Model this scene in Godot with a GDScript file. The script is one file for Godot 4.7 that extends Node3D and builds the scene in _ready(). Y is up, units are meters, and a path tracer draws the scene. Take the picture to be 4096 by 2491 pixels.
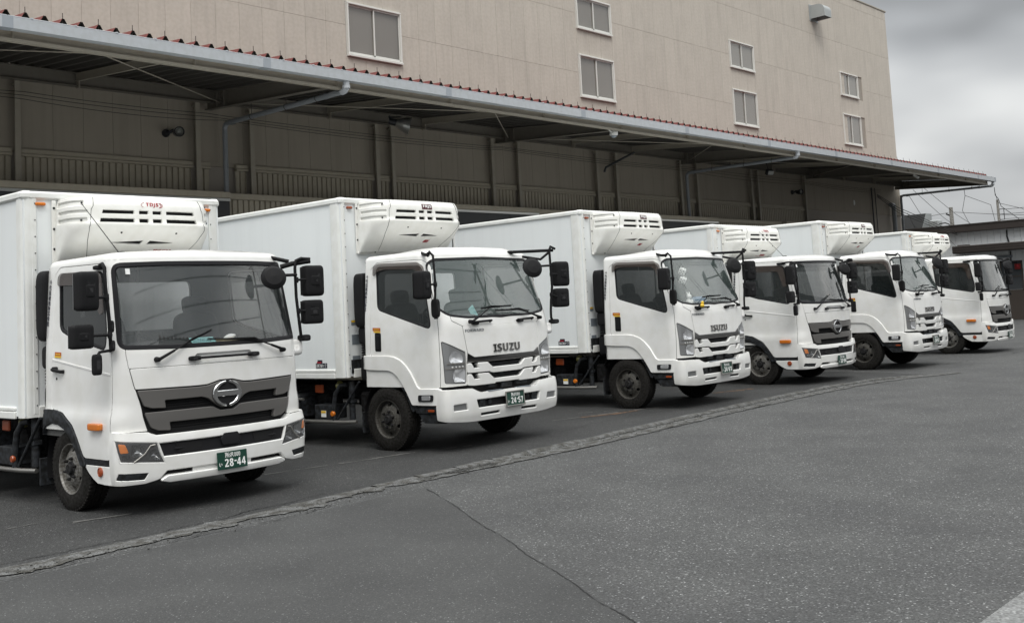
extends Node3D
# Parked refrigerated trucks under a warehouse canopy on an overcast day. y up, metres; the camera stands at x = 0, z = 0.

var M := {}
var G := {}
var fn := {}

func _ready() -> void:
	make_camera_sky_sun()
	make_materials()
	make_ground()
	make_warehouse()
	make_canopy()
	make_wall_fittings()
	make_annex()
	make_poles()
	make_trucks()
	make_small_things()

func make_camera_sky_sun() -> void:
	var cam := Camera3D.new()
	cam.name = "camera"
	var near := 0.1
	var f := 4285.81
	cam.basis = Basis(Vector3.UP, -0.836674) * Basis(Vector3.RIGHT, 0.088701) * Basis(Vector3.BACK, -0.052606)
	cam.position = Vector3(0, 1.70, 0)
	cam.set_frustum(2.0 * near * 1245.5 / f, Vector2(0, -(1245.5 - 855.02) / f * near), near, 900.0)
	add_child(cam)
	cam.current = true
	var env := Environment.new()
	env.background_mode = Environment.BG_SKY
	env.tonemap_mode = Environment.TONE_MAPPER_LINEAR
	env.tonemap_exposure = 1.0
	env.sdfgi_enabled = true
	env.ssao_enabled = true
	env.ssil_enabled = true
	var sky := Sky.new()
	var sm := PanoramaSkyMaterial.new()
	sm.panorama = ImageTexture.create_from_image(cloud_image())
	sky.sky_material = sm
	env.sky = sky
	var we := WorldEnvironment.new()
	we.name = "environment"
	we.environment = env
	add_child(we)
	var sun := DirectionalLight3D.new()
	sun.name = "sun"
	sun.light_energy = 0.45
	sun.light_angular_distance = 24.0
	sun.light_color = Color(1.0, 0.985, 0.96)
	sun.shadow_enabled = true
	sun.basis = Basis.looking_at(Vector3(0.40, -0.80, -0.44).normalized(), Vector3.UP)
	add_child(sun)

func cloud_image() -> Image:
	# an overcast sky: brighter towards the zenith, with layers of darker cloud everywhere round
	var a := FastNoiseLite.new()
	a.seed = 5107
	a.frequency = 1.0
	a.noise_type = FastNoiseLite.TYPE_SIMPLEX_SMOOTH
	a.fractal_octaves = 5
	a.fractal_gain = 0.5
	var w := 1024
	var h := 512
	var im := Image.create(w, h, false, Image.FORMAT_RGBF)
	for j in h:
		var el := (0.5 - (j + 0.5) / h) * PI
		var up := sin(el)
		var c := cos(el)
		for i in w:
			var az := ((i + 0.5) / w) * TAU
			var d := Vector3(sin(az) * c, up, -cos(az) * c)
			var u := maxf(up, 0.0)
			# clouds as a flat layer seen in perspective, so that they close up towards the horizon
			var q := d / (u + 0.16) * 0.42
			var n := a.get_noise_3d(q.x, u * 0.6, q.z)
			var m := a.get_noise_3d(q.x * 2.3 + 7.0, u * 2.0, q.z * 2.3)
			var base := 0.50 + 1.70 * pow(u, 1.15)
			var k := clampf(1.0 + 1.15 * n + 0.35 * m, 0.45, 1.6)
			k = lerpf(k, 1.0, smoothstep(0.09, 0.0, u) * 0.8)
			var l := base * k
			var t := clampf((k - 0.55) / 0.9, 0.0, 1.0)
			var col := Vector3(0.95, 0.99, 1.03).lerp(Vector3(0.995, 1.005, 0.985), t) * l
			if up < 0.0:
				col = col.lerp(Vector3(0.16, 0.16, 0.165), smoothstep(0.0, -0.06, up))
			im.set_pixel(i, j, Color(col.x, col.y, col.z))
	return im

# ------------------------------------------------------------------ materials
func lin(r: float, g: float, b: float, a := 1.0) -> Color:
	var c := Color(r, g, b).linear_to_srgb()
	c.a = a
	return c

func mat(key: String, col: Color, rough := 0.6, metal := 0.0, coat := 0.0) -> StandardMaterial3D:
	var m := StandardMaterial3D.new()
	m.resource_name = key
	m.albedo_color = col
	m.roughness = rough
	m.metallic = metal
	if coat > 0.0:
		m.clearcoat_enabled = true
		m.clearcoat = coat
		m.clearcoat_roughness = 0.08
	M[key] = m
	return m

func pane(key: String, col: Color, alpha: float) -> StandardMaterial3D:
	var m := mat(key, Color(col.r, col.g, col.b, alpha), 0.02)
	m.transparency = BaseMaterial3D.TRANSPARENCY_ALPHA
	return m

func noise_tex(size: int, freq: float, lo: Color, hi: Color, octaves := 4, seed_ := 1, type := FastNoiseLite.TYPE_SIMPLEX_SMOOTH, a := 0.0, b := 1.0) -> NoiseTexture2D:
	var n := FastNoiseLite.new()
	n.seed = seed_
	n.frequency = freq
	n.noise_type = type
	n.fractal_octaves = octaves
	var g := Gradient.new()
	g.set_color(0, lo)
	g.set_color(1, hi)
	g.set_offset(0, a)
	g.set_offset(1, b)
	var t := NoiseTexture2D.new()
	t.width = size
	t.height = size
	t.seamless = true
	t.noise = n
	t.color_ramp = g
	return t

func tri_map(m: StandardMaterial3D, t: Texture2D, metres: float, world := false) -> void:
	m.albedo_texture = t
	m.uv1_triplanar = true
	m.uv1_world_triplanar = world
	m.uv1_scale = Vector3.ONE / metres

func dirt_over(m: StandardMaterial3D, t: Texture2D, metres: float, world := false) -> void:
	# a second, multiplied pattern at another size, so that repeats do not show
	m.detail_enabled = true
	m.detail_albedo = t
	m.detail_blend_mode = BaseMaterial3D.BLEND_MODE_MUL
	m.detail_uv_layer = BaseMaterial3D.DETAIL_UV_2
	m.uv2_triplanar = true
	m.uv2_world_triplanar = world
	m.uv2_scale = Vector3.ONE / metres

func stone_tex(size: int, freq: float, stops: Array, seed_: int) -> NoiseTexture2D:
	# cells of random brightness: the aggregate of asphalt or concrete
	var n := FastNoiseLite.new()
	n.seed = seed_
	n.noise_type = FastNoiseLite.TYPE_CELLULAR
	n.cellular_return_type = FastNoiseLite.RETURN_CELL_VALUE
	n.cellular_jitter = 1.0
	n.frequency = freq
	n.fractal_type = FastNoiseLite.FRACTAL_NONE
	var g := Gradient.new()
	g.remove_point(1)
	g.set_offset(0, 0.0)
	g.set_color(0, lin(stops[0][1], stops[0][1] * 1.015, stops[0][1] * 1.01))
	for k in range(1, stops.size()):
		var s: float = stops[k][1]
		g.add_point(stops[k][0], lin(s, s * 1.015, s * 1.01))
	var t := NoiseTexture2D.new()
	t.width = size
	t.height = size
	t.seamless = true
	t.seamless_blend_skirt = 0.02
	t.normalize = true
	t.noise = n
	t.color_ramp = g
	return t

func streak_image(size: int, strength: float, seed_: int) -> ImageTexture:
	# rain streaks that run down a wall: fine across, long downwards
	var a := FastNoiseLite.new()
	a.seed = seed_
	a.frequency = 0.02
	a.fractal_octaves = 4
	var b := FastNoiseLite.new()
	b.seed = seed_ + 5
	b.frequency = 0.012
	b.fractal_octaves = 3
	var im := Image.create(size, size, false, Image.FORMAT_RGB8)
	var r := size / TAU
	for i in size:
		var ca := cos(i * TAU / size) * r
		var sa := sin(i * TAU / size) * r
		for j in size:
			var y := absf(j - size * 0.5)
			var s := a.get_noise_3d(ca * 1.6, sa * 1.6, y * 0.08)
			var p := b.get_noise_3d(ca * 0.5, sa * 0.5, y * 0.5)
			var v := clampf(1.0 - strength * (0.55 * maxf(s + 0.1, 0.0) * 2.0 + 0.45 * (p + 0.4)), 0.0, 1.0)
			im.set_pixel(i, j, Color(v, v * (1.0 - 0.01 * strength), v * (1.0 - 0.03 * strength)))
	return ImageTexture.create_from_image(im)

func make_materials() -> void:
	var faint := noise_tex(512, 0.012, Color(0.972, 0.97, 0.962), Color(1, 1, 1), 5, 3, FastNoiseLite.TYPE_SIMPLEX_SMOOTH, 0.2, 0.65)
	var grime := noise_tex(512, 0.02, Color(0.62, 0.60, 0.56), Color(1, 1, 1), 5, 8, FastNoiseLite.TYPE_SIMPLEX_SMOOTH, 0.2, 0.7)
	var streak := streak_image(512, 0.016, 21)
	var wall_streak := streak_image(512, 0.05, 42)
	# trucks
	tri_map(mat("white_paint", lin(0.80, 0.80, 0.785), 0.35, 0.0, 0.8), faint, 1.9)
	tri_map(mat("box_white", lin(0.80, 0.83, 0.835), 0.42, 0.0, 0.15), streak, 2.3)
	tri_map(mat("box_trim", lin(0.78, 0.79, 0.77), 0.4, 0.0, 0.1), faint, 1.3)
	tri_map(mat("unit_white", lin(0.80, 0.80, 0.77), 0.45, 0.0, 0.15), faint, 1.1)
	mat("black_plastic", lin(0.018, 0.018, 0.02), 0.42)
	mat("soft_black", lin(0.012, 0.012, 0.013), 0.65)
	tri_map(mat("dark_grey", lin(0.032, 0.035, 0.04), 0.55), grime, 0.9)
	mat("void_black", lin(0.004, 0.004, 0.005), 0.9)
	tri_map(mat("chassis", lin(0.028, 0.028, 0.03), 0.7), grime, 0.7)
	tri_map(mat("tyre", lin(0.022, 0.021, 0.020), 0.85), grime, 0.5)
	tri_map(mat("rim", lin(0.24, 0.235, 0.225), 0.5, 0.35), grime, 0.35)
	tri_map(mat("rim_dark", lin(0.085, 0.082, 0.075), 0.65, 0.2), grime, 0.3)
	mat("grille_grey", lin(0.135, 0.13, 0.125), 0.36, 0.25)
	mat("chrome", lin(0.62, 0.62, 0.62), 0.12, 1.0)
	mat("dark_chrome", lin(0.22, 0.215, 0.21), 0.14, 1.0)
	mat("steel", lin(0.34, 0.33, 0.31), 0.38, 0.85)
	mat("amber", lin(0.62, 0.17, 0.015), 0.25, 0.0, 0.5)
	mat("amber_dark", lin(0.30, 0.055, 0.012), 0.3, 0.0, 0.4)
	mat("olive", lin(0.17, 0.16, 0.045), 0.3, 0.0, 0.3)
	mat("reflector", lin(0.82, 0.83, 0.85), 0.22, 0.7)
	mat("reflector_dim", lin(0.24, 0.245, 0.25), 0.14, 0.9)
	mat("lamp_grey", lin(0.20, 0.205, 0.21), 0.35, 0.2)
	mat("lamp_dark", lin(0.03, 0.03, 0.033), 0.35)
	mat("led", lin(0.9, 0.9, 0.88), 0.3)
	pane("windshield_glass", lin(0.30, 0.42, 0.39), 0.11)
	pane("dark_windshield", lin(0.05, 0.065, 0.065), 0.12)
	pane("side_glass", lin(0.012, 0.015, 0.015), 0.86)
	pane("clear_glass", lin(0.4, 0.45, 0.45), 0.06)
	pane("lamp_glass", lin(0.5, 0.5, 0.5), 0.08)
	pane("visor", lin(0.05, 0.035, 0.028), 0.72)
	mat("trim_grey", lin(0.075, 0.075, 0.073), 0.8)
	mat("dash", lin(0.03, 0.03, 0.032), 0.7)
	var seat := mat("seat", lin(0.045, 0.047, 0.05), 0.95)
	seat.rim_enabled = true
	seat.rim = 0.4
	mat("plate_green", lin(0.007, 0.045, 0.03), 0.4)
	mat("print_white", lin(0.80, 0.81, 0.80), 0.5)
	mat("print_black", lin(0.012, 0.014, 0.03), 0.5)
	mat("print_red", lin(0.34, 0.014, 0.025), 0.45)
	mat("print_maroon", lin(0.075, 0.008, 0.014), 0.45)
	mat("print_grey", lin(0.19, 0.20, 0.215), 0.45, 0.4)
	mat("print_yellow", lin(0.72, 0.47, 0.03), 0.5)
	mat("print_orange", lin(0.42, 0.085, 0.012), 0.5)
	mat("label_grey", lin(0.22, 0.25, 0.28), 0.4, 0.3)
	for k in ["black_plastic", "soft_black", "dark_grey", "tyre", "chassis", "grille_grey"]:
		M[k].metallic_specular = 0.28
	# ground
	var lot := mat("lot_asphalt", Color(1, 1, 1), 0.86)
	tri_map(lot, stone_tex(2048, 0.16, [[0.0, 0.0192], [0.3, 0.028], [0.7, 0.036], [0.93, 0.0496], [0.985, 0.096], [1.0, 0.256]], 5), 2.9, true)
	dirt_over(lot, noise_tex(1024, 0.006, Color(0.82, 0.82, 0.825), Color(1, 1, 1), 6, 30, FastNoiseLite.TYPE_SIMPLEX_SMOOTH, 0.2, 0.75), 13.0, true)
	var road := mat("road_asphalt", Color(1, 1, 1), 0.84)
	tri_map(road, stone_tex(2048, 0.15, [[0.0, 0.032], [0.25, 0.0496], [0.6, 0.0608], [0.88, 0.0736], [0.955, 0.112], [0.985, 0.192], [1.0, 0.368]], 9), 3.1, true)
	dirt_over(road, noise_tex(1024, 0.007, Color(0.89, 0.89, 0.895), Color(1, 1, 1), 6, 31, FastNoiseLite.TYPE_SIMPLEX_SMOOTH, 0.2, 0.7), 11.0, true)
	var patch_ := mat("old_asphalt", Color(1, 1, 1), 0.88)
	tri_map(patch_, stone_tex(2048, 0.20, [[0.0, 0.0328], [0.3, 0.0429], [0.7, 0.0499], [0.95, 0.0624], [0.985, 0.1092], [1.0, 0.2964]], 14), 2.7, true)
	dirt_over(patch_, noise_tex(1024, 0.007, Color(0.88, 0.88, 0.885), Color(1, 1, 1), 6, 33, FastNoiseLite.TYPE_SIMPLEX_SMOOTH, 0.2, 0.7), 12.0, true)
	for k in ["lot_asphalt", "road_asphalt", "old_asphalt"]:
		var m: StandardMaterial3D = M[k]
		m.heightmap_enabled = true
		m.heightmap_texture = noise_tex(1024, 0.16, Color.BLACK, Color.WHITE, 3, 77)
		m.heightmap_scale = 0.35
	var conc := mat("kerb_concrete", Color(1, 1, 1), 0.92)
	tri_map(conc, stone_tex(1024, 0.11, [[0.0, 0.065], [0.5, 0.10], [0.85, 0.135], [1.0, 0.22]], 4), 0.9, true)
	dirt_over(conc, grime, 1.7, true)
	var sand := mat("sandy_edge", Color(1, 1, 1), 0.95)
	tri_map(sand, stone_tex(1024, 0.17, [[0.0, 0.05], [0.45, 0.095], [0.8, 0.14], [0.95, 0.19], [1.0, 0.30]], 6), 1.3, true)
	dirt_over(sand, grime, 2.1, true)
	tri_map(mat("pavement_concrete", Color(1, 1, 1), 0.9), stone_tex(512, 0.12, [[0.0, 0.11], [0.5, 0.16], [0.9, 0.205], [1.0, 0.28]], 17), 0.8, true)
	mat("crack", lin(0.012, 0.012, 0.012), 0.95)
	mat("chalk_line", lin(0.115, 0.113, 0.108), 0.9)
	mat("rust_stain", lin(0.11, 0.065, 0.04), 0.9)
	# buildings
	for k in 4:
		var s: float = [0.99, 1.0, 1.015, 0.975][k]
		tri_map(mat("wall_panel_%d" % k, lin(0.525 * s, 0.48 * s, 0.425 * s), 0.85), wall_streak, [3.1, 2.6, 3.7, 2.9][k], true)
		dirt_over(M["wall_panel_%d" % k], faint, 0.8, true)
	tri_map(mat("shade_tone_panel", lin(0.30, 0.265, 0.215), 0.8), wall_streak, 2.7, true)  # wall colour darkened and browned to stand for the shade under the canopy
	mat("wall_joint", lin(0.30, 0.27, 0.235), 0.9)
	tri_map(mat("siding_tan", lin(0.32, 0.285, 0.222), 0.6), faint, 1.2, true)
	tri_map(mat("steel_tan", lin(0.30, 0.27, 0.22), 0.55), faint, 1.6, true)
	tri_map(mat("steel_brown", lin(0.125, 0.112, 0.093), 0.6), faint, 1.4, true)
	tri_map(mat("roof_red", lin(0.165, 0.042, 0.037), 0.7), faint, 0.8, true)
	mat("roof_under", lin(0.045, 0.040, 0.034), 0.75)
	tri_map(mat("gutter_grey", lin(0.42, 0.44, 0.465), 0.5), faint, 1.1, true)
	mat("gutter_joint", lin(0.29, 0.315, 0.345), 0.5)
	tri_map(mat("pipe_grey", lin(0.23, 0.245, 0.26), 0.45), faint, 0.6, true)
	mat("bolt", lin(0.05, 0.04, 0.035), 0.7)
	mat("window_frame", lin(0.66, 0.655, 0.62), 0.45)
	mat("window_dark", lin(0.055, 0.062, 0.068), 0.85)
	tri_map(mat("curtain", lin(0.028, 0.040, 0.048), 0.9), noise_tex(256, 0.008, Color(0.80, 0.80, 0.78), Color(1, 1, 1), 2, 15), 1.6, true)
	pane("window_glass", lin(0.10, 0.13, 0.145), 0.20)
	mat("rubber_sheet", lin(0.02, 0.021, 0.023), 0.55)
	mat("lamp_body", lin(0.012, 0.013, 0.016), 0.4)
	mat("lamp_metal", lin(0.45, 0.45, 0.43), 0.3, 0.8)
	mat("cable", lin(0.02, 0.019, 0.018), 0.7)
	mat("white_plastic", lin(0.62, 0.62, 0.59), 0.5)
	tri_map(mat("annex_white", lin(0.76, 0.79, 0.81), 0.6), streak, 1.9, true)
	mat("annex_brown", lin(0.042, 0.034, 0.031), 0.6)
	mat("annex_dado", lin(0.062, 0.050, 0.042), 0.7)
	mat("hood_grey", lin(0.016, 0.017, 0.018), 0.6)
	mat("hood_light", lin(0.36, 0.38, 0.38), 0.5, 0.2)
	mat("fire_red", lin(0.22, 0.015, 0.012), 0.6)
	tri_map(mat("pole_concrete", lin(0.30, 0.29, 0.275), 0.85), grime, 0.8)
	mat("tissue_beige", lin(0.52, 0.47, 0.32), 0.8)
	mat("tissue_white", lin(0.8, 0.82, 0.8), 0.9)
	mat("cloth_blue", lin(0.10, 0.17, 0.27), 0.9)
	mat("mint", lin(0.25, 0.52, 0.52), 0.7)

# ------------------------------------------------------------------ mesh builder
class MB:
	var v := PackedVector3Array()
	var n := PackedVector3Array()
	var marks := []

	func cut() -> void:
		# what follows is a piece of its own
		if v.size() and (marks.is_empty() or marks[marks.size() - 1] != v.size()):
			marks.append(v.size())

	func pieces() -> Array:
		var out := []
		var from := 0
		for to in marks + [v.size()]:
			if to > from:
				var q := MB.new()
				q.v = v.slice(from, to)
				q.n = n.slice(from, to)
				out.append(q)
			from = to
		return out

	func tri(a: Vector3, b: Vector3, c: Vector3, na: Vector3, nb: Vector3, nc: Vector3) -> void:
		v.push_back(a)
		n.push_back(na)
		if (b - a).cross(c - a).dot(na + nb + nc) < 0.0:
			v.push_back(b)
			v.push_back(c)
			n.push_back(nb)
			n.push_back(nc)
		else:
			v.push_back(c)
			v.push_back(b)
			n.push_back(nc)
			n.push_back(nb)

	func quad(a: Vector3, b: Vector3, c: Vector3, d: Vector3, no: Vector3) -> void:
		tri(a, b, c, no, no, no)
		tri(a, c, d, no, no, no)

	func face(p: Array, away_from: Vector3) -> void:
		# a flat convex polygon whose normal points away from a point
		var no: Vector3 = (p[1] - p[0]).cross(p[2] - p[0]).normalized()
		if no.dot(p[0] - away_from) < 0.0:
			no = -no
		for k in range(1, p.size() - 1):
			tri(p[0], p[k], p[k + 1], no, no, no)

	func box(c: Vector3, size: Vector3, bevel := 0.0, b := Basis.IDENTITY) -> void:
		var h := size * 0.5
		if bevel <= 0.0:
			for ax in 3:
				for s in [-1.0, 1.0]:
					var e := Vector3.ZERO
					e[ax] = s
					var u := Vector3.ZERO
					u[(ax + 1) % 3] = h[(ax + 1) % 3]
					var w := Vector3.ZERO
					w[(ax + 2) % 3] = h[(ax + 2) % 3]
					var o: Vector3 = e * h[ax]
					quad(c + b * (o + u + w), c + b * (o - u + w), c + b * (o - u - w), c + b * (o + u - w), (b * e).normalized())
			return
		var k := minf(bevel, minf(h.x, minf(h.y, h.z)) * 0.98)
		var i := h - Vector3.ONE * k
		for ax in 3:
			var a1 := (ax + 1) % 3
			var a2 := (ax + 2) % 3
			for s in [-1.0, 1.0]:
				var e := Vector3.ZERO
				e[ax] = s
				var u := Vector3.ZERO
				u[a1] = i[a1]
				var w := Vector3.ZERO
				w[a2] = i[a2]
				var o: Vector3 = e * h[ax]
				quad(c + b * (o + u + w), c + b * (o - u + w), c + b * (o - u - w), c + b * (o + u - w), (b * e).normalized())
				for s2 in [-1.0, 1.0]:
					# the chamfer between the faces along ax (side s) and a1 (side s2)
					var f := Vector3.ZERO
					f[a1] = s2
					var p: Vector3 = e * h[ax] + f * i[a1]
					var q: Vector3 = e * i[ax] + f * h[a1]
					var no := (b * (e + f)).normalized()
					quad(c + b * (p + w), c + b * (p - w), c + b * (q - w), c + b * (q + w), no)
		for sx in [-1.0, 1.0]:
			for sy in [-1.0, 1.0]:
				for sz in [-1.0, 1.0]:
					var s := Vector3(sx, sy, sz)
					var no := (b * s).normalized()
					tri(c + b * (s * Vector3(h.x, i.y, i.z)), c + b * (s * Vector3(i.x, h.y, i.z)), c + b * (s * Vector3(i.x, i.y, h.z)), no, no, no)

	func grid(rows: Array, wrap := false, flip := false) -> void:
		# rows of points as a smooth surface
		var nr := rows.size()
		var nc: int = rows[0].size()
		var nn := []
		for r in nr:
			var line := PackedVector3Array()
			for c in nc:
				var c0 := c - 1
				var c1 := c + 1
				if wrap:
					c0 = (c + nc - 1) % nc
					c1 = (c + 1) % nc
				else:
					c0 = maxi(c0, 0)
					c1 = mini(c1, nc - 1)
				var du: Vector3 = rows[r][c1] - rows[r][c0]
				var dv: Vector3 = rows[mini(r + 1, nr - 1)][c] - rows[maxi(r - 1, 0)][c]
				var no := du.cross(dv)
				if no.length() < 1e-10:
					no = Vector3.UP if line.is_empty() else line[line.size() - 1]
				no = no.normalized()
				line.push_back(-no if flip else no)
			nn.append(line)
		for r in nr - 1:
			for c in (nc if wrap else nc - 1):
				var d := (c + 1) % nc
				var a: Vector3 = rows[r][c]
				var e: Vector3 = rows[r + 1][d]
				tri(a, rows[r][d], e, nn[r][c], nn[r][d], nn[r + 1][d])
				tri(a, e, rows[r + 1][c], nn[r][c], nn[r + 1][d], nn[r + 1][c])

	func tube(path: Array, r: float, sides := 8, r1 := -1.0) -> void:
		if r1 < 0.0:
			r1 = r
		var rows := []
		var np := path.size()
		var ref := Vector3.UP
		var d0: Vector3 = (path[1] - path[0]).normalized()
		if absf(d0.y) > 0.9:
			ref = Vector3.RIGHT
		var u := d0.cross(ref).normalized()
		for k in np:
			var d: Vector3
			if k == 0:
				d = path[1] - path[0]
			elif k == np - 1:
				d = path[k] - path[k - 1]
			else:
				d = (path[k] - path[k - 1]).normalized() + (path[k + 1] - path[k]).normalized()
			d = d.normalized()
			u = (u - d * u.dot(d)).normalized()
			var w := d.cross(u)
			var rr := lerpf(r, r1, float(k) / (np - 1))
			var row := PackedVector3Array()
			for s in sides:
				var t := TAU * s / sides
				row.push_back(path[k] + (u * cos(t) + w * sin(t)) * rr)
			rows.append(row)
		grid(rows, true)
		for e in [0, np - 1]:
			var mid: Vector3 = path[e]
			var no: Vector3 = (path[0] - path[1]).normalized() if e == 0 else (path[e] - path[e - 1]).normalized()
			for s in sides:
				tri(mid, rows[e][s], rows[e][(s + 1) % sides], no, no, no)

	func lathe(profile: Array, at: Vector3, axis: Vector3, sides := 24) -> void:
		# profile of (radius, distance along the axis)
		axis = axis.normalized()
		var ref := Vector3.UP if absf(axis.y) < 0.9 else Vector3.RIGHT
		var u := axis.cross(ref).normalized()
		var w := axis.cross(u)
		for k in profile.size() - 1:
			var p: Vector2 = profile[k]
			var q: Vector2 = profile[k + 1]
			var slope := (q - p)
			if slope.length() < 1e-6:
				continue
			var nl := Vector2(slope.y, -slope.x).normalized()
			for s in sides:
				var t0 := TAU * s / sides
				var t1 := TAU * (s + 1) / sides
				var d0 := u * cos(t0) + w * sin(t0)
				var d1 := u * cos(t1) + w * sin(t1)
				var n0 := d0 * nl.x + axis * nl.y
				var n1 := d1 * nl.x + axis * nl.y
				var a := at + d0 * p.x + axis * p.y
				var b := at + d1 * p.x + axis * p.y
				var c := at + d1 * q.x + axis * q.y
				var d := at + d0 * q.x + axis * q.y
				tri(a, b, c, n0, n1, n1)
				tri(a, c, d, n0, n1, n0)

	func prism(poly: PackedVector2Array, at: Transform3D, z0: float, z1: float) -> void:
		# a polygon in the xy plane of `at`, from z0 to z1
		var idx := Geometry2D.triangulate_polygon(poly)
		for z in [z0, z1]:
			var no: Vector3 = at.basis.z.normalized() * (1.0 if (z > (z0 + z1) * 0.5) else -1.0)
			for k in range(0, idx.size(), 3):
				var a := poly[idx[k]]
				var b := poly[idx[k + 1]]
				var c := poly[idx[k + 2]]
				tri(at * Vector3(a.x, a.y, z), at * Vector3(b.x, b.y, z), at * Vector3(c.x, c.y, z), no, no, no)
		var sg := 1.0 if Geometry2D.is_polygon_clockwise(poly) else -1.0
		for k in poly.size():
			var p := poly[k]
			var q := poly[(k + 1) % poly.size()]
			var o := Vector2(q.y - p.y, p.x - q.x).normalized()
			# outward by trying a point just beside the middle of the edge
			if Geometry2D.is_point_in_polygon((p + q) * 0.5 + o * 1e-4, poly):
				o = -o
			var no := (at.basis * Vector3(o.x, o.y, 0)).normalized()
			quad(at * Vector3(p.x, p.y, z0), at * Vector3(q.x, q.y, z0), at * Vector3(q.x, q.y, z1), at * Vector3(p.x, p.y, z1), no)

	func pillow(c: Vector3, h: Vector3, e1 := 0.3, e2 := 0.3, b := Basis.IDENTITY, nu := 24, nv := 14) -> void:
		# a superellipsoid: a box with soft edges
		var rows := []
		for j in nv + 1:
			var la := -PI / 2 + PI * j / nv
			var row := PackedVector3Array()
			for i in nu:
				var lo := TAU * i / nu
				var cl := signf(cos(la)) * pow(absf(cos(la)), e1)
				row.push_back(c + b * Vector3(h.x * cl * signf(cos(lo)) * pow(absf(cos(lo)), e2), h.y * cl * signf(sin(lo)) * pow(absf(sin(lo)), e2), h.z * signf(sin(la)) * pow(absf(sin(la)), e1)))
			rows.append(row)
		grid(rows, true)

	func arrays_from(m: Mesh, t: Transform3D) -> void:
		for s in m.get_surface_count():
			var a := m.surface_get_arrays(s)
			var pv: PackedVector3Array = a[Mesh.ARRAY_VERTEX]
			var pn: PackedVector3Array = a[Mesh.ARRAY_NORMAL]
			var idx: PackedInt32Array = a[Mesh.ARRAY_INDEX] if a[Mesh.ARRAY_INDEX] != null else PackedInt32Array(range(pv.size()))
			var nb := t.basis.inverse().transposed()
			for k in range(0, idx.size() - 2, 3):
				tri(t * pv[idx[k]], t * pv[idx[k + 1]], t * pv[idx[k + 2]], (nb * pn[idx[k]]).normalized(), (nb * pn[idx[k + 1]]).normalized(), (nb * pn[idx[k + 2]]).normalized())

	func mesh() -> ArrayMesh:
		var a := []
		a.resize(Mesh.ARRAY_MAX)
		a[Mesh.ARRAY_VERTEX] = v
		a[Mesh.ARRAY_NORMAL] = n
		var m := ArrayMesh.new()
		if v.size():
			m.add_surface_from_arrays(Mesh.PRIMITIVE_TRIANGLES, a)
		return m

# ------------------------------------------------------------------ the scene tree
var used := {}

func numbered(called: String) -> String:
	var k: int = used.get(called, 0)
	used[called] = k + 1
	return called if k == 0 else "%s_%03d" % [called, k]

func thing(called: String, label: String, category: String, at := Vector3.ZERO, group := "") -> Node3D:
	var o := Node3D.new()
	o.name = numbered(called)
	add_child(o, true)
	o.position = at
	tag(o, label, category, group)
	return o

func tag(o: Node, label: String, category := "", group := "") -> void:
	o.set_meta("label", label)
	if category:
		o.set_meta("category", category)
	if group:
		o.set_meta("group", group)

func part(called: String, m: MB, material: String, parent: Node, label := "") -> MeshInstance3D:
	if m.marks.size():
		var o: MeshInstance3D
		for q in m.pieces():
			o = put(called, q.mesh(), material, parent, label)
		return o
	return put(called, m.mesh(), material, parent, label)

func put(called: String, mesh: Mesh, material: String, parent: Node, label := "") -> MeshInstance3D:
	var o := MeshInstance3D.new()
	o.mesh = mesh
	o.material_override = M[material]
	var k := 0
	var name_ := called
	if parent == self:
		name_ = numbered(called)
	else:
		while parent.has_node(NodePath(name_)):
			k += 1
			name_ = "%s_%03d" % [called, k]
	o.name = name_
	parent.add_child(o, true)
	if label:
		o.set_meta("label", label)
	return o

func structure(o: Node) -> Node:
	o.set_meta("kind", "structure")
	return o

func stuff(o: Node) -> Node:
	o.set_meta("kind", "stuff")
	return o

# ------------------------------------------------------------------ patches: polygons laid on a curved surface
static func rnd(pts: Array, r: float, steps := 4) -> PackedVector2Array:
	var out := PackedVector2Array()
	var n := pts.size()
	for k in n:
		var p: Vector2 = pts[k]
		var a: Vector2 = pts[(k + n - 1) % n]
		var b: Vector2 = pts[(k + 1) % n]
		var d := minf(r, minf(p.distance_to(a), p.distance_to(b)) * 0.45)
		if d < 1e-5:
			out.push_back(p)
			continue
		var q0 := p + (a - p).normalized() * d
		var q1 := p + (b - p).normalized() * d
		for s in steps + 1:
			var t := float(s) / steps
			out.push_back(q0.lerp(p, t).lerp(p.lerp(q1, t), t))
	return out

static func rect(x0: float, y0: float, x1: float, y1: float) -> Array:
	return [Vector2(x0, y0), Vector2(x1, y0), Vector2(x1, y1), Vector2(x0, y1)]

static func mir(p: PackedVector2Array) -> PackedVector2Array:
	var o := PackedVector2Array()
	for k in range(p.size() - 1, -1, -1):
		o.push_back(Vector2(-p[k].x, p[k].y))
	return o

static func both(half: Array) -> Array:
	# the left half of an outline, from its middle bottom round to its middle top, closed by its mirror image
	var o := half.duplicate()
	for k in range(half.size() - 1, -1, -1):
		if absf(half[k].x) > 1e-5:
			o.append(Vector2(-half[k].x, half[k].y))
	return o

static func grow(p: PackedVector2Array, d: float) -> PackedVector2Array:
	var r := Geometry2D.offset_polygon(p, d, Geometry2D.JOIN_ROUND if d > 0 else Geometry2D.JOIN_MITER)
	return r[0] if r.size() else p

static func area(p: PackedVector2Array) -> float:
	var s := 0.0
	for k in p.size():
		s += p[k].cross(p[(k + 1) % p.size()])
	return s * 0.5

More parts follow.
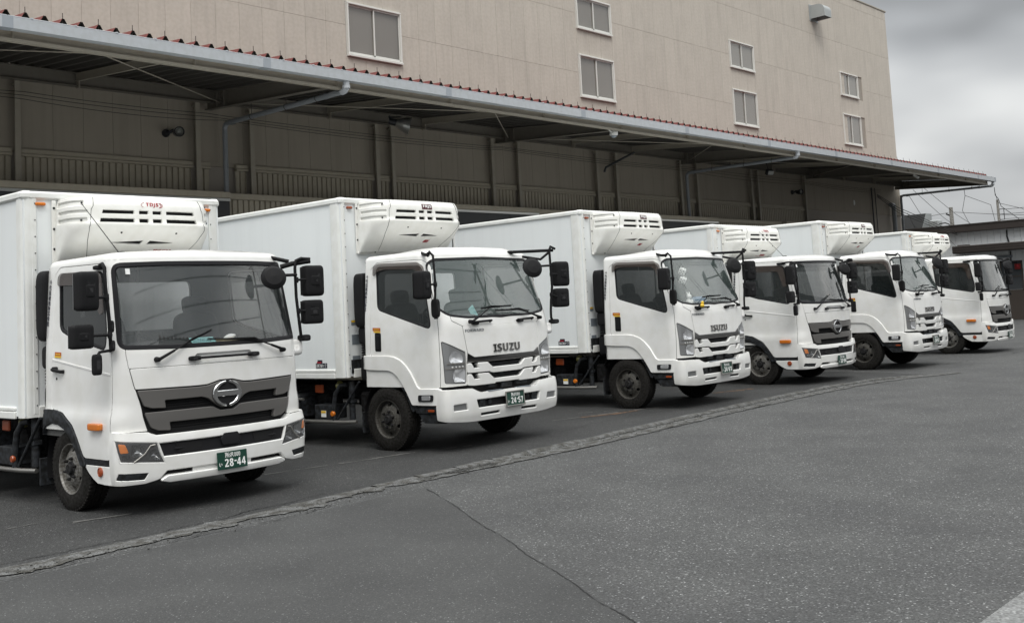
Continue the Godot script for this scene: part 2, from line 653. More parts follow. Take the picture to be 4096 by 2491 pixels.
static func union(polys: Array) -> Array:
	var out := []
	for p in polys:
		var q: PackedVector2Array = p
		if area(q) < 0.0:
			q = q.duplicate()
			q.reverse()
		var again := true
		while again:
			again = false
			for k in out.size():
				var m := Geometry2D.merge_polygons(q, out[k]).filter(func(r): return area(r) > 0.0)
				if m.size() == 1:
					q = m[0]
					out.remove_at(k)
					again = true
					break
		out.append(q)
	return out

static func nrm(f: Callable, u: float, w: float) -> Vector3:
	var e := 0.005
	var a: Vector3 = f.call(u + e, w)
	var b: Vector3 = f.call(u - e, w)
	var c: Vector3 = f.call(u, w + e)
	var d: Vector3 = f.call(u, w - e)
	return (a - b).cross(c - d).normalized()

func patch(m: MB, f: Callable, outer: PackedVector2Array, subs := [], off := 0.0, depth := 0.014, cell := 0.07, chamfer := 0.003) -> void:
	if area(outer) < 0.0:
		outer = outer.duplicate()
		outer.reverse()
	var outers := [outer]
	var holes := []
	for s in union(subs):
		var nx := []
		for r in outers:
			for c in Geometry2D.clip_polygons(r, s):
				if area(c) < 0.0:
					holes.append(c)
				elif area(c) > 1e-7:
					nx.append(c)
		outers = nx
	for r in outers:
		var bb := Rect2(r[0], Vector2.ZERO)
		for p in r:
			bb = bb.expand(p)
		var nu := maxi(1, ceili(bb.size.x / cell))
		var nv := maxi(1, ceili(bb.size.y / cell))
		var cu := bb.size.x / nu
		var cv := bb.size.y / nv
		for i in nu:
			for j in nv:
				var x := bb.position.x + i * cu
				var y := bb.position.y + j * cv
				var c := PackedVector2Array([Vector2(x, y), Vector2(x + cu, y), Vector2(x + cu, y + cv), Vector2(x, y + cv)])
				var pieces := Geometry2D.intersect_polygons(c, r)
				for s in holes:
					var nx := []
					for q in pieces:
						for t in Geometry2D.clip_polygons(q, s):
							if area(t) > 0.0:
								nx.append(t)
					pieces.assign(nx)
				for q in pieces:
					if absf(area(q)) < 1e-8:
						continue
					var idx := Geometry2D.triangulate_polygon(q)
					var pv := PackedVector3Array()
					var pn := PackedVector3Array()
					for p in q:
						var no := nrm(f, p.x, p.y)
						pv.push_back(f.call(p.x, p.y) + no * off)
						pn.push_back(no)
					for k in range(0, idx.size(), 3):
						m.tri(pv[idx[k]], pv[idx[k + 1]], pv[idx[k + 2]], pn[idx[k]], pn[idx[k + 1]], pn[idx[k + 2]])
	if depth <= 0.0:
		return
	for loop in outers + holes:
		var pts := PackedVector2Array()
		for k in loop.size():
			var p: Vector2 = loop[k]
			var q: Vector2 = loop[(k + 1) % loop.size()]
			var cnt := maxi(1, ceili(p.distance_to(q) / cell))
			for t in cnt:
				pts.push_back(p.lerp(q, float(t) / cnt))
		var n := pts.size()
		var P := PackedVector3Array()
		var N := PackedVector3Array()
		for p in pts:
			var no := nrm(f, p.x, p.y)
			P.push_back(f.call(p.x, p.y))
			N.push_back(no)
		for k in n:
			var k2 := (k + 1) % n
			var t := P[k2] - P[k]
			if t.length() < 1e-6:
				continue
			var o := t.cross(N[k]).normalized()
			var a0 := P[k] + N[k] * off
			var a1 := P[k2] + N[k2] * off
			var b0 := a0 + o * chamfer - N[k] * chamfer
			var b1 := a1 + o * chamfer - N[k2] * chamfer
			m.quad(a0, a1, b1, b0, (o + N[k]).normalized())
			m.quad(b0, b1, b1 - N[k2] * depth, b0 - N[k] * depth, o)

func patch_mesh(f: Callable, outer: PackedVector2Array, subs := [], off := 0.0, depth := 0.014, cell := 0.07, chamfer := 0.003) -> MB:
	var m := MB.new()
	patch(m, f, outer, subs, off, depth, cell, chamfer)
	return m

static func flat(t: Transform3D) -> Callable:
	return func(u, w): return t * Vector3(u, w, 0.0)

class Hull:
	# a body seen from above: a slightly bowed front, round corners and straight sides; its width and the place of its front change with height
	var l1 := 0.85
	var r := 0.18
	var phi := 0.13
	var table := []
	var zrear := -0.5
	var f0 := 1.05
	var l2 := 0.0
	var p1 := Vector2.ZERO
	var p2 := Vector2.ZERO
	var rc := 0.06
	var soft := true

	func setup() -> void:
		l2 = r * (PI / 2 - phi)
		p1 = Vector2(l1 / phi * sin(phi), f0 - l1 / phi * (1.0 - cos(phi)))
		p2 = Vector2(p1.x + r * (1.0 - sin(phi)), p1.y - r * cos(phi))

	func plan(a: float) -> Vector2:
		if a <= l1:
			var t := phi * a / l1
			return Vector2(l1 / phi * sin(t), f0 - l1 / phi * (1.0 - cos(t)))
		if a <= l1 + l2:
			var t := phi + (a - l1) / r
			return Vector2(p1.x + r * (sin(t) - sin(phi)), p1.y - r * (cos(phi) - cos(t)))
		var z := p2.y - (a - l1 - l2)
		var zr := zrear
		if z >= zr + rc:
			return Vector2(p2.x, z)
		var over := (zr + rc) - z
		if over < rc * PI / 2:
			var t := over / rc
			return Vector2(p2.x - rc * (1.0 - cos(t)), zr + rc - rc * sin(t))
		return Vector2(p2.x - rc - (over - rc * PI / 2), zr)

	func length() -> float:
		# from the middle of the front to the middle of the rear
		return l1 + l2 + (p2.y - zrear - rc) + rc * PI / 2 + p2.x - rc

	func side_end() -> float:
		return l1 + l2 + (p2.y - zrear - rc)

	func shape(y: float) -> Vector2:
		var n := table.size()
		if y <= table[0][0]:
			return Vector2(table[0][1], table[0][2])
		for k in n - 1:
			if y <= table[k + 1][0]:
				var t: float = (y - table[k][0]) / (table[k + 1][0] - table[k][0])
				return Vector2(lerpf(table[k][1], table[k + 1][1], t), lerpf(table[k][2], table[k + 1][2], t))
		return Vector2(table[n - 1][1], table[n - 1][2])

	func at(s: float, y: float) -> Vector3:
		var p := plan(absf(s))
		var q := shape(y)
		if soft:
			q = q * 0.4 + (shape(y - 0.03) + shape(y + 0.03)) * 0.3
		var b := clampf((p.y - zrear) / (f0 - zrear), 0.0, 1.0)
		return Vector3(signf(s) * p.x * q.x / p2.x, y, p.y + (q.y - f0) * b)

	func fs(x: float, y: float) -> float:
		var lo := 0.0
		var hi := l1 + l2
		for k in 24:
			var mid := (lo + hi) * 0.5
			if at(mid, y).x < absf(x):
				lo = mid
			else:
				hi = mid
		return signf(x) * lo

	func ss(z: float, y: float) -> float:
		var lo := l1 * 0.6
		var hi := side_end() + 0.05
		for k in 26:
			var mid := (lo + hi) * 0.5
			if at(mid, y).z > z:
				lo = mid
			else:
				hi = mid
		return -lo

	func F(pts: Array) -> Array:
		# front points (x, y) to surface points
		var o := []
		for p in pts:
			o.append(Vector2(fs(p.x, p.y), p.y))
		return o

	func S(pts: Array) -> Array:
		# near side points (z, y) to surface points
		var o := []
		for p in pts:
			o.append(Vector2(ss(p.x, p.y), p.y))
		return o

# ------------------------------------------------------------------ lettering
const GLYPH := {
	"千": "79 38;05 95;58 50", "代": "39 05;26 20;37 96;59 62 80 92;78 87", "田": "18 10;18 88 80;10 80;14 84;58 50",
	"運": "18 27;05 25 21 02;21 90;38 97;46 86 83 43 46;44 84;65 61", "送": "18 27;05 25 21 02;21 90;49 57;89 77;46 86;35 95;65 32;65 92", "株": "07 47;29 20;25 03;25 43;59 47;46 86;35 95;65 60;65 32;65 92",
	"式": "07 97;14 44;24 21;01 51;69 71 90 92;88 97", "会": "59 05;59 95;36 66;14 84;54 21 71;63 81", "社": "29 37;07 47 03;25 20;35 53;56 96;79 70;40 90",
	"所": "09 49;17 11 00;17 47 44 14;89 57 53 40;55 95;85 80", "沢": "18 27;05 14;00 23;48 88 85 45;48 43 30;65 90", "い": "18 13 31;77 84",
	"日": "28 20 80 88 28;24 84", "本": "07 97;59 50;57 02;57 92;32 72", "フ": "18 88 85 30", "ル": "38 34 10;68 60 94", "ハ": "38 11;68 91", "ー": "15 85",
	"8": "27 38 78 87 86 75 35 26 27;35 24 22 30 70 82 84 75", "0": "28 22 30 70 82 87 78 38 28", "・": "46 55", "-": "25 75",
}

func glyph(m: MB, f: Callable, ch: String, at: Vector2, size: Vector2, w: float, off: float, slant := 0.0) -> void:
	for stroke in GLYPH[ch].split(";"):
		var pts := PackedVector2Array()
		for p in stroke.split(" "):
			var x := int(p[0]) / 9.0
			var y := int(p[1]) / 9.0
			pts.push_back(at + Vector2(x + y * slant, y) * size)
		for k in pts.size() - 1:
			var d := (pts[k + 1] - pts[k]).normalized()
			var s := Vector2(-d.y, d.x) * w * 0.5
			var a := pts[k] - d * w * 0.4
			var b := pts[k + 1] + d * w * 0.4
			var no := nrm(f, (a.x + b.x) * 0.5, (a.y + b.y) * 0.5)
			var q := []
			for c in [a + s, b + s, b - s, a - s]:
				q.append(f.call(c.x, c.y) + no * off)
			m.quad(q[0], q[1], q[2], q[3], no)

func letters(text: String, h: float, w: float, depth: float, bold := true) -> Mesh:
	# lettering h tall and w wide, standing on y = 0 with its middle at x = 0
	var key := "%s|%.3f|%.3f|%.4f" % [text, h, w, depth]
	if fn.has(key):
		return fn[key]
	var t := TextMesh.new()
	var font := SystemFont.new()
	font.font_names = PackedStringArray(["Droid Sans"])
	font.font_weight = 700 if bold else 400
	t.font = font
	t.font_size = 64
	t.pixel_size = 0.01
	t.depth = 0.05
	t.curve_step = 2.0
	t.text = text
	var lo := Vector3.ONE * 1e9
	var hi := -lo
	for s in t.get_surface_count():
		for p in t.surface_get_arrays(s)[Mesh.ARRAY_VERTEX]:
			lo = lo.min(p)
			hi = hi.max(p)
	var k := Vector3(w / (hi.x - lo.x), h / (hi.y - lo.y), depth / (hi.z - lo.z))
	var m := MB.new()
	m.arrays_from(t, Transform3D(Basis.from_scale(k), Vector3(-(lo.x + hi.x) * 0.5, -lo.y, -lo.z) * k))
	fn[key] = m.mesh()
	return fn[key]

func letters_on(m: MB, text: String, h: float, w: float, f: Callable, u: float, v: float, off: float, depth := 0.004, slant := 0.0) -> void:
	# the same lettering bent onto a surface round (u, v), its baseline at v
	var src := letters(text, h, w, depth)
	var a := src.surface_get_arrays(0)
	var pv: PackedVector3Array = a[Mesh.ARRAY_VERTEX]
	var pn: PackedVector3Array = a[Mesh.ARRAY_NORMAL]
	for k in range(0, pv.size(), 3):
		var P := []
		var N := []
		for j in 3:
			var p := pv[k + j]
			var uu := u + p.x + p.y * slant
			var no := nrm(f, uu, v + p.y)
			var e1: Vector3 = (f.call(uu + 0.01, v + p.y) - f.call(uu, v + p.y)).normalized()
			var e2 := no.cross(e1)
			P.append(f.call(uu, v + p.y) + no * (off + p.z))
			N.append((e1 * pn[k + j].x + e2 * pn[k + j].y + no * pn[k + j].z).normalized())
		m.tri(P[0], P[1], P[2], N[0], N[1], N[2])

# ------------------------------------------------------------------ trucks
const NUMBERS := ["28-44", "24・57", "24・61", "23-94", "24・67", "28・46"]

func make_trucks() -> void:
	var at := [Vector3(5.845, 0, -10.25), Vector3(10.14, 0, -10.45), Vector3(15.25, 0, -10.42), Vector3(19.60, 0, -10.52), Vector3(23.41, 0, -10.10), Vector3(28.55, 0, -10.25)]
	var turn := [0.0, 1.0, 0.8, -1.2, 0.2, 1.5]
	var labels := [
		"nearest white refrigerated truck, grey grille with oval emblem, green plate 28-44",
		"second white refrigerated truck in the row, white barred grille, framed green plate 24-57",
		"third white refrigerated truck, white barred grille, plate 24-61, dice hanging behind its windshield",
		"fourth white refrigerated truck, grey grille with oval emblem, plate 23-94",
		"fifth white refrigerated truck, white barred grille, plate 24-67, between two grey-grilled trucks",
		"farthest white refrigerated truck at the right end of the row, grey grille",
	]
	var ph := thing("refrigerated_truck", labels[0], "truck", Vector3.ZERO, "refrigerated trucks parked in a row")
	build_truck(ph, true)
	var pi := thing("refrigerated_truck", labels[1], "truck", Vector3.ZERO, "refrigerated trucks parked in a row")
	build_truck(pi, false)
	for k in 6:
		var o: Node3D
		if k == 0:
			o = ph
		elif k == 1:
			o = pi
		else:
			o = (ph if k in [3, 5] else pi).duplicate()
			o.name = numbered("refrigerated_truck")
			add_child(o, true)
			o.set_meta("label", labels[k])
		o.position = at[k]
		o.rotation_degrees.y = turn[k]
	for k in 6:
		var o: Node3D = get_node("refrigerated_truck" if k == 0 else "refrigerated_truck_%03d" % k)
		number_plate(o, k)

func number_plate(o: Node3D, k: int) -> void:
	var hino := k in [0, 3, 5]
	var c := Vector3(0.005, 0.412, 1.205) if hino else Vector3(0.055, 0.573, 1.128)
	var p := Node3D.new()
	p.name = "number_plate"
	o.add_child(p, true)
	p.position = c
	p.rotation_degrees = Vector3(-4, 0, 0)
	var m := MB.new()
	m.box(Vector3(0, 0, -0.003), Vector3(0.33, 0.165, 0.005), 0.002)
	part("plate_sheet", m, "plate_green", p)
	if not hino:
		m = MB.new()
		for s in [-1.0, 1.0]:
			m.box(Vector3(s * 0.171, 0, -0.002), Vector3(0.016, 0.196, 0.018), 0.004)
			m.box(Vector3(0, s * 0.0895, -0.002), Vector3(0.326, 0.016, 0.018), 0.004)
		m.box(Vector3(0, 0, -0.012), Vector3(0.32, 0.17, 0.01))
		part("plate_frame", m, "steel", p)
	m = MB.new()
	var f := flat(Transform3D.IDENTITY)
	var z := 0.0012
	glyph(m, f, "所", Vector2(-0.077, 0.030), Vector2(0.042, 0.040), 0.0062, z)
	glyph(m, f, "沢", Vector2(-0.028, 0.030), Vector2(0.040, 0.040), 0.0062, z)
	glyph(m, f, "8", Vector2(0.022, 0.031), Vector2(0.019, 0.038), 0.006, z)
	glyph(m, f, "0", Vector2(0.045, 0.031), Vector2(0.019, 0.038), 0.006, z)
	glyph(m, f, "0", Vector2(0.068, 0.031), Vector2(0.019, 0.038), 0.006, z)
	glyph(m, f, "い", Vector2(-0.146, -0.052), Vector2(0.032, 0.036), 0.0065, z)
	var t: String = NUMBERS[k]
	var x := -0.085
	for ch in t:
		if ch == "-" or ch == "・":
			glyph(m, f, ch, Vector2(x, -0.052), Vector2(0.026, 0.070), 0.013, z)
			x += 0.030
		else:
			m.arrays_from(letters(ch, 0.074, 0.042, 0.002), Transform3D(Basis.IDENTITY, Vector3(x + 0.021, -0.060, z - 0.001)))
			x += 0.052
	part("plate_lettering", m, "print_white", p)

func build_truck(t: Node3D, hino: bool) -> void:
	build_chassis(t, hino)
	build_box(t, hino)
	build_unit(t, hino)
	if hino:
		build_cab_grey(t)
	else:
		build_cab_barred(t)
	build_interior(t, hino)

func wheel_meshes() -> void:
	if fn.has("wheel"):
		return
	var R := 0.400
	var ty := MB.new()
	# the tyre: distances are outward (towards -x)
	ty.lathe([Vector2(0.232, 0.098), Vector2(0.245, 0.108), Vector2(0.275, 0.114), Vector2(0.32, 0.116), Vector2(0.352, 0.111), Vector2(0.375, 0.104), Vector2(0.389, 0.096), Vector2(R, 0.082), Vector2(R, 0.042), Vector2(R - 0.011, 0.040), Vector2(R - 0.011, 0.030), Vector2(R, 0.028), Vector2(R, -0.028), Vector2(R - 0.011, -0.030), Vector2(R - 0.011, -0.040), Vector2(R, -0.042), Vector2(R, -0.082), Vector2(0.375, -0.104), Vector2(0.32, -0.116), Vector2(0.245, -0.108), Vector2(0.232, -0.098)], Vector3.ZERO, Vector3.LEFT, 56)
	for k in 64:
		# shoulder blocks of the tread
		var a := TAU * k / 64.0
		for s in [-1.0, 1.0]:
			ty.box(Vector3(s * 0.084, sin(a) * (R - 0.008), cos(a) * (R - 0.008)), Vector3(0.034, 0.021, 0.022), 0.004, Basis(Vector3.RIGHT, -a + PI / 2 * 0.0) * Basis.IDENTITY)
	fn["wheel"] = ty.mesh()
	var rim := MB.new()
	rim.lathe([Vector2(0.244, 0.100), Vector2(0.240, 0.108), Vector2(0.233, 0.106), Vector2(0.226, 0.090), Vector2(0.222, 0.045), Vector2(0.205, 0.038)], Vector3.ZERO, Vector3.LEFT, 48)
	var cone := func(u: float, w: float) -> Vector3:
		# u: angle, w: radius; the dish comes forward towards the hub
		var d := 0.040 + 0.052 * smoothstep(0.215, 0.145, w)
		return Vector3(-d, -sin(u) * w, cos(u) * w)
	var holes := []
	for k in 6:
		var h := PackedVector2Array()
		for j in 16:
			var b := TAU * j / 16.0
			h.push_back(Vector2(TAU * (k + 0.5) / 6.0 + cos(b) * 0.17, 0.183 + sin(b) * 0.0235))
		holes.append(h)
	var rim2 := MB.new()
	patch(rim2, cone, PackedVector2Array([Vector2(0, 0.118), Vector2(TAU, 0.118), Vector2(TAU, 0.222), Vector2(0, 0.222)]), holes, 0.0, 0.02, 0.10, 0.002)
	rim.v.append_array(rim2.v)
	rim.n.append_array(rim2.n)
	fn["rim"] = rim.mesh()
	var hub := MB.new()
	hub.lathe([Vector2(0.132, 0.080), Vector2(0.128, 0.095), Vector2(0.118, 0.099), Vector2(0.072, 0.099)], Vector3.ZERO, Vector3.LEFT, 36)
	fn["flange"] = hub.mesh()
	hub = MB.new()
	hub.lathe([Vector2(0.076, 0.085), Vector2(0.074, 0.104), Vector2(0.066, 0.108), Vector2(0.052, 0.108), Vector2(0.050, 0.125), Vector2(0.044, 0.134), Vector2(0.0, 0.138)], Vector3.ZERO, Vector3.LEFT, 28)
	for k in 6:
		var a := TAU * k / 6.0 + 0.3
		hub.lathe([Vector2(0.0165, 0.094), Vector2(0.0165, 0.116), Vector2(0.010, 0.120), Vector2(0.010, 0.134), Vector2(0.0, 0.136)], Vector3(0, sin(a) * 0.100, cos(a) * 0.100), Vector3.LEFT, 6)
	fn["hub"] = hub.mesh()
	var back := MB.new()
	back.lathe([Vector2(0.215, 0.02), Vector2(0.0, 0.02)], Vector3.ZERO, Vector3.LEFT, 24)
	fn["drum"] = back.mesh()

func wheel(t: Node3D, x: float, z: float, out: float, dark: bool) -> void:
	wheel_meshes()
	var w := Node3D.new()
	w.name = "wheel" if not t.has_node("wheel") else "wheel_%03d" % t.get_children().filter(func(c): return c.name.begins_with("wheel")).size()
	t.add_child(w, true)
	w.position = Vector3(x, 0.396, z)
	w.rotation.y = 0.0 if out < 0 else PI
	w.rotation.x = 0.0
	put("tyre", fn["wheel"], "tyre", w)
	put("rim", fn["rim"], "rim_dark" if dark else "rim", w)
	put("wheel_disc", fn["flange"], "rim_dark" if dark else "rim", w)
	put("hub", fn["hub"], "chassis", w)
	put("brake_drum", fn["drum"], "void_black", w)

func build_chassis(t: Node3D, hino: bool) -> void:
	for s in [-1.0, 1.0]:
		wheel(t, s * (0.905 if hino else 0.975), 0.0 if hino else -0.04, s, not hino)
		wheel(t, s * 0.96, -4.45, s, true)
		wheel(t, s * 0.70, -4.45, -s, true)
	var m := MB.new()
	for s in [-1.0, 1.0]:
		m.box(Vector3(s * 0.38, 0.66, -3.0), Vector3(0.07, 0.20, 7.6), 0.01)
	for z in [-0.9, -2.2, -3.4, -5.2, -6.6]:
		m.box(Vector3(0, 0.66, z), Vector3(0.70, 0.14, 0.08), 0.01)
	m.box(Vector3(0, 0.40, 0.0), Vector3(1.70, 0.10, 0.10), 0.02)
	m.tube([Vector3(-0.8, 0.40, -4.45), Vector3(0.8, 0.40, -4.45)], 0.08, 12)
	m.pillow(Vector3(0, 0.40, -4.45), Vector3(0.20, 0.19, 0.20), 0.8, 0.8)
	m.box(Vector3(0, 0.55, 0.35), Vector3(0.7, 0.35, 0.9), 0.05)
	part("chassis_frame", m, "chassis", t)
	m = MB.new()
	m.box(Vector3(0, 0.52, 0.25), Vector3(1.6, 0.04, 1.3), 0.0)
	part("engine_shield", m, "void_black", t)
	# the steps, boxes and rails between the cab and the box
	m = MB.new()
	m.tube([Vector3(-1.02, 0.335, -0.72), Vector3(-1.06, 0.330, -0.98), Vector3(-1.085, 0.33, -1.3), Vector3(-1.085, 0.33, -3.75)], 0.024, 10)
	m.cut()
	m.tube([Vector3(1.085, 0.33, -1.0), Vector3(1.085, 0.33, -3.75)], 0.024, 10)
	m.cut()
	m.tube([Vector3(-1.085, 0.62, -1.75), Vector3(-1.085, 0.62, -3.75)], 0.02, 8)
	part("side_guard_rail", m, "steel", t)
	m = MB.new()
	m.box(Vector3(-0.92, 0.455, -1.37), Vector3(0.26, 0.19, 0.38), 0.012)
	m.cut()
	m.box(Vector3(-0.90, 0.52, -2.35), Vector3(0.40, 0.34, 1.0), 0.03)
	m.cut()
	m.box(Vector3(0.86, 0.52, -2.0), Vector3(0.42, 0.36, 1.3), 0.03)
	part("battery_box", m, "dark_grey", t)
	m = MB.new()
	m.tube([Vector3(-1.0, 0.82, -0.92), Vector3(-1.03, 0.80, -1.02), Vector3(-1.05, 0.70, -1.10), Vector3(-1.055, 0.55, -1.13), Vector3(-1.055, 0.31, -1.13)], 0.032, 8)
	m.cut()
	m.tube([Vector3(-1.0, 0.86, -0.66), Vector3(-1.045, 0.36, -1.08)], 0.016, 8)
	m.cut()
	m.tube([Vector3(-0.96, 0.86, -0.87), Vector3(-0.96, 0.36, -0.87)], 0.042, 10)
	m.box(Vector3(-0.96, 0.60, -0.87), Vector3(0.10, 0.05, 0.10), 0.008)
	part("step_bracket", m, "dark_grey", t)
	m = MB.new()
	m.lathe([Vector2(0.0, 0.05), Vector2(0.03, 0.045), Vector2(0.05, 0.02), Vector2(0.055, -0.04), Vector2(0.0, -0.045)], Vector3(-0.98, 0.80, -1.10), Vector3(-0.6, -0.4, 0.2), 14)
	part("side_marker_lamp", m, "olive", t)
	m = MB.new()
	m.lathe([Vector2(0.0, 0.014), Vector2(0.03, 0.012), Vector2(0.036, 0.0), Vector2(0.036, -0.02)], Vector3(-1.088, 0.44, -1.13), Vector3.LEFT, 16)
	part("side_reflector", m, "amber" if not hino else "amber_dark", t)
	if not hino:
		m = MB.new()
		m.box(Vector3(-1.052, 0.43, -1.36), Vector3(0.006, 0.085, 0.10))
		part("warning_label", m, "print_white", t)
		m = MB.new()
		m.box(Vector3(-1.054, 0.455, -1.36), Vector3(0.006, 0.03, 0.094))
		part("warning_band", m, "print_yellow", t)
	m = MB.new()
	m.box(Vector3(-0.98, 0.755, -1.52), Vector3(0.03, 0.11, 0.17), 0.01)
	part("underbox_reflector", m, "amber_dark", t)
	# the mud flap and the liner of the wheel arch
	m = MB.new()
	m.box(Vector3(-0.93, 0.34, -0.55), Vector3(0.27, 0.27, 0.02), 0.004)
	m.cut()
	m.box(Vector3(0.93, 0.34, -0.55), Vector3(0.27, 0.27, 0.02), 0.004)
	part("mud_flap", m, "dark_grey", t)
	m = MB.new()
	for s in [-1.0, 1.0]:
		var rows := []
		for k in 15:
			var a := deg_to_rad(lerpf(196.0, -4.0, k / 14.0))
			var row := PackedVector3Array()
			for x in ([0.70, 0.80, 0.97, 0.995] if hino else [0.72, 0.80, 1.01, 1.035]):
				var rr := 0.50
				row.push_back(Vector3(s * x, 0.41 + sin(a) * rr * 1.0, cos(a) * rr * 1.08))
			rows.append(row)
		m.cut()
		m.grid(rows)
	part("wheel_arch_liner", m, "soft_black", t)
	m = MB.new()
	m.tube([Vector3(-0.86, 1.25, -0.60), Vector3(-0.86, 2.20, -0.60)], 0.10, 4)
	m.pillow(Vector3(-0.90, 1.98 if hino else 1.92, -0.60), Vector3(0.13, 0.36, 0.095), 0.25, 0.35)
	for k in 8:
		m.lathe([Vector2(0.075, -0.012), Vector2(0.092, 0.0), Vector2(0.075, 0.012)], Vector3(-0.88, 1.20 + k * 0.032, -0.60), Vector3.UP, 16)
	m.pillow(Vector3(-0.88, 1.46, -0.60), Vector3(0.10, 0.12, 0.09), 0.4, 0.4)
	m.pillow(Vector3(-0.86, 1.02, -0.62), Vector3(0.09, 0.17, 0.08), 0.4, 0.4)
	part("air_intake_duct", m, "soft_black", t)
	# what hangs in the dark behind the cab
	m = MB.new()
	m.box(Vector3(0.1, 0.80, -0.62), Vector3(1.2, 0.10, 0.14), 0.02)
	for k in 5:
		m.tube([Vector3(-0.75 + k * 0.05, 0.86, -0.62), Vector3(-0.80 + k * 0.04, 0.68, -0.70 - k * 0.02), Vector3(-0.6 + k * 0.06, 0.55, -0.9)], 0.012, 6)
	m.box(Vector3(-0.70, 0.55, -0.80), Vector3(0.2, 0.3, 0.2), 0.03)
	m.box(Vector3(-0.62, 0.50, -1.75), Vector3(0.3, 0.35, 0.3), 0.05)
	m.lathe([Vector2(0.0, -0.25), Vector2(0.13, -0.24), Vector2(0.13, 0.24), Vector2(0.0, 0.25)], Vector3(-0.62, 0.52, -3.3), Vector3.BACK, 18)
	stuff(part("underbody_clutter", m, "chassis", t))

func build_box(t: Node3D, hino: bool) -> void:
	var y0 := 0.86 if hino else 0.915
	var y1 := 3.17 if hino else 3.30
	var z1 := -0.80
	var z0 := -8.35
	var w := 1.16 if hino else 1.105
	var b := Node3D.new()
	b.name = "cargo_box"
	b.position.x = 0.06 if hino else 0.0
	t.add_child(b, true)
	var m := MB.new()
	m.box(Vector3(0, (y0 + y1) * 0.5, (z0 + z1) * 0.5), Vector3(w * 2 - 0.03, y1 - y0 - 0.03, z1 - z0 - 0.03))
	part("box_panels", m, "box_white", b)
	m = MB.new()
	for sx in [-1.0, 1.0]:
		for z in [z1, z0]:
			var inz := -1.0 if z == z1 else 1.0
			m.cut()
			if hino:
				# a round post with flat flanges
				var rr := 0.075
				var pts := []
				for k in 9:
					var a := k / 8.0 * PI / 2
					pts.append(Vector2(w - rr + sin(a) * rr, rr - cos(a) * rr))
				var row0 := PackedVector3Array()
				var row1 := PackedVector3Array()
				for p in [Vector2(w - 0.14, -0.004)] + pts + [Vector2(w + 0.002, 0.14)]:
					row0.push_back(Vector3(sx * p.x, y0, z + inz * p.y))
					row1.push_back(Vector3(sx * p.x, y1 - 0.02, z + inz * p.y))
				m.grid([row0, row1], false, (sx > 0) == (inz < 0))
				m.box(Vector3(sx * (w - 0.12), (y0 + y1) * 0.5, z + inz * 0.004), Vector3(0.05, y1 - y0 - 0.06, 0.018), 0.004)
			else:
				var row0 := PackedVector3Array()
				var row1 := PackedVector3Array()
				for p in [Vector2(w - 0.075, -0.004), Vector2(w - 0.050, -0.006), Vector2(w - 0.032, 0.002), Vector2(w - 0.006, 0.050), Vector2(w + 0.004, 0.075), Vector2(w + 0.004, 0.20), Vector2(w - 0.004, 0.215)]:
					row0.push_back(Vector3(sx * p.x, y0, z + inz * p.y))
					row1.push_back(Vector3(sx * p.x, y1 - 0.02, z + inz * p.y))
				m.grid([row0, row1], false, (sx > 0) == (inz < 0))
	part("corner_post", m, "box_trim", b)
	m = MB.new()
	for sx in [-1.0, 1.0]:
		m.cut()
		m.box(Vector3(sx * (w - 0.012), y1 - 0.035, (z0 + z1) * 0.5), Vector3(0.05, 0.085, z1 - z0 - 0.12), 0.02)
		m.cut()
		m.box(Vector3(sx * (w - 0.008), y0 + 0.025, (z0 + z1) * 0.5 - 0.1), Vector3(0.035, 0.075, z1 - z0 - 0.24), 0.008)
		m.box(Vector3(sx * (w - 0.010), y0 + 0.088, (z0 + z1) * 0.5 - 0.1), Vector3(0.035, 0.045, z1 - z0 - 0.24), 0.012)
	for z in [z1 - 0.012, z0 + 0.012]:
		m.cut()
		m.box(Vector3(0, y1 - 0.035, z), Vector3(w * 2 - 0.12, 0.085, 0.05), 0.02)
		m.cut()
		m.box(Vector3(0, y0 + 0.05, z + 0.002), Vector3(w * 2 - 0.28, 0.12, 0.035), 0.008)
	for sx in [-1.0, 1.0]:
		for z in [z1, z0]:
			var inz := -1.0 if z == z1 else 1.0
			m.cut()
			m.box(Vector3(sx * (w - 0.055), y1 - 0.036, z + inz * 0.055), Vector3(0.128, 0.098, 0.128), 0.03)
	part("edge_rail", m, "box_trim", b)
	m = MB.new()
	for sx in [-1.0, 1.0]:
		for k in 13:
			var y := y0 + 0.12 + k * (y1 - y0 - 0.24) / 12.0
			m.lathe([Vector2(0.007, 0.0), Vector2(0.006, 0.005), Vector2(0.0, 0.006)], Vector3(sx * (w - (0.128 if hino else 0.068)), y, z1 + 0.006), Vector3.BACK, 8)
	part("rivets", m, "dark_grey", b)
	stuff(b.get_node("rivets"))
	m = MB.new()
	for sx in [-1.0, 1.0]:
		var xs: float = w - (0.128 if hino else 0.068) - 0.012
		m.cut()
		m.box(Vector3(sx * xs, (y0 + y1) * 0.5, z1 - 0.0125), Vector3(0.006, y1 - y0 - 0.16, 0.012))
	part("seal_strip", m, "dark_grey", b)
	for sx in [-1.0, 1.0]:
		m = MB.new()
		m.box(Vector3(sx * (w - 0.185 if hino else w - 0.165), y1 - 0.125, z1 - 0.002), Vector3(0.11 if hino else 0.088, 0.034, 0.05), 0.01)
		part("marker_light", m, "amber" if hino else "amber_dark", b)
	# small print on the side and the front
	m = MB.new()
	var f := flat(Transform3D(Basis(Vector3.FORWARD, Vector3.UP, Vector3.LEFT), Vector3(-w + 0.015, 0, 0)))
	f = func(u, v): return Vector3(-w + 0.015, v, u)
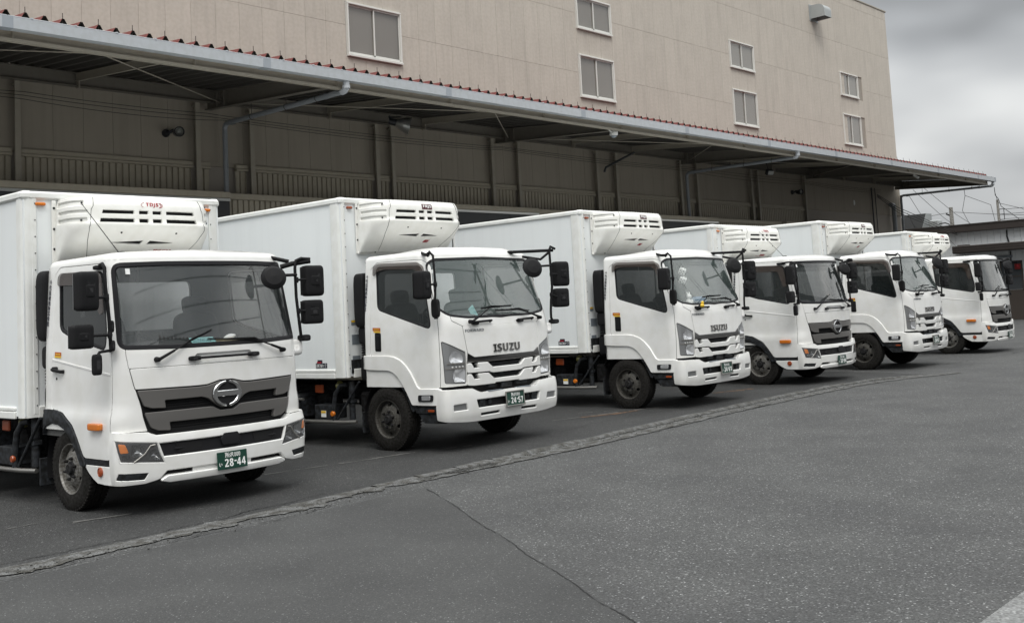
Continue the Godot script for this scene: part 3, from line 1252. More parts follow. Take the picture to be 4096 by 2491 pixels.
	if not hino:
		var lz := -1.45
		m.box(Vector3(-w + 0.0135, y0 + 0.163, lz + 0.13), Vector3(0.006, 0.065, 0.235))
		m.box(Vector3(-w + 0.0135, y0 + 0.215, lz + 0.10), Vector3(0.006, 0.045, 0.10))
		part("maker_sticker", m, "print_black", b)
		m = MB.new()
		m.box(Vector3(-w + 0.0125, y0 + 0.205, lz + 0.085), Vector3(0.007, 0.02, 0.09))
		part("sticker_band", m, "print_red", b)
		m = MB.new()
		var k := 0
		for ch in "日本フルハーフ":
			glyph(m, f, ch, Vector2(lz + 0.025 + k * 0.030, y0 + 0.142), Vector2(0.026, 0.042), 0.006, 0.006)
			k += 1
		part("sticker_lettering", m, "print_white", b)
		m = MB.new()
		m.box(Vector3(-0.93, 1.635, z1 - 0.0128), Vector3(0.085, 0.065, 0.006))
		m.cut()
		m.box(Vector3(-0.885, 1.41, z1 - 0.0128), Vector3(0.17, 0.13, 0.006))
		m.cut()
		m.box(Vector3(-0.905, 1.15, z1 - 0.0128), Vector3(0.13, 0.09, 0.006))
		part("data_label", m, "label_grey", b)
		m = MB.new()
		m.box(Vector3(-0.93, 1.652, z1 - 0.0118), Vector3(0.083, 0.028, 0.006))
		part("caution_label", m, "print_yellow", b)
		m = MB.new()
		m.box(Vector3(0, y0 + 0.14, z1 - 0.009), Vector3(w * 2 - 0.22, 0.18, 0.02), 0.004)
		part("scuff_plate", m, "dark_grey", b)

func build_unit(t: Node3D, hino: bool) -> void:
	# the refrigeration unit on the front of the box
	var dy := -0.165 if hino else 0.0
	var h := Hull.new()
	h.l1 = 0.60
	h.phi = 0.07
	h.r = 0.27
	h.f0 = -0.28
	h.zrear = -0.80
	h.rc = 0.004
	h.table = [[2.55 + dy, 0.815, -0.745], [2.60 + dy, 0.82, -0.70], [2.80 + dy, 0.82, -0.42], [2.895 + dy, 0.82, -0.315], [2.925 + dy, 0.82, -0.265], [2.955 + dy, 0.82, -0.262], [2.965 + dy, 0.815, -0.285], [3.19 + dy, 0.80, -0.295], [3.225 + dy, 0.79, -0.315], [3.25 + dy, 0.775, -0.35]]
	h.setup()
	var f := h.at
	var u := Node3D.new()
	u.name = "refrigeration_unit"
	u.position.x = 0.05 if hino else 0.0
	t.add_child(u, true)
	var yl := 2.575 + dy
	var ym := 2.945 + dy
	var yt := 3.25 + dy
	var e := h.side_end()
	var slots := []
	for row in 2:
		var ya := 2.985 + dy + row * 0.088
		var yb := ya + 0.052
		var lean := 0.012 * row
		slots.append(rnd([Vector2(-0.60 + lean * 2, ya), Vector2(-0.19, ya), Vector2(-0.19, yb), Vector2(-0.585 + lean * 2, yb)], 0.008))
		slots.append(rnd(rect(-0.145, ya, -0.02, yb), 0.008))
		slots.append(rnd(rect(0.02, ya, 0.145, yb), 0.008))
		slots.append(rnd([Vector2(0.19, ya), Vector2(0.60 - lean * 2, ya), Vector2(0.585 - lean * 2, yb), Vector2(0.19, yb)], 0.008))
	var pockets := []
	for s in [-1.0, 1.0]:
		for q in [[e - 0.06, 0.72, 2.985, 3.040], [e - 0.06, 0.72, 3.073, 3.120], [e - 0.015, 0.76, 3.155, 3.222]]:
			var p := rnd(rect(-q[0], q[2] + dy, -q[1], q[3] + dy), 0.018)
			pockets.append(p if s < 0 else mir(p))
	var m := MB.new()
	patch(m, f, PackedVector2Array(rect(-e, ym, e, yt)), slots + pockets, 0.0, 0.026, 0.05, 0.007)
	var slits := [rnd([Vector2(-0.40, 2.782 + dy), Vector2(-0.045, 2.768 + dy), Vector2(-0.02, 2.808 + dy), Vector2(-0.385, 2.790 + dy)], 0.004), rnd([Vector2(0.03, 2.768 + dy), Vector2(0.36, 2.782 + dy), Vector2(0.345, 2.790 + dy), Vector2(0.05, 2.808 + dy)], 0.004)]
	patch(m, f, PackedVector2Array(rect(-e, yl, e, ym)), slits, 0.0, 0.012, 0.045, 0.002)
	# the top
	var rows := []
	for k in 4:
		var row := PackedVector3Array()
		for j in 61:
			var s := lerpf(-e, e, j / 60.0)
			var p := h.at(s, yt)
			var q: float = k / 3.0
			row.push_back(Vector3(p.x * (1.0 - 0.12 * q), yt + 0.012 * (1.0 - (1.0 - q) * (1.0 - q)), lerpf(p.z, -0.80, q)))
		rows.append(row)
	m.grid(rows, false, true)
	for s in [-1.0, 1.0]:
		m.box(Vector3(s * 0.822, 2.90 + dy, -0.797), Vector3(0.05, 0.70, 0.016), 0.007)
	m.box(Vector3(0, 2.565 + dy, -0.792), Vector3(1.66, 0.04, 0.03), 0.008)
	part("unit_cover", m, "unit_white", u)
	m = MB.new()
	for p in pockets:
		m.cut()
		patch(m, f, grow(p, 0.012), [], -0.020, 0.0, 0.05)
	part("side_pocket", m, "unit_white", u)
	m = MB.new()
	for p in slots:
		m.cut()
		patch(m, f, grow(p, 0.006), [], -0.030, 0.0, 0.1)
	for p in slits:
		m.cut()
		patch(m, f, grow(p, 0.004), [], -0.012, 0.0, 0.1)
	part("vent_recess", m, "void_black", u)
	m = MB.new()
	for k in 4:
		m.cut()
		m.tube([h.at(-0.6, 2.995 + dy + k * 0.037) - Vector3(0, 0, 0.02), h.at(0.0, 2.995 + dy + k * 0.037) - Vector3(0, 0, 0.02), h.at(0.6, 2.995 + dy + k * 0.037) - Vector3(0, 0, 0.02)], 0.0035, 5)
	part("vent_louvre", m, "soft_black", u)
	m = MB.new()
	for s in [-1.0, 1.0]:
		for y in [3.19, 3.008]:
			m.lathe([Vector2(0.012, 0.0), Vector2(0.011, 0.006), Vector2(0.0, 0.007)], h.at(s * 0.77, y + dy) + Vector3(s * 0.008, 0, -0.012), nrm(f, s * 0.77, y + dy), 10)
		for y in [3.17, 2.95, 2.74]:
			m.lathe([Vector2(0.013, 0.0), Vector2(0.012, 0.008), Vector2(0.0, 0.009)], Vector3(s * 0.825, y + dy, -0.79), Vector3.BACK, 10)
		for q in [[0.33, 2.885], [0.60, 2.572]]:
			m.lathe([Vector2(0.011, 0.0), Vector2(0.010, 0.006), Vector2(0.0, 0.007)], h.at(s * q[0], q[1] + dy), nrm(f, s * q[0], q[1] + dy), 10)
	stuff(part("cover_screws", m, "dark_grey", u))
	m = MB.new()
	for s in [-1.0, 1.0]:
		var path := []
		var kinks := [Vector2(0.665, 3.248), Vector2(0.665, 3.155), Vector2(0.685, 3.12), Vector2(0.69, 2.98), Vector2(0.70, 2.93), Vector2(0.66, 2.80), Vector2(0.58, 2.66), Vector2(0.55, 2.58)]
		var seam := []
		for k in kinks.size() - 1:
			for j in 8:
				seam.append(kinks[k].lerp(kinks[k + 1], j / 8.0))
		for q in seam:
			path.append(h.at(s * q[0], q[1] + dy) + nrm(f, s * q[0], q[1] + dy) * 0.0006)
		m.cut()
		m.tube(path, 0.0025, 5)
	part("cover_seam", m, "dark_grey", u)
	m = MB.new()
	if hino:
		letters_on(m, "TDJS", 0.052, 0.155, f, 0.02, 3.155 + dy, 0.001, 0.002, 0.12)
		for s in [[-1.0, 0.115], [1.0, 0.09]]:
			for k in 3:
				var path := []
				for j in 7:
					var a := lerpf(2.0, 4.0, j / 6.0) if s[0] < 0 else lerpf(-1.0, 0.9, j / 6.0)
					path.append(h.at(0.02 + s[0] * 0.06 + cos(a) * (0.075 - k * 0.014), 3.180 + dy + sin(a) * 0.032) + Vector3(0, 0, 0.002))
				if s[0] > 0 or k == 0:
					m.tube(path, 0.0020, 5)
		letters_on(m, "TDJS40DC", 0.040, 0.22, f, 0.26, 2.685 + dy, 0.001, 0.002, 0.3)
		m.tube([h.at(0.02, 2.695 + dy) + Vector3(0, -0.001, 0.002), h.at(0.14, 2.692 + dy) + Vector3(0, -0.001, 0.002)], 0.003, 5)
		part("unit_lettering", m, "print_red", u)
	else:
		patch(m, f, PackedVector2Array(rect(-0.075, 3.135, 0.125, 3.205)), [], 0.004, 0.004, 0.02, 0.0)
		part("logo_label", m, "print_maroon", u)
		m = MB.new()
		letters_on(m, "FRJS", 0.046, 0.165, f, 0.025, 3.147, 0.006, 0.002)
		part("logo_lettering", m, "print_white", u)
		m = MB.new()
		letters_on(m, "400DF", 0.036, 0.105, f, 0.21, 2.70, 0.001, 0.002, 0.35)
		part("unit_lettering", m, "print_red", u)

func company_name(m: MB, h: Hull, z: float, y0: float, y1: float) -> void:
	# the company name down the rear edge of the cab, one sign below the other
	var name_ := "千代田運送株式会社"
	var f := h.at
	var step := (y1 - y0) / name_.length()
	var k := 0
	for ch in name_:
		var y := y1 - step * (k + 1)
		var s := h.ss(z - 0.004 * k, y)
		glyph(m, f, ch, Vector2(s - 0.021, y + step * 0.08), Vector2(0.042, step * 0.84), 0.0072, 0.004)
		k += 1

func roof(m: MB, h: Hull, y: float, rise: float, r: float, crown: Callable) -> void:
	# a rounded roof on the ring of the hull at height y
	var n := 120
	var e := h.length()
	var ring := []
	var nor := []
	for j in n:
		var s := lerpf(-e, e, float(j) / n)
		ring.append(h.at(s, y))
		var no := nrm(h.at, s, y)
		nor.append(Vector3(no.x, 0, no.z).normalized())
	var rows := []
	for k in 7:
		var a := k / 6.0 * PI / 2
		var row := PackedVector3Array()
		for j in n:
			var p: Vector3 = ring[j] - nor[j] * r * (1.0 - cos(a))
			row.push_back(Vector3(p.x, y + rise * sin(a), p.z))
		rows.append(row)
	var top: PackedVector3Array = rows[6]
	for k in range(1, 13):
		var q := 1.0 - k / 12.0
		var row := PackedVector3Array()
		for j in n:
			var p := top[j]
			var x := p.x * q
			var z := 0.15 + (p.z - 0.15) * q
			row.push_back(Vector3(x, y + rise + crown.call(x, z), z))
		rows.append(row)
	m.grid(rows, true)

func wiper(t: Node3D, pivot: Vector3, elbow: Vector3, tip0: Vector3, tip1: Vector3) -> void:
	var m := MB.new()
	m.lathe([Vector2(0.0, 0.03), Vector2(0.02, 0.026), Vector2(0.024, 0.0), Vector2(0.026, -0.03)], pivot, Vector3.BACK, 12)
	m.tube([pivot + Vector3(0, 0, 0.022), pivot.lerp(elbow, 0.45) + Vector3(0, 0, 0.02)], 0.016, 8, 0.012)
	m.tube([pivot.lerp(elbow, 0.45) + Vector3(0, 0, 0.02), elbow], 0.008, 6)
	m.tube([tip0, elbow, tip1], 0.007, 6)
	m.tube([tip0 - Vector3(0, 0.012, 0.01), elbow - Vector3(0, 0.010, 0.012), tip1 - Vector3(0, 0.012, 0.01)], 0.005, 6)
	m.tube([tip0.lerp(elbow, 0.4), elbow + Vector3(0, 0.012, 0.01), tip1.lerp(elbow, 0.4)], 0.006, 6)
	part("wiper", m, "soft_black", t)

func mirror_head(t: Node3D, c: Vector3, half: Vector3, arm: Array, yaw: float) -> void:
	# a rear-view mirror: its housing, its glass on the rear side and the arm that holds it
	var g := Node3D.new()
	g.name = "mirror" if not t.has_node("mirror") else "mirror_%03d" % t.get_children().filter(func(q): return q.name.begins_with("mirror")).size()
	t.add_child(g, true)
	var b := Basis(Vector3.UP, yaw)
	var m := MB.new()
	m.pillow(c, half, 0.38, 0.26, b, 32, 14)
	m.pillow(c + b * Vector3(0, 0, half.z * 0.75), Vector3(half.x * 0.5, half.y * 0.34, half.z * 0.34), 0.4, 0.4, b)
	part("mirror_housing", m, "soft_black", g)
	m = MB.new()
	m.box(c + b * Vector3(0, 0, -half.z * 0.99), Vector3(half.x * 1.78, half.y * 1.82, 0.004), 0.0, b)
	part("mirror_glass", m, "chrome", g)
	m = MB.new()
	m.tube(arm, 0.013, 8)
	m.lathe([Vector2(0.02, -0.03), Vector2(0.024, 0.0), Vector2(0.02, 0.03)], arm[0], Vector3.UP, 10)
	part("mirror_bracket", m, "soft_black", g)

func build_interior(t: Node3D, hino: bool) -> void:
	var yd := 1.50 if hino else 1.60
	var m := MB.new()
	m.box(Vector3(0, yd - 0.22, 0.66), Vector3(1.92, 0.40, 0.44), 0.06)
	m.pillow(Vector3(-0.42, yd - 0.02, 0.60), Vector3(0.30, 0.10, 0.20), 0.6, 0.5)
	m.box(Vector3(0.25, yd - 0.02, 0.62), Vector3(0.8, 0.05, 0.3), 0.02)
	part("dashboard", m, "dash", t)
	m = MB.new()
	m.box(Vector3(0, 0.86, 0.2), Vector3(1.98, 0.05, 1.3))
	part("cab_floor", m, "trim_grey", t)
	for x in [-0.55, 0.55]:
		m = MB.new()
		m.pillow(Vector3(x, 1.18, 0.02), Vector3(0.27, 0.13, 0.28), 0.35, 0.35)
		var b := Basis(Vector3.RIGHT, -0.16)
		m.pillow(Vector3(x, 1.52, -0.25), Vector3(0.25, 0.34, 0.10), 0.4, 0.4, b)
		m.pillow(Vector3(x, 1.93, -0.30), Vector3(0.14, 0.10, 0.06), 0.5, 0.5, b)
		part("seat", m, "seat", t)
	m = MB.new()
	m.pillow(Vector3(0.08, 1.20, -0.02), Vector3(0.17, 0.16, 0.26), 0.3, 0.3)
	part("centre_console", m, "dash", t)
	m = MB.new()
	var ring := []
	var wb := Basis(Vector3.RIGHT, -0.85)
	var wc := Vector3(-0.52, yd + 0.02, 0.40)
	for k in 33:
		var a := TAU * k / 32.0
		ring.append(wc + wb * Vector3(cos(a) * 0.215, sin(a) * 0.215, 0))
	m.tube(ring, 0.016, 8)
	for a in [0.15, PI - 0.15, -PI / 2]:
		m.tube([wc - wb * Vector3(0, 0, 0.03), wc + wb * Vector3(cos(a) * 0.21, sin(a) * 0.21, 0)], 0.015, 6)
	m.pillow(wc - wb * Vector3(0, 0, 0.03), Vector3(0.08, 0.06, 0.03), 0.6, 0.6, wb)
	m.tube([wc - wb * Vector3(0, 0, 0.04), wc + Vector3(0, -0.3, 0.25)], 0.035, 8)
	part("steering_wheel", m, "soft_black", t)

func lining(t: Node3D, h: Hull, y0: float, y1: float, openings: Array) -> void:
	# the inner skin of the cab, seen through the glass and in the gaps between the panels
	var e := h.length()
	var m := MB.new()
	patch(m, h.at, PackedVector2Array(rect(-e + 0.01, y0, e - 0.01, y1)), openings, -0.03, 0.0, 0.12)
	part("cab_lining", m, "trim_grey", t)

func headlight_base(t: Node3D, f: Callable, shape: PackedVector2Array, material: String, bowls: Array, s: int) -> Node3D:
	var g := Node3D.new()
	g.name = "headlight" if not t.has_node("headlight") else "headlight_001"
	t.add_child(g, true)
	var m := MB.new()
	patch(m, f, shape, bowls if s < 0 else bowls.map(func(p): return mir(p)), -0.012, 0.02, 0.05, 0.002)
	part("lamp_base", m, material, g)
	return g

func gap_shade(t: Node3D, f: Callable, outline: PackedVector2Array, gap: float, subs := []) -> void:
	# a black strip painted in for the shade of the gap round a panel
	var m := MB.new()
	patch(m, f, grow(outline, gap - 0.002), [grow(outline, 0.0015)] + subs, -0.006, 0.0, 0.05)
	part("panel_gap", m, "void_black", t)

# ---- the cab with white bars across its grille
func build_cab_barred(t: Node3D) -> void:
	var h := Hull.new()
	h.l1 = 0.84
	h.phi = 0.13
	h.r = 0.20
	h.f0 = 1.05
	h.zrear = -0.48
	h.table = [[0.5, 1.075, 1.03], [0.8, 1.075, 1.045], [1.1, 1.075, 1.055], [1.5, 1.07, 1.035], [1.62, 1.065, 1.01], [2.36, 1.012, 0.755], [2.44, 0.998, 0.72]]
	h.setup()
	var f := h.at
	var e := h.length()
	var yr := 2.415
	# outlines
	var wsp := both([Vector2(0, 1.632), Vector2(-0.60, 1.642), Vector2(-0.90, 1.682), Vector2(-1.01, 1.80), Vector2(-0.972, 2.30), Vector2(-0.88, 2.358), Vector2(0, 2.378)])
	wsp.remove_at(0)
	var ws := rnd(h.F(wsp), 0.07)
	var ws_frame := grow(ws, 0.028)
	var win := rnd(h.S([Vector2(-0.175, 1.795), Vector2(0.775, 1.525), Vector2(0.745, 1.70), Vector2(0.605, 2.285), Vector2(-0.215, 2.315)]), 0.06)
	var win_frame := grow(win, 0.022)
	var door := rnd(h.S([Vector2(-0.33, 1.20), Vector2(0.02, 1.195), Vector2(0.14, 1.18), Vector2(0.25, 1.14), Vector2(0.34, 1.075), Vector2(0.42, 0.99), Vector2(0.53, 0.82), Vector2(0.58, 0.785), Vector2(0.885, 0.785), Vector2(0.885, 1.50), Vector2(0.865, 1.62), Vector2(0.70, 2.30), Vector2(0.60, 2.372), Vector2(-0.22, 2.385), Vector2(-0.335, 2.30)]), 0.035)
	var arch := rnd(h.S([Vector2(-0.475, 1.035), Vector2(-0.35, 1.02), Vector2(0.02, 1.01), Vector2(0.10, 0.985), Vector2(0.18, 0.935), Vector2(0.26, 0.845), Vector2(0.34, 0.735), Vector2(0.43, 0.585), Vector2(0.90, 0.585), Vector2(0.90, 0.778), Vector2(0.57, 0.778), Vector2(0.525, 0.81), Vector2(0.41, 0.985), Vector2(0.33, 1.068), Vector2(0.24, 1.132), Vector2(0.13, 1.172), Vector2(0.01, 1.187), Vector2(-0.475, 1.192)]), 0.02)
	var hood := rnd(h.F([Vector2(-0.665, 1.188), Vector2(-0.565, 1.137), Vector2(0.565, 1.137), Vector2(0.665, 1.188), Vector2(0.715, 1.518), Vector2(-0.715, 1.518)]), 0.012)
	var cowl := rnd(h.F([Vector2(-0.70, 1.524), Vector2(0.70, 1.524), Vector2(0.865, 1.60), Vector2(0.87, 1.66), Vector2(0, 1.60), Vector2(-0.87, 1.66), Vector2(-0.865, 1.60)]), 0.004)
	var strip := PackedVector2Array(h.F([Vector2(-0.692, 1.082), Vector2(-0.3, 1.072), Vector2(0.3, 1.072), Vector2(0.692, 1.082), Vector2(0.678, 1.185), Vector2(0.565, 1.130), Vector2(-0.565, 1.130), Vector2(-0.678, 1.185)]))
	var grille := PackedVector2Array(h.F([Vector2(-0.705, 0.79), Vector2(0.705, 0.79), Vector2(0.695, 1.078), Vector2(-0.695, 1.078)]))
	var lamp := rnd(h.F([Vector2(-1.005, 0.845), Vector2(-0.715, 0.825), Vector2(-0.712, 1.198), Vector2(-1.022, 1.345)]), 0.018)
	var body_low := PackedVector2Array(h.S([Vector2(0.893, 0.80), Vector2(0.893, 0.60), Vector2(-0.47, 0.60), Vector2(-0.47, 0.80)]))
	# the lining and its openings
	var rear_win := rnd([Vector2(e - 0.62, 1.72), Vector2(e + 0.62, 1.72), Vector2(e + 0.62, 2.26), Vector2(e - 0.62, 2.26)], 0.06)
	var rw_l := rnd(rect(e - 0.66, 1.70, e + 0.2, 2.26), 0.06)
	lining(t, h, 0.80, yr + 0.02, [grow(ws, 0.01), win_frame, mir(win_frame), rw_l, mir(rw_l), grow(lamp, -0.005), mir(grow(lamp, -0.005)), grow(grille, -0.004)])
	# the white panels
	var m := MB.new()
	var outer := PackedVector2Array(rect(-e, 0.80, e, yr + 0.002))
	var er := h.side_end()
	var low := PackedVector2Array(rect(-e - 0.1, 0.7, -er - 0.05, 1.0))
	var gap := 0.0115
	var grow_door := grow(door, gap)
	var grow_arch := grow(arch, gap)
	var front_cut := PackedVector2Array(h.F([Vector2(-0.705, 0.7), Vector2(0.705, 0.7), Vector2(0.698, 1.078), Vector2(-0.698, 1.078)]))
	patch(m, f, outer, [ws_frame, grow_door, mir(grow_door), grow_arch, mir(grow_arch), grow(hood, gap), grow(cowl, gap), grow(strip, 0.001), grow(lamp, gap), mir(grow(lamp, gap)), front_cut, rw_l, mir(rw_l)], 0.0, 0.016, 0.07)
	roof(m, h, yr, 0.075, 0.11, func(x, z):
		var lift := 0.045 * smoothstep(0.62, 0.45, absf(x) * 0.75) * smoothstep(0.75, 0.45, z) * smoothstep(-0.45, 0.35, z + 0.1)
		return 0.02 * (1.0 - absf(x)) + lift)
	# the base of the far mirror stay
	m.pillow(Vector3(1.05, 1.42, 0.86), Vector3(0.09, 0.075, 0.07), 0.5, 0.5)
	part("cab_body", m, "white_paint", t)
	m = MB.new()
	patch(m, f, hood, [], 0.002, 0.016, 0.07)
	part("hood_panel", m, "white_paint", t)
	gap_shade(t, f, hood, gap)
	m = MB.new()
	patch(m, f, cowl, [ws_frame], 0.0, 0.016, 0.07)
	part("cowl_panel", m, "white_paint", t)
	gap_shade(t, f, cowl, gap * 0.8, [ws_frame])
	m = MB.new()
	patch(m, f, strip, [], 0.006, 0.02, 0.07)
	part("chrome_strip", m, "dark_chrome", t)
	for s in [-1, 1]:
		var q := arch if s < 0 else mir(arch)
		m = MB.new()
		patch(m, f, q, [], 0.022, 0.04, 0.06, 0.008)
		part("wheel_arch_flare", m, "white_paint", t)
		m = MB.new()
		# the dark lip under the flare and the step panel below the cab
		var lip := rnd(h.S([Vector2(-0.47, 1.03), Vector2(0.02, 1.005), Vector2(0.10, 0.98), Vector2(0.18, 0.93), Vector2(0.26, 0.84), Vector2(0.34, 0.73), Vector2(0.425, 0.585), Vector2(0.44, 0.50), Vector2(0.40, 0.50), Vector2(0.30, 0.70), Vector2(0.22, 0.80), Vector2(0.12, 0.87), Vector2(0.0, 0.905), Vector2(-0.47, 0.91)]), 0.02)
		patch(m, f, lip if s < 0 else mir(lip), [], -0.004, 0.05, 0.08)
		part("arch_lip", m, "dark_grey", t)
		m = MB.new()
		var step := rnd(h.S([Vector2(0.60, 0.375), Vector2(1.0, 0.375), Vector2(1.0, 0.555), Vector2(0.46, 0.545)]), 0.02)
		var stp := PackedVector2Array(h.S([Vector2(0.60, 0.365), Vector2(0.93, 0.365), Vector2(0.93, 0.475), Vector2(0.49, 0.475)]))
		var stq := PackedVector2Array(h.S([Vector2(0.475, 0.485), Vector2(0.93, 0.485), Vector2(0.93, 0.565), Vector2(0.44, 0.56)]))
		patch(m, f, stp if s < 0 else mir(stp), [], -0.02, 0.2, 0.08)
		m.cut()
		patch(m, f, stq if s < 0 else mir(stq), [], -0.005, 0.2, 0.08)
		part("step_panel", m, "dark_grey", t)
		m = MB.new()
		var og := rnd(h.S([Vector2(0.69, 0.505), Vector2(0.79, 0.505), Vector2(0.79, 0.528), Vector2(0.69, 0.528)]), 0.006)
		patch(m, f, og if s < 0 else mir(og), [], 0.004, 0.012, 0.1)
		part("side_reflector_strip", m, "amber_dark", t)
		m = MB.new()
		var fr := rnd(h.S([Vector2(0.555, 0.63), Vector2(0.80, 0.635), Vector2(0.81, 0.71), Vector2(0.555, 0.705)]), 0.02)
		patch(m, f, fr if s < 0 else mir(fr), [], 0.035, 0.02, 0.1)
		part("side_lamp_frame", m, "black_plastic", t)
		m = MB.new()
		var fl := rnd(h.S([Vector2(0.625, 0.645), Vector2(0.765, 0.648), Vector2(0.77, 0.698), Vector2(0.625, 0.694)]), 0.01)
		patch(m, f, fl if s < 0 else mir(fl), [], 0.042, 0.012, 0.1)
		part("side_lamp", m, "reflector", t)
		# the door
		var d := Node3D.new()
		d.name = "door" if s < 0 else "door_001"
		t.add_child(d, true)
		m = MB.new()
		patch(m, f, door if s < 0 else mir(door), [win_frame if s < 0 else mir(win_frame)], 0.001, 0.016, 0.07)
		part("door_panel", m, "white_paint", d)
		gap_shade(d, f, door if s < 0 else mir(door), gap)
		m = MB.new()
		patch(m, f, win_frame if s < 0 else mir(win_frame), [win if s < 0 else mir(win)], 0.0, 0.02, 0.05)
		part("window_seal", m, "black_plastic", d)
		m = MB.new()
		patch(m, f, grow(win, 0.004) if s < 0 else mir(grow(win, 0.004)), [], -0.008, 0.0, 0.08)
		part("side_window", m, "side_glass", d)
		m = MB.new()
		var vis := rnd(h.S([Vector2(-0.262, 2.22), Vector2(-0.225, 2.225), Vector2(-0.195, 2.268), Vector2(-0.05, 2.292), Vector2(0.50, 2.262), Vector2(0.575, 2.225), Vector2(0.665, 2.04), Vector2(0.70, 2.08), Vector2(0.64, 2.29), Vector2(0.56, 2.345), Vector2(-0.17, 2.372), Vector2(-0.262, 2.34)]), 0.03)
		patch(m, f, vis if s < 0 else mir(vis), [], 0.028, 0.004, 0.06)
		part("window_visor", m, "visor", d)
		m = MB.new()
		var hd := rnd(h.S([Vector2(-0.235, 1.255), Vector2(-0.125, 1.25), Vector2(-0.125, 1.482), Vector2(-0.235, 1.487)]), 0.02)
		patch(m, f, hd if s < 0 else mir(hd), [], 0.006, 0.012, 0.1)
		var hg := rnd(h.S([Vector2(-0.205, 1.28), Vector2(-0.155, 1.278), Vector2(-0.155, 1.45), Vector2(-0.205, 1.455)]), 0.015)
		patch(m, f, hg if s < 0 else mir(hg), [], 0.020, 0.012, 0.1)
		part("door_handle", m, "soft_black", d)
		m = MB.new()
		var st := PackedVector2Array(h.S([Vector2(-0.275, 1.515), Vector2(-0.13, 1.51), Vector2(-0.13, 1.55), Vector2(-0.275, 1.555)]))
		patch(m, f, st if s < 0 else mir(st), [], 0.004, 0.002, 0.1, 0.0)
		part("warning_sticker", m, "print_orange", d)
		m = MB.new()
		var sy := PackedVector2Array(h.S([Vector2(-0.26, 1.492), Vector2(-0.13, 1.488), Vector2(-0.13, 1.508), Vector2(-0.26, 1.512)]))
		patch(m, f, sy if s < 0 else mir(sy), [], 0.004, 0.002, 0.1, 0.0)
		var sl := PackedVector2Array(h.S([Vector2(-0.255, 1.530), Vector2(-0.15, 1.526), Vector2(-0.15, 1.535), Vector2(-0.255, 1.539)]))
		patch(m, f, sl if s < 0 else mir(sl), [], 0.006, 0.002, 0.1, 0.0)
		part("sticker_print", m, "print_yellow", d)
		# headlight
		var q2 := lamp if s < 0 else mir(lamp)
		var up := rnd(h.F([Vector2(-0.95, 1.085), Vector2(-0.755, 1.082), Vector2(-0.755, 1.15), Vector2(-0.79, 1.20), Vector2(-0.87, 1.235), Vector2(-0.94, 1.20), Vector2(-0.965, 1.14)]), 0.03)
		var lo := rnd(h.F([Vector2(-0.90, 0.85), Vector2(-0.725, 0.843), Vector2(-0.722, 1.0), Vector2(-0.89, 1.005), Vector2(-0.925, 0.93)]), 0.02)
		var g := headlight_base(t, f, q2, "lamp_grey", [up, lo], s)
		m = MB.new()
		for bowl in [up, lo]:
			var c := Vector2.ZERO
			for p in bowl:
				c += p / bowl.size()
			var rows := []
			for k in 5:
				var row := PackedVector3Array()
				for p in bowl:
					var w: Vector2 = c.lerp(p, 1.0 - k / 4.0 * 0.98)
					if s > 0:
						w.x = -w.x
					row.push_back(f.call(w.x, w.y) + nrm(f, w.x, w.y) * (-0.004 - 0.045 * (1.0 - pow(1.0 - k / 4.0, 2.0))))
				rows.append(row)
			m.cut()
			m.grid(rows, true, s > 0)
		part("lamp_reflector", m, "reflector", g)
		m = MB.new()
		var strips := [rnd(h.F([Vector2(-0.985, 1.068), Vector2(-0.72, 1.06), Vector2(-0.72, 1.074), Vector2(-0.985, 1.082)]), 0.003), rnd(h.F([Vector2(-1.0, 1.008), Vector2(-0.72, 1.002), Vector2(-0.72, 1.016), Vector2(-1.0, 1.022)]), 0.003)]
		for p in strips:
			m.cut()
			patch(m, f, p if s < 0 else mir(p), [], 0.0, 0.012, 0.1)
		part("lamp_divider", m, "rim", g)
		m = MB.new()
		for x in [-0.92, -0.865, -0.81, -0.76]:
			var p := rnd(h.F([Vector2(x - 0.009, 1.026), Vector2(x + 0.009, 1.026), Vector2(x + 0.009, 1.040), Vector2(x - 0.009, 1.040)]), 0.006)
			m.cut()
			patch(m, f, p if s < 0 else mir(p), [], 0.0, 0.012, 0.1, 0.001)
		part("lamp_diode", m, "led", g)
		m = MB.new()
		patch(m, f, q2, [], 0.006, 0.0, 0.06)
		part("lamp_lens", m, "lamp_glass", g)
		# cowl grips
		m = MB.new()
		var gx := [-0.56, -0.24] if s < 0 else [0.28, 0.60]
		var ga: Vector3 = f.call(h.fs(gx[0], 1.565), 1.565) + Vector3(0, 0, 0.035)
		var gb: Vector3 = f.call(h.fs(gx[1], 1.575), 1.575) + Vector3(0, 0, 0.035)
		m.tube([ga - Vector3(0, 0.015, 0.04), ga, gb, gb - Vector3(0, 0.015, 0.04)], 0.015, 8)
		m.pillow(ga + Vector3(0.05, -0.012, -0.012), Vector3(0.055, 0.022, 0.022), 0.5, 0.5)
		part("cowl_grip", m, "soft_black", t)
	# windshield
	m = MB.new()
	patch(m, f, ws_frame, [ws], 0.001, 0.02, 0.05)
	part("windshield_seal", m, "black_plastic", t)
	m = MB.new()
	patch(m, f, grow(ws, 0.004), [], -0.006, 0.0, 0.08)
	part("windshield", m, "windshield_glass", t)
	m = MB.new()
	patch(m, f, grow(ws, 0.004), [], -0.012, 0.0, 0.08)
	part("windshield_inner_face", m, "clear_glass", t)
	m = MB.new()
	patch(m, f, rw_l, [], -0.01, 0.0, 0.15)
	m.cut()
	patch(m, f, mir(rw_l), [], -0.01, 0.0, 0.15)
	part("rear_window", m, "clear_glass", t)
	# grille: a dark recess with two white bars and slats between them
	var gr := Node3D.new()
	gr.name = "grille"
	t.add_child(gr, true)
	m = MB.new()
	patch(m, f, PackedVector2Array(rect(-0.74, 0.70, 0.74, 1.10)), [], -0.055, 0.0, 0.1)
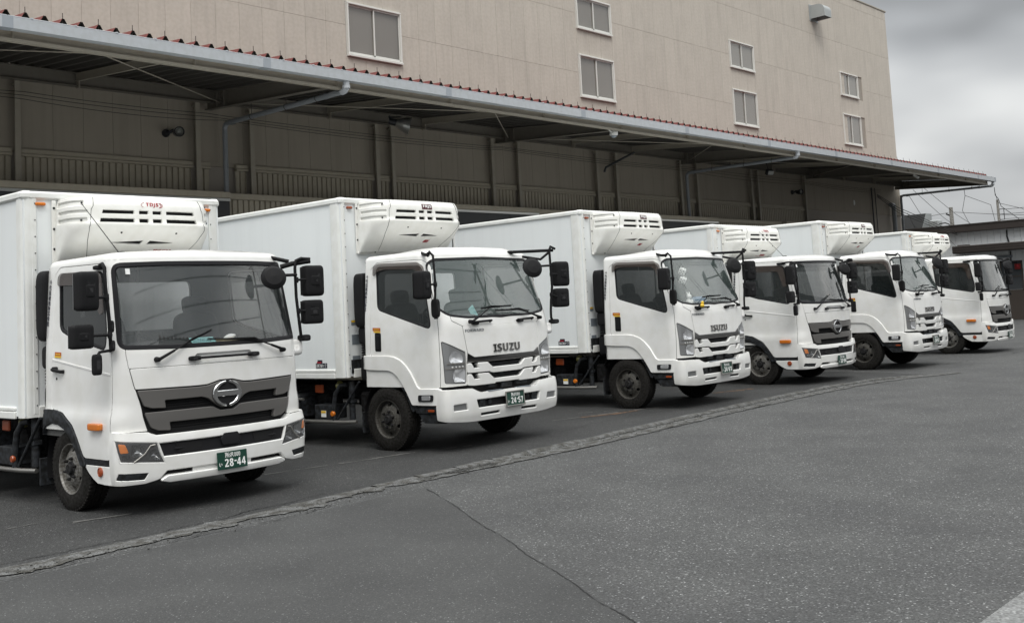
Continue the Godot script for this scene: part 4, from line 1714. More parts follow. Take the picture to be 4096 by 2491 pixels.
	part("grille_recess", m, "void_black", gr)
	var b1 := [Vector2(0, 0.928), Vector2(0, 0.985), Vector2(-0.265, 0.985), Vector2(-0.355, 1.052), Vector2(-0.53, 1.056), Vector2(-0.498, 0.994), Vector2(-0.595, 0.994), Vector2(-0.635, 1.056), Vector2(-0.690, 1.060), Vector2(-0.695, 0.952), Vector2(-0.33, 0.948), Vector2(-0.27, 0.928)]
	var b2 := [Vector2(0, 0.803), Vector2(0, 0.842), Vector2(-0.245, 0.842), Vector2(-0.345, 0.918), Vector2(-0.53, 0.922), Vector2(-0.492, 0.858), Vector2(-0.59, 0.858), Vector2(-0.635, 0.922), Vector2(-0.692, 0.926), Vector2(-0.695, 0.803), Vector2(-0.60, 0.792), Vector2(-0.235, 0.790), Vector2(-0.222, 0.803)]
	for b in [b1, b2]:
		var pts := []
		for k in range(1, b.size()):
			pts.append(b[k])
		for k in range(b.size() - 1, 0, -1):
			pts.append(Vector2(-b[k].x, b[k].y))
		m = MB.new()
		patch(m, f, rnd(h.F(pts), 0.009), [], 0.018, 0.05, 0.05, 0.007)
		part("grille_bar", m, "white_paint", gr)
	m = MB.new()
	for y in [1.005, 1.03, 0.867, 0.893, 0.915]:
		var path := []
		for k in 11:
			path.append(f.call(lerpf(-0.66, 0.66, k / 10.0), y) - Vector3(0, 0, 0.018))
		m.cut()
		m.tube(path, 0.0055, 6)
	for k in 13:
		var x := lerpf(-0.24, 0.24, k / 12.0)
		m.cut()
		m.tube([f.call(x, 0.84) - Vector3(0, 0, 0.03), f.call(x, 0.93) - Vector3(0, 0, 0.03)], 0.003, 5)
	m.cut()
	m.box(Vector3(0.0, 0.755, 1.02), Vector3(0.20, 0.07, 0.05), 0.008)
	m.cut()
	m.box(Vector3(-0.26, 0.76, 1.01), Vector3(0.16, 0.04, 0.05), 0.008)
	m.cut()
	m.box(Vector3(0.30, 0.76, 1.01), Vector3(0.22, 0.04, 0.05), 0.008)
	part("grille_slat", m, "dark_grey", gr)
	m = MB.new()
	letters_on(m, "ISUZU", 0.098, 0.475, f, 0.02, 1.178, 0.004, 0.012)
	part("emblem_lettering", m, "dark_chrome", t)
	m = MB.new()
	letters_on(m, "FORWARD", 0.034, 0.30, f, -0.50, 1.448, 0.003, 0.003)
	part("model_lettering", m, "print_grey", t)
	# bumper
	var q := Hull.new()
	q.l1 = 0.93
	q.phi = 0.15
	q.r = 0.10
	q.f0 = 1.105
	q.zrear = 0.80
	q.rc = 0.02
	q.table = [[0.34, 1.05, 1.06], [0.40, 1.07, 1.085], [0.46, 1.08, 1.10], [0.62, 1.085, 1.108], [0.72, 1.082, 1.10], [0.78, 1.075, 1.08]]
	q.setup()
	var bf := q.at
	var be := q.side_end() - 0.02
	var bo := rnd([Vector2(-be, 0.40), Vector2(-0.74, 0.358), Vector2(-0.60, 0.352), Vector2(0.60, 0.352), Vector2(0.74, 0.358), Vector2(be, 0.40), Vector2(be, 0.765), Vector2(0.62, 0.752), Vector2(0.50, 0.694), Vector2(-0.50, 0.694), Vector2(-0.62, 0.752), Vector2(-be, 0.765)], 0.02)
	var intake := rnd(both([Vector2(-0.545, 0.505), Vector2(-0.575, 0.622)]), 0.02)
	var fog := rnd([Vector2(-0.92, 0.498), Vector2(-0.70, 0.500), Vector2(-0.72, 0.592), Vector2(-0.92, 0.588)], 0.02)
	var slit := PackedVector2Array([Vector2(-0.51, 0.400), Vector2(-0.19, 0.407), Vector2(-0.19, 0.456), Vector2(-0.51, 0.450)])
	m = MB.new()
	patch(m, bf, bo, [intake, fog, mir(fog), slit, mir(slit)], 0.0, 0.03, 0.06, 0.008)
	var ledge := []
	for k in 2:
		var row := PackedVector3Array()
		for j in 31:
			var s := lerpf(-be, be, j / 30.0)
			var y: float = 0.694 if absf(s) < 0.5 else lerpf(0.694, 0.755, clampf((absf(s) - 0.5) / 0.12, 0, 1))
			var p: Vector3 = bf.call(s, y)
			row.push_back(p - Vector3(p.x * 0.05 * k, -0.004 + 0.012 * k, 0.10 * k))
		ledge.append(row)
	m.grid(ledge, false, true)
	var bp := Node3D.new()
	bp.name = "bumper"
	t.add_child(bp, true)
	part("bumper_shell", m, "white_paint", bp)
	m = MB.new()
	patch(m, bf, grow(intake, 0.01), [], -0.05, 0.0, 0.1)
	m.cut()
	patch(m, bf, grow(slit, 0.004), [], -0.022, 0.0, 0.1)
	m.cut()
	patch(m, bf, mir(grow(slit, 0.004)), [], -0.022, 0.0, 0.1)
	part("intake_recess", m, "void_black", bp)
	m = MB.new()
	for s in [-1.0, 1.0]:
		m.cut()
		m.box(Vector3(s * 0.50, 0.56, 1.06), Vector3(0.10, 0.11, 0.02), 0.004)
		m.cut()
		m.lathe([Vector2(0.03, -0.02), Vector2(0.03, 0.02), Vector2(0.0, 0.025)], Vector3(s * 0.36, 0.57, 1.05), Vector3.BACK, 12)
	part("tow_eye", m, "dark_grey", bp)
	for s in [-1, 1]:
		m = MB.new()
		patch(m, bf, grow(fog, 0.004) if s < 0 else mir(grow(fog, 0.004)), [], -0.022, 0.0, 0.06)
		part("fog_lamp", m, "lamp_grey", bp)
		m = MB.new()
		patch(m, bf, grow(fog, 0.002) if s < 0 else mir(grow(fog, 0.002)), [], -0.008, 0.0, 0.06)
		part("fog_lens", m, "lamp_glass", bp)
	m = MB.new()
	for s in [-1.0, 1.0]:
		m.cut()
		m.box(Vector3(s * 0.27, 0.700, 1.075), Vector3(0.27, 0.010, 0.05), 0.003)
	part("bumper_tread", m, "label_grey", bp)
	m = MB.new()
	patch(m, f, PackedVector2Array(rect(-1.15, 0.50, 1.15, 0.80)), [], -0.06, 0.0, 0.15)
	part("front_underpanel", m, "soft_black", t)
	wiper(t, Vector3(-0.62, 1.575, 1.055), Vector3(-0.22, 1.745, 1.03), Vector3(-0.40, 1.735, 1.03), Vector3(0.18, 1.755, 1.03))
	wiper(t, Vector3(0.74, 1.575, 1.03), Vector3(0.30, 1.70, 1.045), Vector3(0.52, 1.675, 1.03), Vector3(-0.16, 1.70, 1.055))
	# mirrors
	m = MB.new()
	m.tube([Vector3(0.58, 2.47, 0.70), Vector3(0.86, 2.475, 0.82), Vector3(1.16, 2.48, 0.98)], 0.021, 8)
	m.tube([Vector3(0.70, 2.40, 0.82), Vector3(0.98, 2.36, 0.90), Vector3(1.10, 2.46, 0.97)], 0.018, 8)
	m.tube([Vector3(1.19, 2.50, 0.99), Vector3(1.10, 2.53, 0.99), Vector3(1.07, 2.48, 0.99), Vector3(1.08, 2.2, 0.99), Vector3(1.10, 1.98, 0.98), Vector3(1.075, 1.80, 0.97), Vector3(1.07, 1.66, 0.96), Vector3(1.08, 1.56, 0.95), Vector3(1.14, 1.505, 0.93)], 0.017, 8)
	m.pillow(Vector3(1.17, 1.505, 0.92), Vector3(0.075, 0.032, 0.05), 0.5, 0.5)
	m.pillow(Vector3(0.60, 2.47, 0.70), Vector3(0.05, 0.022, 0.035), 0.5, 0.5)
	part("mirror_stay", m, "soft_black", t)
	mirror_head(t, Vector3(1.335, 2.155, 0.95), Vector3(0.128, 0.172, 0.07), [Vector3(1.09, 2.15, 0.985), Vector3(1.24, 2.15, 0.985)], -0.1)
	mirror_head(t, Vector3(1.315, 1.825, 0.95), Vector3(0.128, 0.13, 0.06), [Vector3(1.08, 1.87, 0.975), Vector3(1.16, 1.845, 0.98), Vector3(1.24, 1.84, 0.975)], -0.1)
	m = MB.new()
	m.lathe([Vector2(0.0, -0.05), Vector2(0.09, -0.04), Vector2(0.135, -0.012), Vector2(0.14, 0.0), Vector2(0.13, 0.014), Vector2(0.0, 0.018)], Vector3(0.56, 2.235, 1.10), Vector3(0.40, -0.32, -0.85), 32)
	m.tube([Vector3(1.075, 2.27, 0.99), Vector3(0.85, 2.26, 1.06), Vector3(0.60, 2.25, 1.13)], 0.015, 8)
	part("front_view_mirror", m, "soft_black", t)
	m = MB.new()
	m.tube([Vector3(-0.90, 2.47, 0.50), Vector3(-1.04, 2.43, 0.72), Vector3(-1.12, 2.42, 0.86), Vector3(-1.16, 2.43, 0.90)], 0.022, 8)
	m.tube([Vector3(-1.13, 2.40, 0.86), Vector3(-1.16, 2.45, 0.92), Vector3(-1.15, 2.40, 0.97), Vector3(-1.14, 2.05, 0.98), Vector3(-1.14, 1.84, 0.96)], 0.015, 8)
	m.pillow(Vector3(-1.13, 1.76, 0.955), Vector3(0.032, 0.115, 0.06), 0.5, 0.5)
	m.tube([Vector3(-1.13, 1.83, 0.955), Vector3(-1.13, 1.63, 0.955)], 0.026, 8)
	part("mirror_stay", m, "soft_black", t)
	mirror_head(t, Vector3(-1.31, 2.045, 0.93), Vector3(0.115, 0.172, 0.075), [Vector3(-1.14, 2.05, 0.98), Vector3(-1.25, 2.05, 0.97)], 0.25)
	m = MB.new()
	company_name(m, h, -0.395, 1.775, 2.24)
	part("company_lettering", m, "print_black", t)
	m = MB.new()
	m.box(f.call(h.fs(-0.93, 2.22), 2.22) + Vector3(-0.002, 0, 0.002), Vector3(0.036, 0.045, 0.004), 0.0, Basis(Vector3.UP, -0.6))
	part("inspection_sticker", m, "print_white", t)

# ---- the cab with a grey grille and an oval emblem
func build_cab_grey(t: Node3D) -> void:
	var h := Hull.new()
	h.l1 = 0.84
	h.phi = 0.33
	h.r = 0.20
	h.f0 = 1.11
	h.zrear = -0.54
	h.table = [[0.28, 1.03, 1.11], [0.60, 1.045, 1.13], [0.88, 1.045, 1.14], [0.99, 1.02, 1.14], [1.34, 1.015, 1.14], [1.50, 1.012, 1.13], [2.30, 0.97, 0.94], [2.45, 0.95, 0.90]]
	h.setup()
	var f := h.at
	var e := h.length()
	var yr := 2.355
	var ws := rnd(h.F(both([Vector2(-0.5, 1.535), Vector2(-0.955, 1.553), Vector2(-0.925, 2.288), Vector2(-0.5, 2.296)])), 0.06)
	var ws_frame := grow(ws, 0.036)
	var win := rnd(h.S([Vector2(-0.185, 1.742), Vector2(0.03, 1.672), Vector2(0.72, 1.535), Vector2(0.735, 1.70), Vector2(0.635, 2.235), Vector2(-0.235, 2.262)]), 0.06)
	var win_frame := grow(win, 0.026)
	var door := rnd(h.S([Vector2(-0.35, 1.06), Vector2(-0.35, 0.965), Vector2(-0.10, 0.935), Vector2(0.12, 0.825), Vector2(0.225, 0.70), Vector2(0.345, 0.525), Vector2(0.835, 0.525), Vector2(0.835, 1.50), Vector2(0.83, 1.60), Vector2(0.70, 2.25), Vector2(0.62, 2.325), Vector2(-0.25, 2.342), Vector2(-0.35, 2.27)]), 0.04)
	var flare := rnd(h.S([Vector2(-0.64, 0.945), Vector2(-0.40, 0.95), Vector2(-0.22, 0.945), Vector2(-0.08, 0.912), Vector2(0.115, 0.806), Vector2(0.218, 0.69), Vector2(0.335, 0.52), Vector2(0.375, 0.45), Vector2(0.285, 0.45), Vector2(0.20, 0.585), Vector2(0.10, 0.695), Vector2(-0.02, 0.775), Vector2(-0.16, 0.82), Vector2(-0.30, 0.83), Vector2(-0.42, 0.80), Vector2(-0.53, 0.72), Vector2(-0.58, 0.70), Vector2(-0.64, 0.74)]), 0.015)
	var hood := rnd(h.F(both([Vector2(0, 1.178), Vector2(-0.07, 1.178), Vector2(-0.20, 1.146), Vector2(-0.30, 1.143), Vector2(-0.865, 1.152), Vector2(-0.905, 1.333)]).filter(func(p): return absf(p.x) > 0.01)), 0.01)
	var cowl := rnd(h.F(both([Vector2(-0.91, 1.345), Vector2(-0.925, 1.46), Vector2(-0.925, 1.56)])), 0.006)
	var nose := PackedVector2Array(h.F(both([Vector2(-0.755, 0.70), Vector2(-0.872, 1.154), Vector2(-0.30, 1.144), Vector2(-0.20, 1.147), Vector2(-0.07, 1.179)])))
	var low := PackedVector2Array(h.S([Vector2(0.838, 0.765), Vector2(0.838, 0.2), Vector2(-0.9, 0.2), Vector2(-0.9, 0.945), Vector2(-0.40, 0.952), Vector2(-0.25, 0.942), Vector2(-0.12, 0.902), Vector2(0.06, 0.792)]))
	var er := h.side_end()
	var rw_l := rnd(rect(e - 0.62, 1.68, e + 0.2, 2.20), 0.06)
	lining(t, h, 0.70, yr + 0.02, [grow(ws, 0.01), win_frame, mir(win_frame), rw_l, mir(rw_l), nose])
	var gap := 0.0115
	var m := MB.new()
	var outer := PackedVector2Array(rect(-e, 0.768, e, yr + 0.002))
	patch(m, f, outer, [ws_frame, grow(door, gap), mir(grow(door, gap)), grow(hood, gap), grow(cowl, gap), nose, grow(flare, 0.002), mir(grow(flare, 0.002)), rw_l, mir(rw_l)], 0.0, 0.016, 0.07)
	roof(m, h, yr, 0.075, 0.10, func(x, z): return 0.022 * (1.0 - x * x) - 0.01 * smoothstep(0.0, -0.5, z))
	m.pillow(Vector3(1.005, 1.42, 0.84), Vector3(0.10, 0.085, 0.08), 0.5, 0.5)
	part("cab_body", m, "white_paint", t)
	m = MB.new()
	patch(m, f, hood, [], 0.003, 0.016, 0.06)
	part("hood_panel", m, "white_paint", t)
	gap_shade(t, f, hood, gap)
	# cowl with the grip in a shallow tray
	var tray := rnd([Vector2(-0.33, 1.352), Vector2(0.33, 1.352), Vector2(0.29, 1.442), Vector2(-0.29, 1.442)], 0.03)
	m = MB.new()
	patch(m, f, cowl, [ws_frame, tray], 0.0, 0.022, 0.07, 0.006)
	part("cowl_panel", m, "white_paint", t)
	gap_shade(t, f, cowl, gap * 0.8, [ws_frame])
	m = MB.new()
	patch(m, f, grow(tray, 0.01), [], -0.022, 0.0, 0.1)
	part("grip_tray", m, "white_paint", t)
	m = MB.new()
	var gp := []
	for k in 9:
		gp.append(f.call(lerpf(-0.36, 0.36, k / 8.0), 1.398) + Vector3(0, 0, 0.022))
	m.tube(gp, 0.012, 10)
	for s in [-1.0, 1.0]:
		m.pillow(f.call(s * 0.31, 1.397) + Vector3(0, 0, 0.016), Vector3(0.065, 0.022, 0.020), 0.5, 0.5)
	part("cowl_grip", m, "soft_black", t)
	for s in [-1, 1]:
		m = MB.new()
		patch(m, f, flare if s < 0 else mir(flare), [], 0.016, 0.06, 0.06, 0.008)
		part("wheel_arch_flare", m, "dark_grey", t)
		var d := Node3D.new()
		d.name = "door" if s < 0 else "door_001"
		t.add_child(d, true)
		m = MB.new()
		patch(m, f, door if s < 0 else mir(door), [win_frame if s < 0 else mir(win_frame)] + [flare if s < 0 else mir(flare)], 0.001, 0.016, 0.06)
		part("door_panel", m, "white_paint", d)
		gap_shade(d, f, door if s < 0 else mir(door), gap)
		m = MB.new()
		patch(m, f, win_frame if s < 0 else mir(win_frame), [win if s < 0 else mir(win)], 0.0, 0.03, 0.05)
		part("window_seal", m, "black_plastic", d)
		m = MB.new()
		patch(m, f, grow(win, 0.004) if s < 0 else mir(grow(win, 0.004)), [], -0.014, 0.0, 0.08)
		part("side_window", m, "side_glass", d)
		m = MB.new()
		var vis := rnd(h.S([Vector2(-0.252, 2.165), Vector2(0.52, 2.15), Vector2(0.62, 1.85), Vector2(0.70, 1.86), Vector2(0.64, 2.20), Vector2(0.58, 2.262), Vector2(-0.20, 2.285), Vector2(-0.255, 2.25)]), 0.03)
		patch(m, f, vis if s < 0 else mir(vis), [], 0.020, 0.004, 0.06)
		part("window_visor", m, "visor", d)
		m = MB.new()
		var ha := f.call(h.ss(-0.32, 1.345), 1.345) as Vector3
		var hb := f.call(h.ss(-0.09, 1.325), 1.325) as Vector3
		m.tube([ha + Vector3(0.0, 0, 0.0), ha + Vector3(-0.03, 0, 0.03), hb + Vector3(-0.03, 0, -0.03), hb], 0.017, 8)
		m.pillow(ha.lerp(hb, 0.22) + Vector3(-0.01, 0.006, 0), Vector3(0.022, 0.026, 0.045), 0.5, 0.5)
		m.lathe([Vector2(0.015, 0.0), Vector2(0.013, 0.004), Vector2(0.0, 0.005)], f.call(h.ss(-0.25, 1.255), 1.255), Vector3.LEFT, 12)
		if s > 0:
			for k in m.v.size():
				m.v[k].x = -m.v[k].x
				m.n[k].x = -m.n[k].x
		part("door_handle", m, "soft_black", d)
		m = MB.new()
		var st := PackedVector2Array(h.S([Vector2(-0.29, 1.478), Vector2(-0.155, 1.472), Vector2(-0.155, 1.51), Vector2(-0.29, 1.516)]))
		patch(m, f, st if s < 0 else mir(st), [], 0.004, 0.002, 0.1, 0.0)
		part("warning_sticker", m, "print_orange", d)
		m = MB.new()
		var sy := PackedVector2Array(h.S([Vector2(-0.29, 1.462), Vector2(-0.155, 1.456), Vector2(-0.155, 1.474), Vector2(-0.29, 1.480)]))
		patch(m, f, sy if s < 0 else mir(sy), [], 0.006, 0.002, 0.1, 0.0)
		var sl := PackedVector2Array(h.S([Vector2(-0.275, 1.492), Vector2(-0.17, 1.487), Vector2(-0.17, 1.496), Vector2(-0.275, 1.501)]))
		patch(m, f, sl if s < 0 else mir(sl), [], 0.006, 0.002, 0.1, 0.0)
		part("sticker_print", m, "print_yellow", d)
		m = MB.new()
		var stripe := PackedVector2Array(h.S([Vector2(-0.345, 1.435), Vector2(0.83, 1.285), Vector2(0.83, 1.30), Vector2(-0.345, 1.449)]))
		patch(m, f, stripe if s < 0 else mir(stripe), [], 0.006, 0.004, 0.1, 0.004)
		part("door_crease", m, "white_paint", d)
		m = MB.new()
		var sg: Vector3 = f.call(h.ss(0.61, 0.82), 0.82)
		m.pillow(sg + Vector3(-0.012, 0, 0), Vector3(0.035, 0.034, 0.115), 0.35, 0.35)
		if s > 0:
			for k in m.v.size():
				m.v[k].x = -m.v[k].x
				m.n[k].x = -m.n[k].x
		part("turn_signal", m, "amber", t)
		m = MB.new()
		var tread := PackedVector2Array(h.S([Vector2(0.345, 0.462), Vector2(0.90, 0.468), Vector2(0.90, 0.512), Vector2(0.335, 0.512)]))
		patch(m, f, tread if s < 0 else mir(tread), [], -0.004, 0.12, 0.08)
		part("step_tread", m, "dark_grey", t)
		m = MB.new()
		var skirt := rnd(h.S([Vector2(0.35, 0.455), Vector2(0.42, 0.39), Vector2(0.50, 0.34), Vector2(0.58, 0.305), Vector2(0.72, 0.298), Vector2(0.88, 0.298), Vector2(0.88, 0.458)]), 0.006)
		patch(m, f, skirt if s < 0 else mir(skirt), [], 0.0, 0.03, 0.06, 0.005)
		part("step_panel", m, "white_paint", t)
		m = MB.new()
		var mk: Vector3 = f.call(h.ss(0.655, 0.41), 0.41)
		m.lathe([Vector2(0.045, 0.0), Vector2(0.044, 0.012), Vector2(0.036, 0.016), Vector2(0.033, 0.006)], mk, Vector3.LEFT, 20)
		m.lathe([Vector2(0.034, 0.006), Vector2(0.03, 0.012), Vector2(0.0, 0.018)], mk, Vector3.LEFT, 16)
		if s > 0:
			for k in m.v.size():
				m.v[k].x = -m.v[k].x
				m.n[k].x = -m.n[k].x
		part("side_marker", m, "amber_dark", t)
	m = MB.new()
	patch(m, f, ws_frame, [ws], 0.002, 0.024, 0.05, 0.006)
	part("windshield_seal", m, "black_plastic", t)
	m = MB.new()
	patch(m, f, grow(ws, 0.004), [], -0.010, 0.0, 0.08)
	part("windshield", m, "dark_windshield", t)
	m = MB.new()
	patch(m, f, grow(ws, 0.004), [], -0.016, 0.0, 0.08)
	part("windshield_inner_face", m, "clear_glass", t)
	m = MB.new()
	patch(m, f, rw_l, [], -0.01, 0.0, 0.15)
	m.cut()
	patch(m, f, mir(rw_l), [], -0.01, 0.0, 0.15)
	part("rear_window", m, "clear_glass", t)
	# grille
	var gr := Node3D.new()
	gr.name = "grille"
	t.add_child(gr, true)
	m = MB.new()
	patch(m, f, grow(nose, -0.004), [], -0.035, 0.0, 0.1)
	part("grille_recess", m, "void_black", gr)
	var up := both([Vector2(0, 0.912), Vector2(-0.06, 0.912), Vector2(-0.13, 0.955), Vector2(-0.20, 1.010), Vector2(-0.26, 1.030), Vector2(-0.615, 1.030), Vector2(-0.605, 0.958), Vector2(-0.73, 0.965), Vector2(-0.80, 0.990), Vector2(-0.858, 1.138), Vector2(-0.30, 1.128), Vector2(-0.20, 1.132), Vector2(-0.07, 1.164)]).filter(func(p): return absf(p.x) > 0.01)
	# the lower bar runs below the emblem and is cut away round it
	m = MB.new()
	patch(m, f, grow(rnd(h.F(up), 0.012), -0.006), [], 0.012, 0.035, 0.05, 0.005)
	part("grille_bar", m, "grille_grey", gr)
	m = MB.new()
	var dnp := both([Vector2(0, 0.828), Vector2(-0.575, 0.828), Vector2(-0.565, 0.752), Vector2(-0.68, 0.762), Vector2(-0.74, 0.79), Vector2(-0.80, 0.932), Vector2(-0.30, 0.932), Vector2(-0.15, 0.930), Vector2(-0.07, 0.888), Vector2(0, 0.888)]).filter(func(p): return absf(p.x) > 0.01)
	patch(m, f, grow(rnd(h.F(dnp), 0.010), -0.006), [], 0.012, 0.035, 0.05, 0.005)
	part("grille_bar", m, "grille_grey", gr)
	m = MB.new()
	for y in [0.965, 0.985, 1.005, 0.76, 0.782, 0.804]:
		var path := []
		for k in 13:
			path.append(f.call(lerpf(-0.62, 0.62, k / 12.0), y) - Vector3(0, 0, 0.022))
		m.cut()
		m.tube(path, 0.0035, 6)
	part("grille_slat", m, "soft_black", gr)
	# the oval emblem: a ring cut at top and bottom, and a bar across
	var em := Node3D.new()
	em.name = "emblem"
	t.add_child(em, true)
	var ec := Vector2(0.0, 1.042)
	var oval := func(rx: float, ry: float, n: int) -> PackedVector2Array:
		var o := PackedVector2Array()
		for k in n:
			o.push_back(ec + Vector2(cos(TAU * k / n) * rx, sin(TAU * k / n) * ry))
		return o
	m = MB.new()
	patch(m, f, oval.call(0.150, 0.121, 40), [], 0.017, 0.008, 0.03)
	part("emblem_back", m, "void_black", em)
	m = MB.new()
	var inner := oval.call(0.112, 0.106, 40) as PackedVector2Array
	var band := PackedVector2Array(rect(-0.2, ec.y - 0.022, 0.2, ec.y + 0.024))
	var core_up := Geometry2D.clip_polygons(inner, PackedVector2Array(rect(-0.3, ec.y - 0.3, 0.3, ec.y + 0.024)))[0]
	var core_dn := Geometry2D.clip_polygons(inner, PackedVector2Array(rect(-0.3, ec.y - 0.022, 0.3, ec.y + 0.3)))[0]
	var cut_up := PackedVector2Array(rect(-0.018, ec.y + 0.03, 0.018, ec.y + 0.2))
	var cut_dn := PackedVector2Array(rect(-0.018, ec.y - 0.2, 0.018, ec.y - 0.03))
	var up_all := Geometry2D.merge_polygons(core_up, cut_up)[0]
	var dn_all := Geometry2D.merge_polygons(core_dn, cut_dn)[0]
	patch(m, f, oval.call(0.145, 0.117, 48), [rnd(Array(up_all), 0.006), rnd(Array(dn_all), 0.006)], 0.032, 0.014, 0.03, 0.006)
	part("emblem_ring", m, "chrome", em)
	# bumper
	var q := Hull.new()
	q.l1 = 0.93
	q.phi = 0.34
	q.r = 0.12
	q.f0 = 1.18
	q.zrear = 0.60
	q.rc = 0.02
	q.table = [[0.26, 1.015, 1.145], [0.30, 1.03, 1.17], [0.40, 1.045, 1.18], [0.52, 1.05, 1.185], [0.64, 1.05, 1.19], [0.70, 1.047, 1.185], [0.78, 1.035, 1.16]]
	q.setup()
	var bf := q.at
	var be := -q.ss(0.845, 0.5)
	var bo := rnd([Vector2(-be, 0.298), Vector2(-0.80, 0.300), Vector2(-0.68, 0.325), Vector2(-0.60, 0.40), Vector2(0.60, 0.40), Vector2(0.68, 0.325), Vector2(0.80, 0.300), Vector2(be, 0.298), Vector2(be, 0.775), Vector2(0.76, 0.752), Vector2(0.69, 0.718), Vector2(-0.69, 0.718), Vector2(-0.76, 0.752), Vector2(-be, 0.775)], 0.012)
	var band2 := rnd(both([Vector2(-0.63, 0.518), Vector2(-0.675, 0.655)]), 0.004)
	var lamp := rnd([Vector2(-1.0, 0.505), Vector2(-0.61, 0.462), Vector2(-0.655, 0.56), Vector2(-0.68, 0.66), Vector2(-1.075, 0.708)], 0.012)
	var fogc := rnd([Vector2(-1.06, 0.345), Vector2(-0.80, 0.330), Vector2(-0.755, 0.395), Vector2(-1.02, 0.412)], 0.012)
	m = MB.new()
	patch(m, bf, bo, [lamp, band2, mir(lamp), fogc, mir(fogc)], 0.0, 0.04, 0.06, 0.008)
	# the lower lip between the corners, with its two dark openings above
	var lipp := both([Vector2(-0.58, 0.292), Vector2(-0.66, 0.312), Vector2(-0.60, 0.345)])
	patch(m, bf, rnd(lipp, 0.006), [], 0.012, 0.05, 0.06, 0.008)
	patch(m, bf, rnd(rect(-0.36, 0.345, 0.24, 0.40), 0.004), [], -0.02, 0.03, 0.06, 0.003)
	var bp := Node3D.new()
	bp.name = "bumper"
	t.add_child(bp, true)
	var top := []
	for k in 2:
		var row := PackedVector3Array()
		for j in 31:
			var s := lerpf(-be, be, j / 30.0)
			var y := lerpf(0.718, 0.772, smoothstep(0.69, 0.78, absf(s)))
			var p: Vector3 = bf.call(s, y)
			row.push_back(p - Vector3(p.x * 0.04 * k, 0.006 + 0.010 * k - 0.004, 0.09 * k * (1.0 if absf(s) < 0.9 else 0.3)))
		top.append(row)
	m.grid(top, false, true)
	part("bumper_shell", m, "white_paint", bp)
	m = MB.new()
	patch(m, bf, grow(band2, 0.004), [], -0.022, 0.0, 0.1)
	for s in [-1.0, 1.0]:
		m.box(Vector3(s * 0.42, 0.585, 1.125), Vector3(0.27, 0.012, 0.02), 0.003)
	part("bumper_band", m, "black_plastic", bp)
	m = MB.new()
	patch(m, bf, rnd([Vector2(-0.08, 0.565), Vector2(0.09, 0.565), Vector2(0.105, 0.62), Vector2(0.075, 0.668), Vector2(-0.065, 0.668), Vector2(-0.095, 0.62)], 0.01), [], 0.006, 0.03, 0.1)
	part("sensor_cover", m, "black_plastic", bp)
	m = MB.new()
	for s in [-1, 1]:
		var op := rnd([Vector2(-0.50, 0.548), Vector2(-0.28, 0.540), Vector2(-0.26, 0.63), Vector2(-0.52, 0.636)], 0.015)
		m.cut()
		patch(m, bf, op if s < 0 else mir(op), [], -0.018, 0.004, 0.1, 0.001)
	m.cut()
	patch(m, bf, PackedVector2Array(rect(-0.66, 0.33, 0.66, 0.42)), [], -0.045, 0.0, 0.1)
	part("intake_recess", m, "void_black", bp)
	for s in [-1, 1]:
		m = MB.new()
		patch(m, bf, grow(fogc, -0.002) if s < 0 else mir(grow(fogc, -0.002)), [], -0.004, 0.012, 0.06)
		part("fog_lamp_cover", m, "dark_grey", bp)
		var lp := lamp if s < 0 else mir(lamp)
		var rf1 := rnd([Vector2(-0.90, 0.545), Vector2(-0.785, 0.540), Vector2(-0.80, 0.66), Vector2(-0.90, 0.665)], 0.02)
		var rf2 := rnd([Vector2(-0.765, 0.505), Vector2(-0.655, 0.498), Vector2(-0.665, 0.58), Vector2(-0.70, 0.605), Vector2(-0.745, 0.595)], 0.02)
		var rf3 := rnd([Vector2(-0.975, 0.53), Vector2(-0.905, 0.522), Vector2(-0.915, 0.57), Vector2(-0.985, 0.575)], 0.01)
		var g := headlight_base(t, bf, grow(lp, 0.002), "lamp_dark", [rf1, rf2, rf3], s)
		m = MB.new()
		var am := rnd([Vector2(-0.995, 0.590), Vector2(-0.925, 0.590), Vector2(-0.955, 0.662), Vector2(-1.018, 0.672)], 0.01)
		patch(m, bf, am if s < 0 else mir(am), [], -0.006, 0.01, 0.06)
		part("turn_lens", m, "amber", g)
		m = MB.new()
		for bowl in [rf1, rf2, rf3]:
			var c := Vector2.ZERO
			for p in bowl:
				c += p / bowl.size()
			var rows := []
			for k in 5:
				var row := PackedVector3Array()
				for p in bowl:
					var w: Vector2 = c.lerp(p, 1.0 - k / 4.0 * 0.98)
					if s > 0:
						w.x = -w.x
					row.push_back(bf.call(w.x, w.y) + nrm(bf, w.x, w.y) * (-0.004 - 0.05 * (1.0 - pow(1.0 - k / 4.0, 2.0))))
				rows.append(row)
			m.cut()
			m.grid(rows, true, s > 0)
		part("lamp_reflector", m, "reflector_dim", g)
		m = MB.new()
		var trim := []
		for p in [Vector2(-0.88, 0.50), Vector2(-0.79, 0.565), Vector2(-0.74, 0.635), Vector2(-0.70, 0.64)]:
			var w: Vector2 = p if s < 0 else Vector2(-p.x, p.y)
			trim.append(bf.call(w.x, w.y) + nrm(bf, w.x, w.y) * -0.002)
		m.tube(trim, 0.008, 6)
		part("lamp_trim", m, "steel", g)
		m = MB.new()
		patch(m, bf, grow(lp, 0.001), [], 0.003, 0.0, 0.06)
		part("lamp_lens", m, "lamp_glass", g)
	m = MB.new()
	patch(m, f, PackedVector2Array(rect(-1.1, 0.35, 1.1, 0.78)), [], -0.07, 0.0, 0.15)
	part("front_underpanel", m, "void_black", t)
	wiper(t, Vector3(-0.68, 1.41, 1.085), Vector3(-0.34, 1.575, 1.115), Vector3(-0.44, 1.53, 1.115), Vector3(-0.12, 1.66, 1.105))
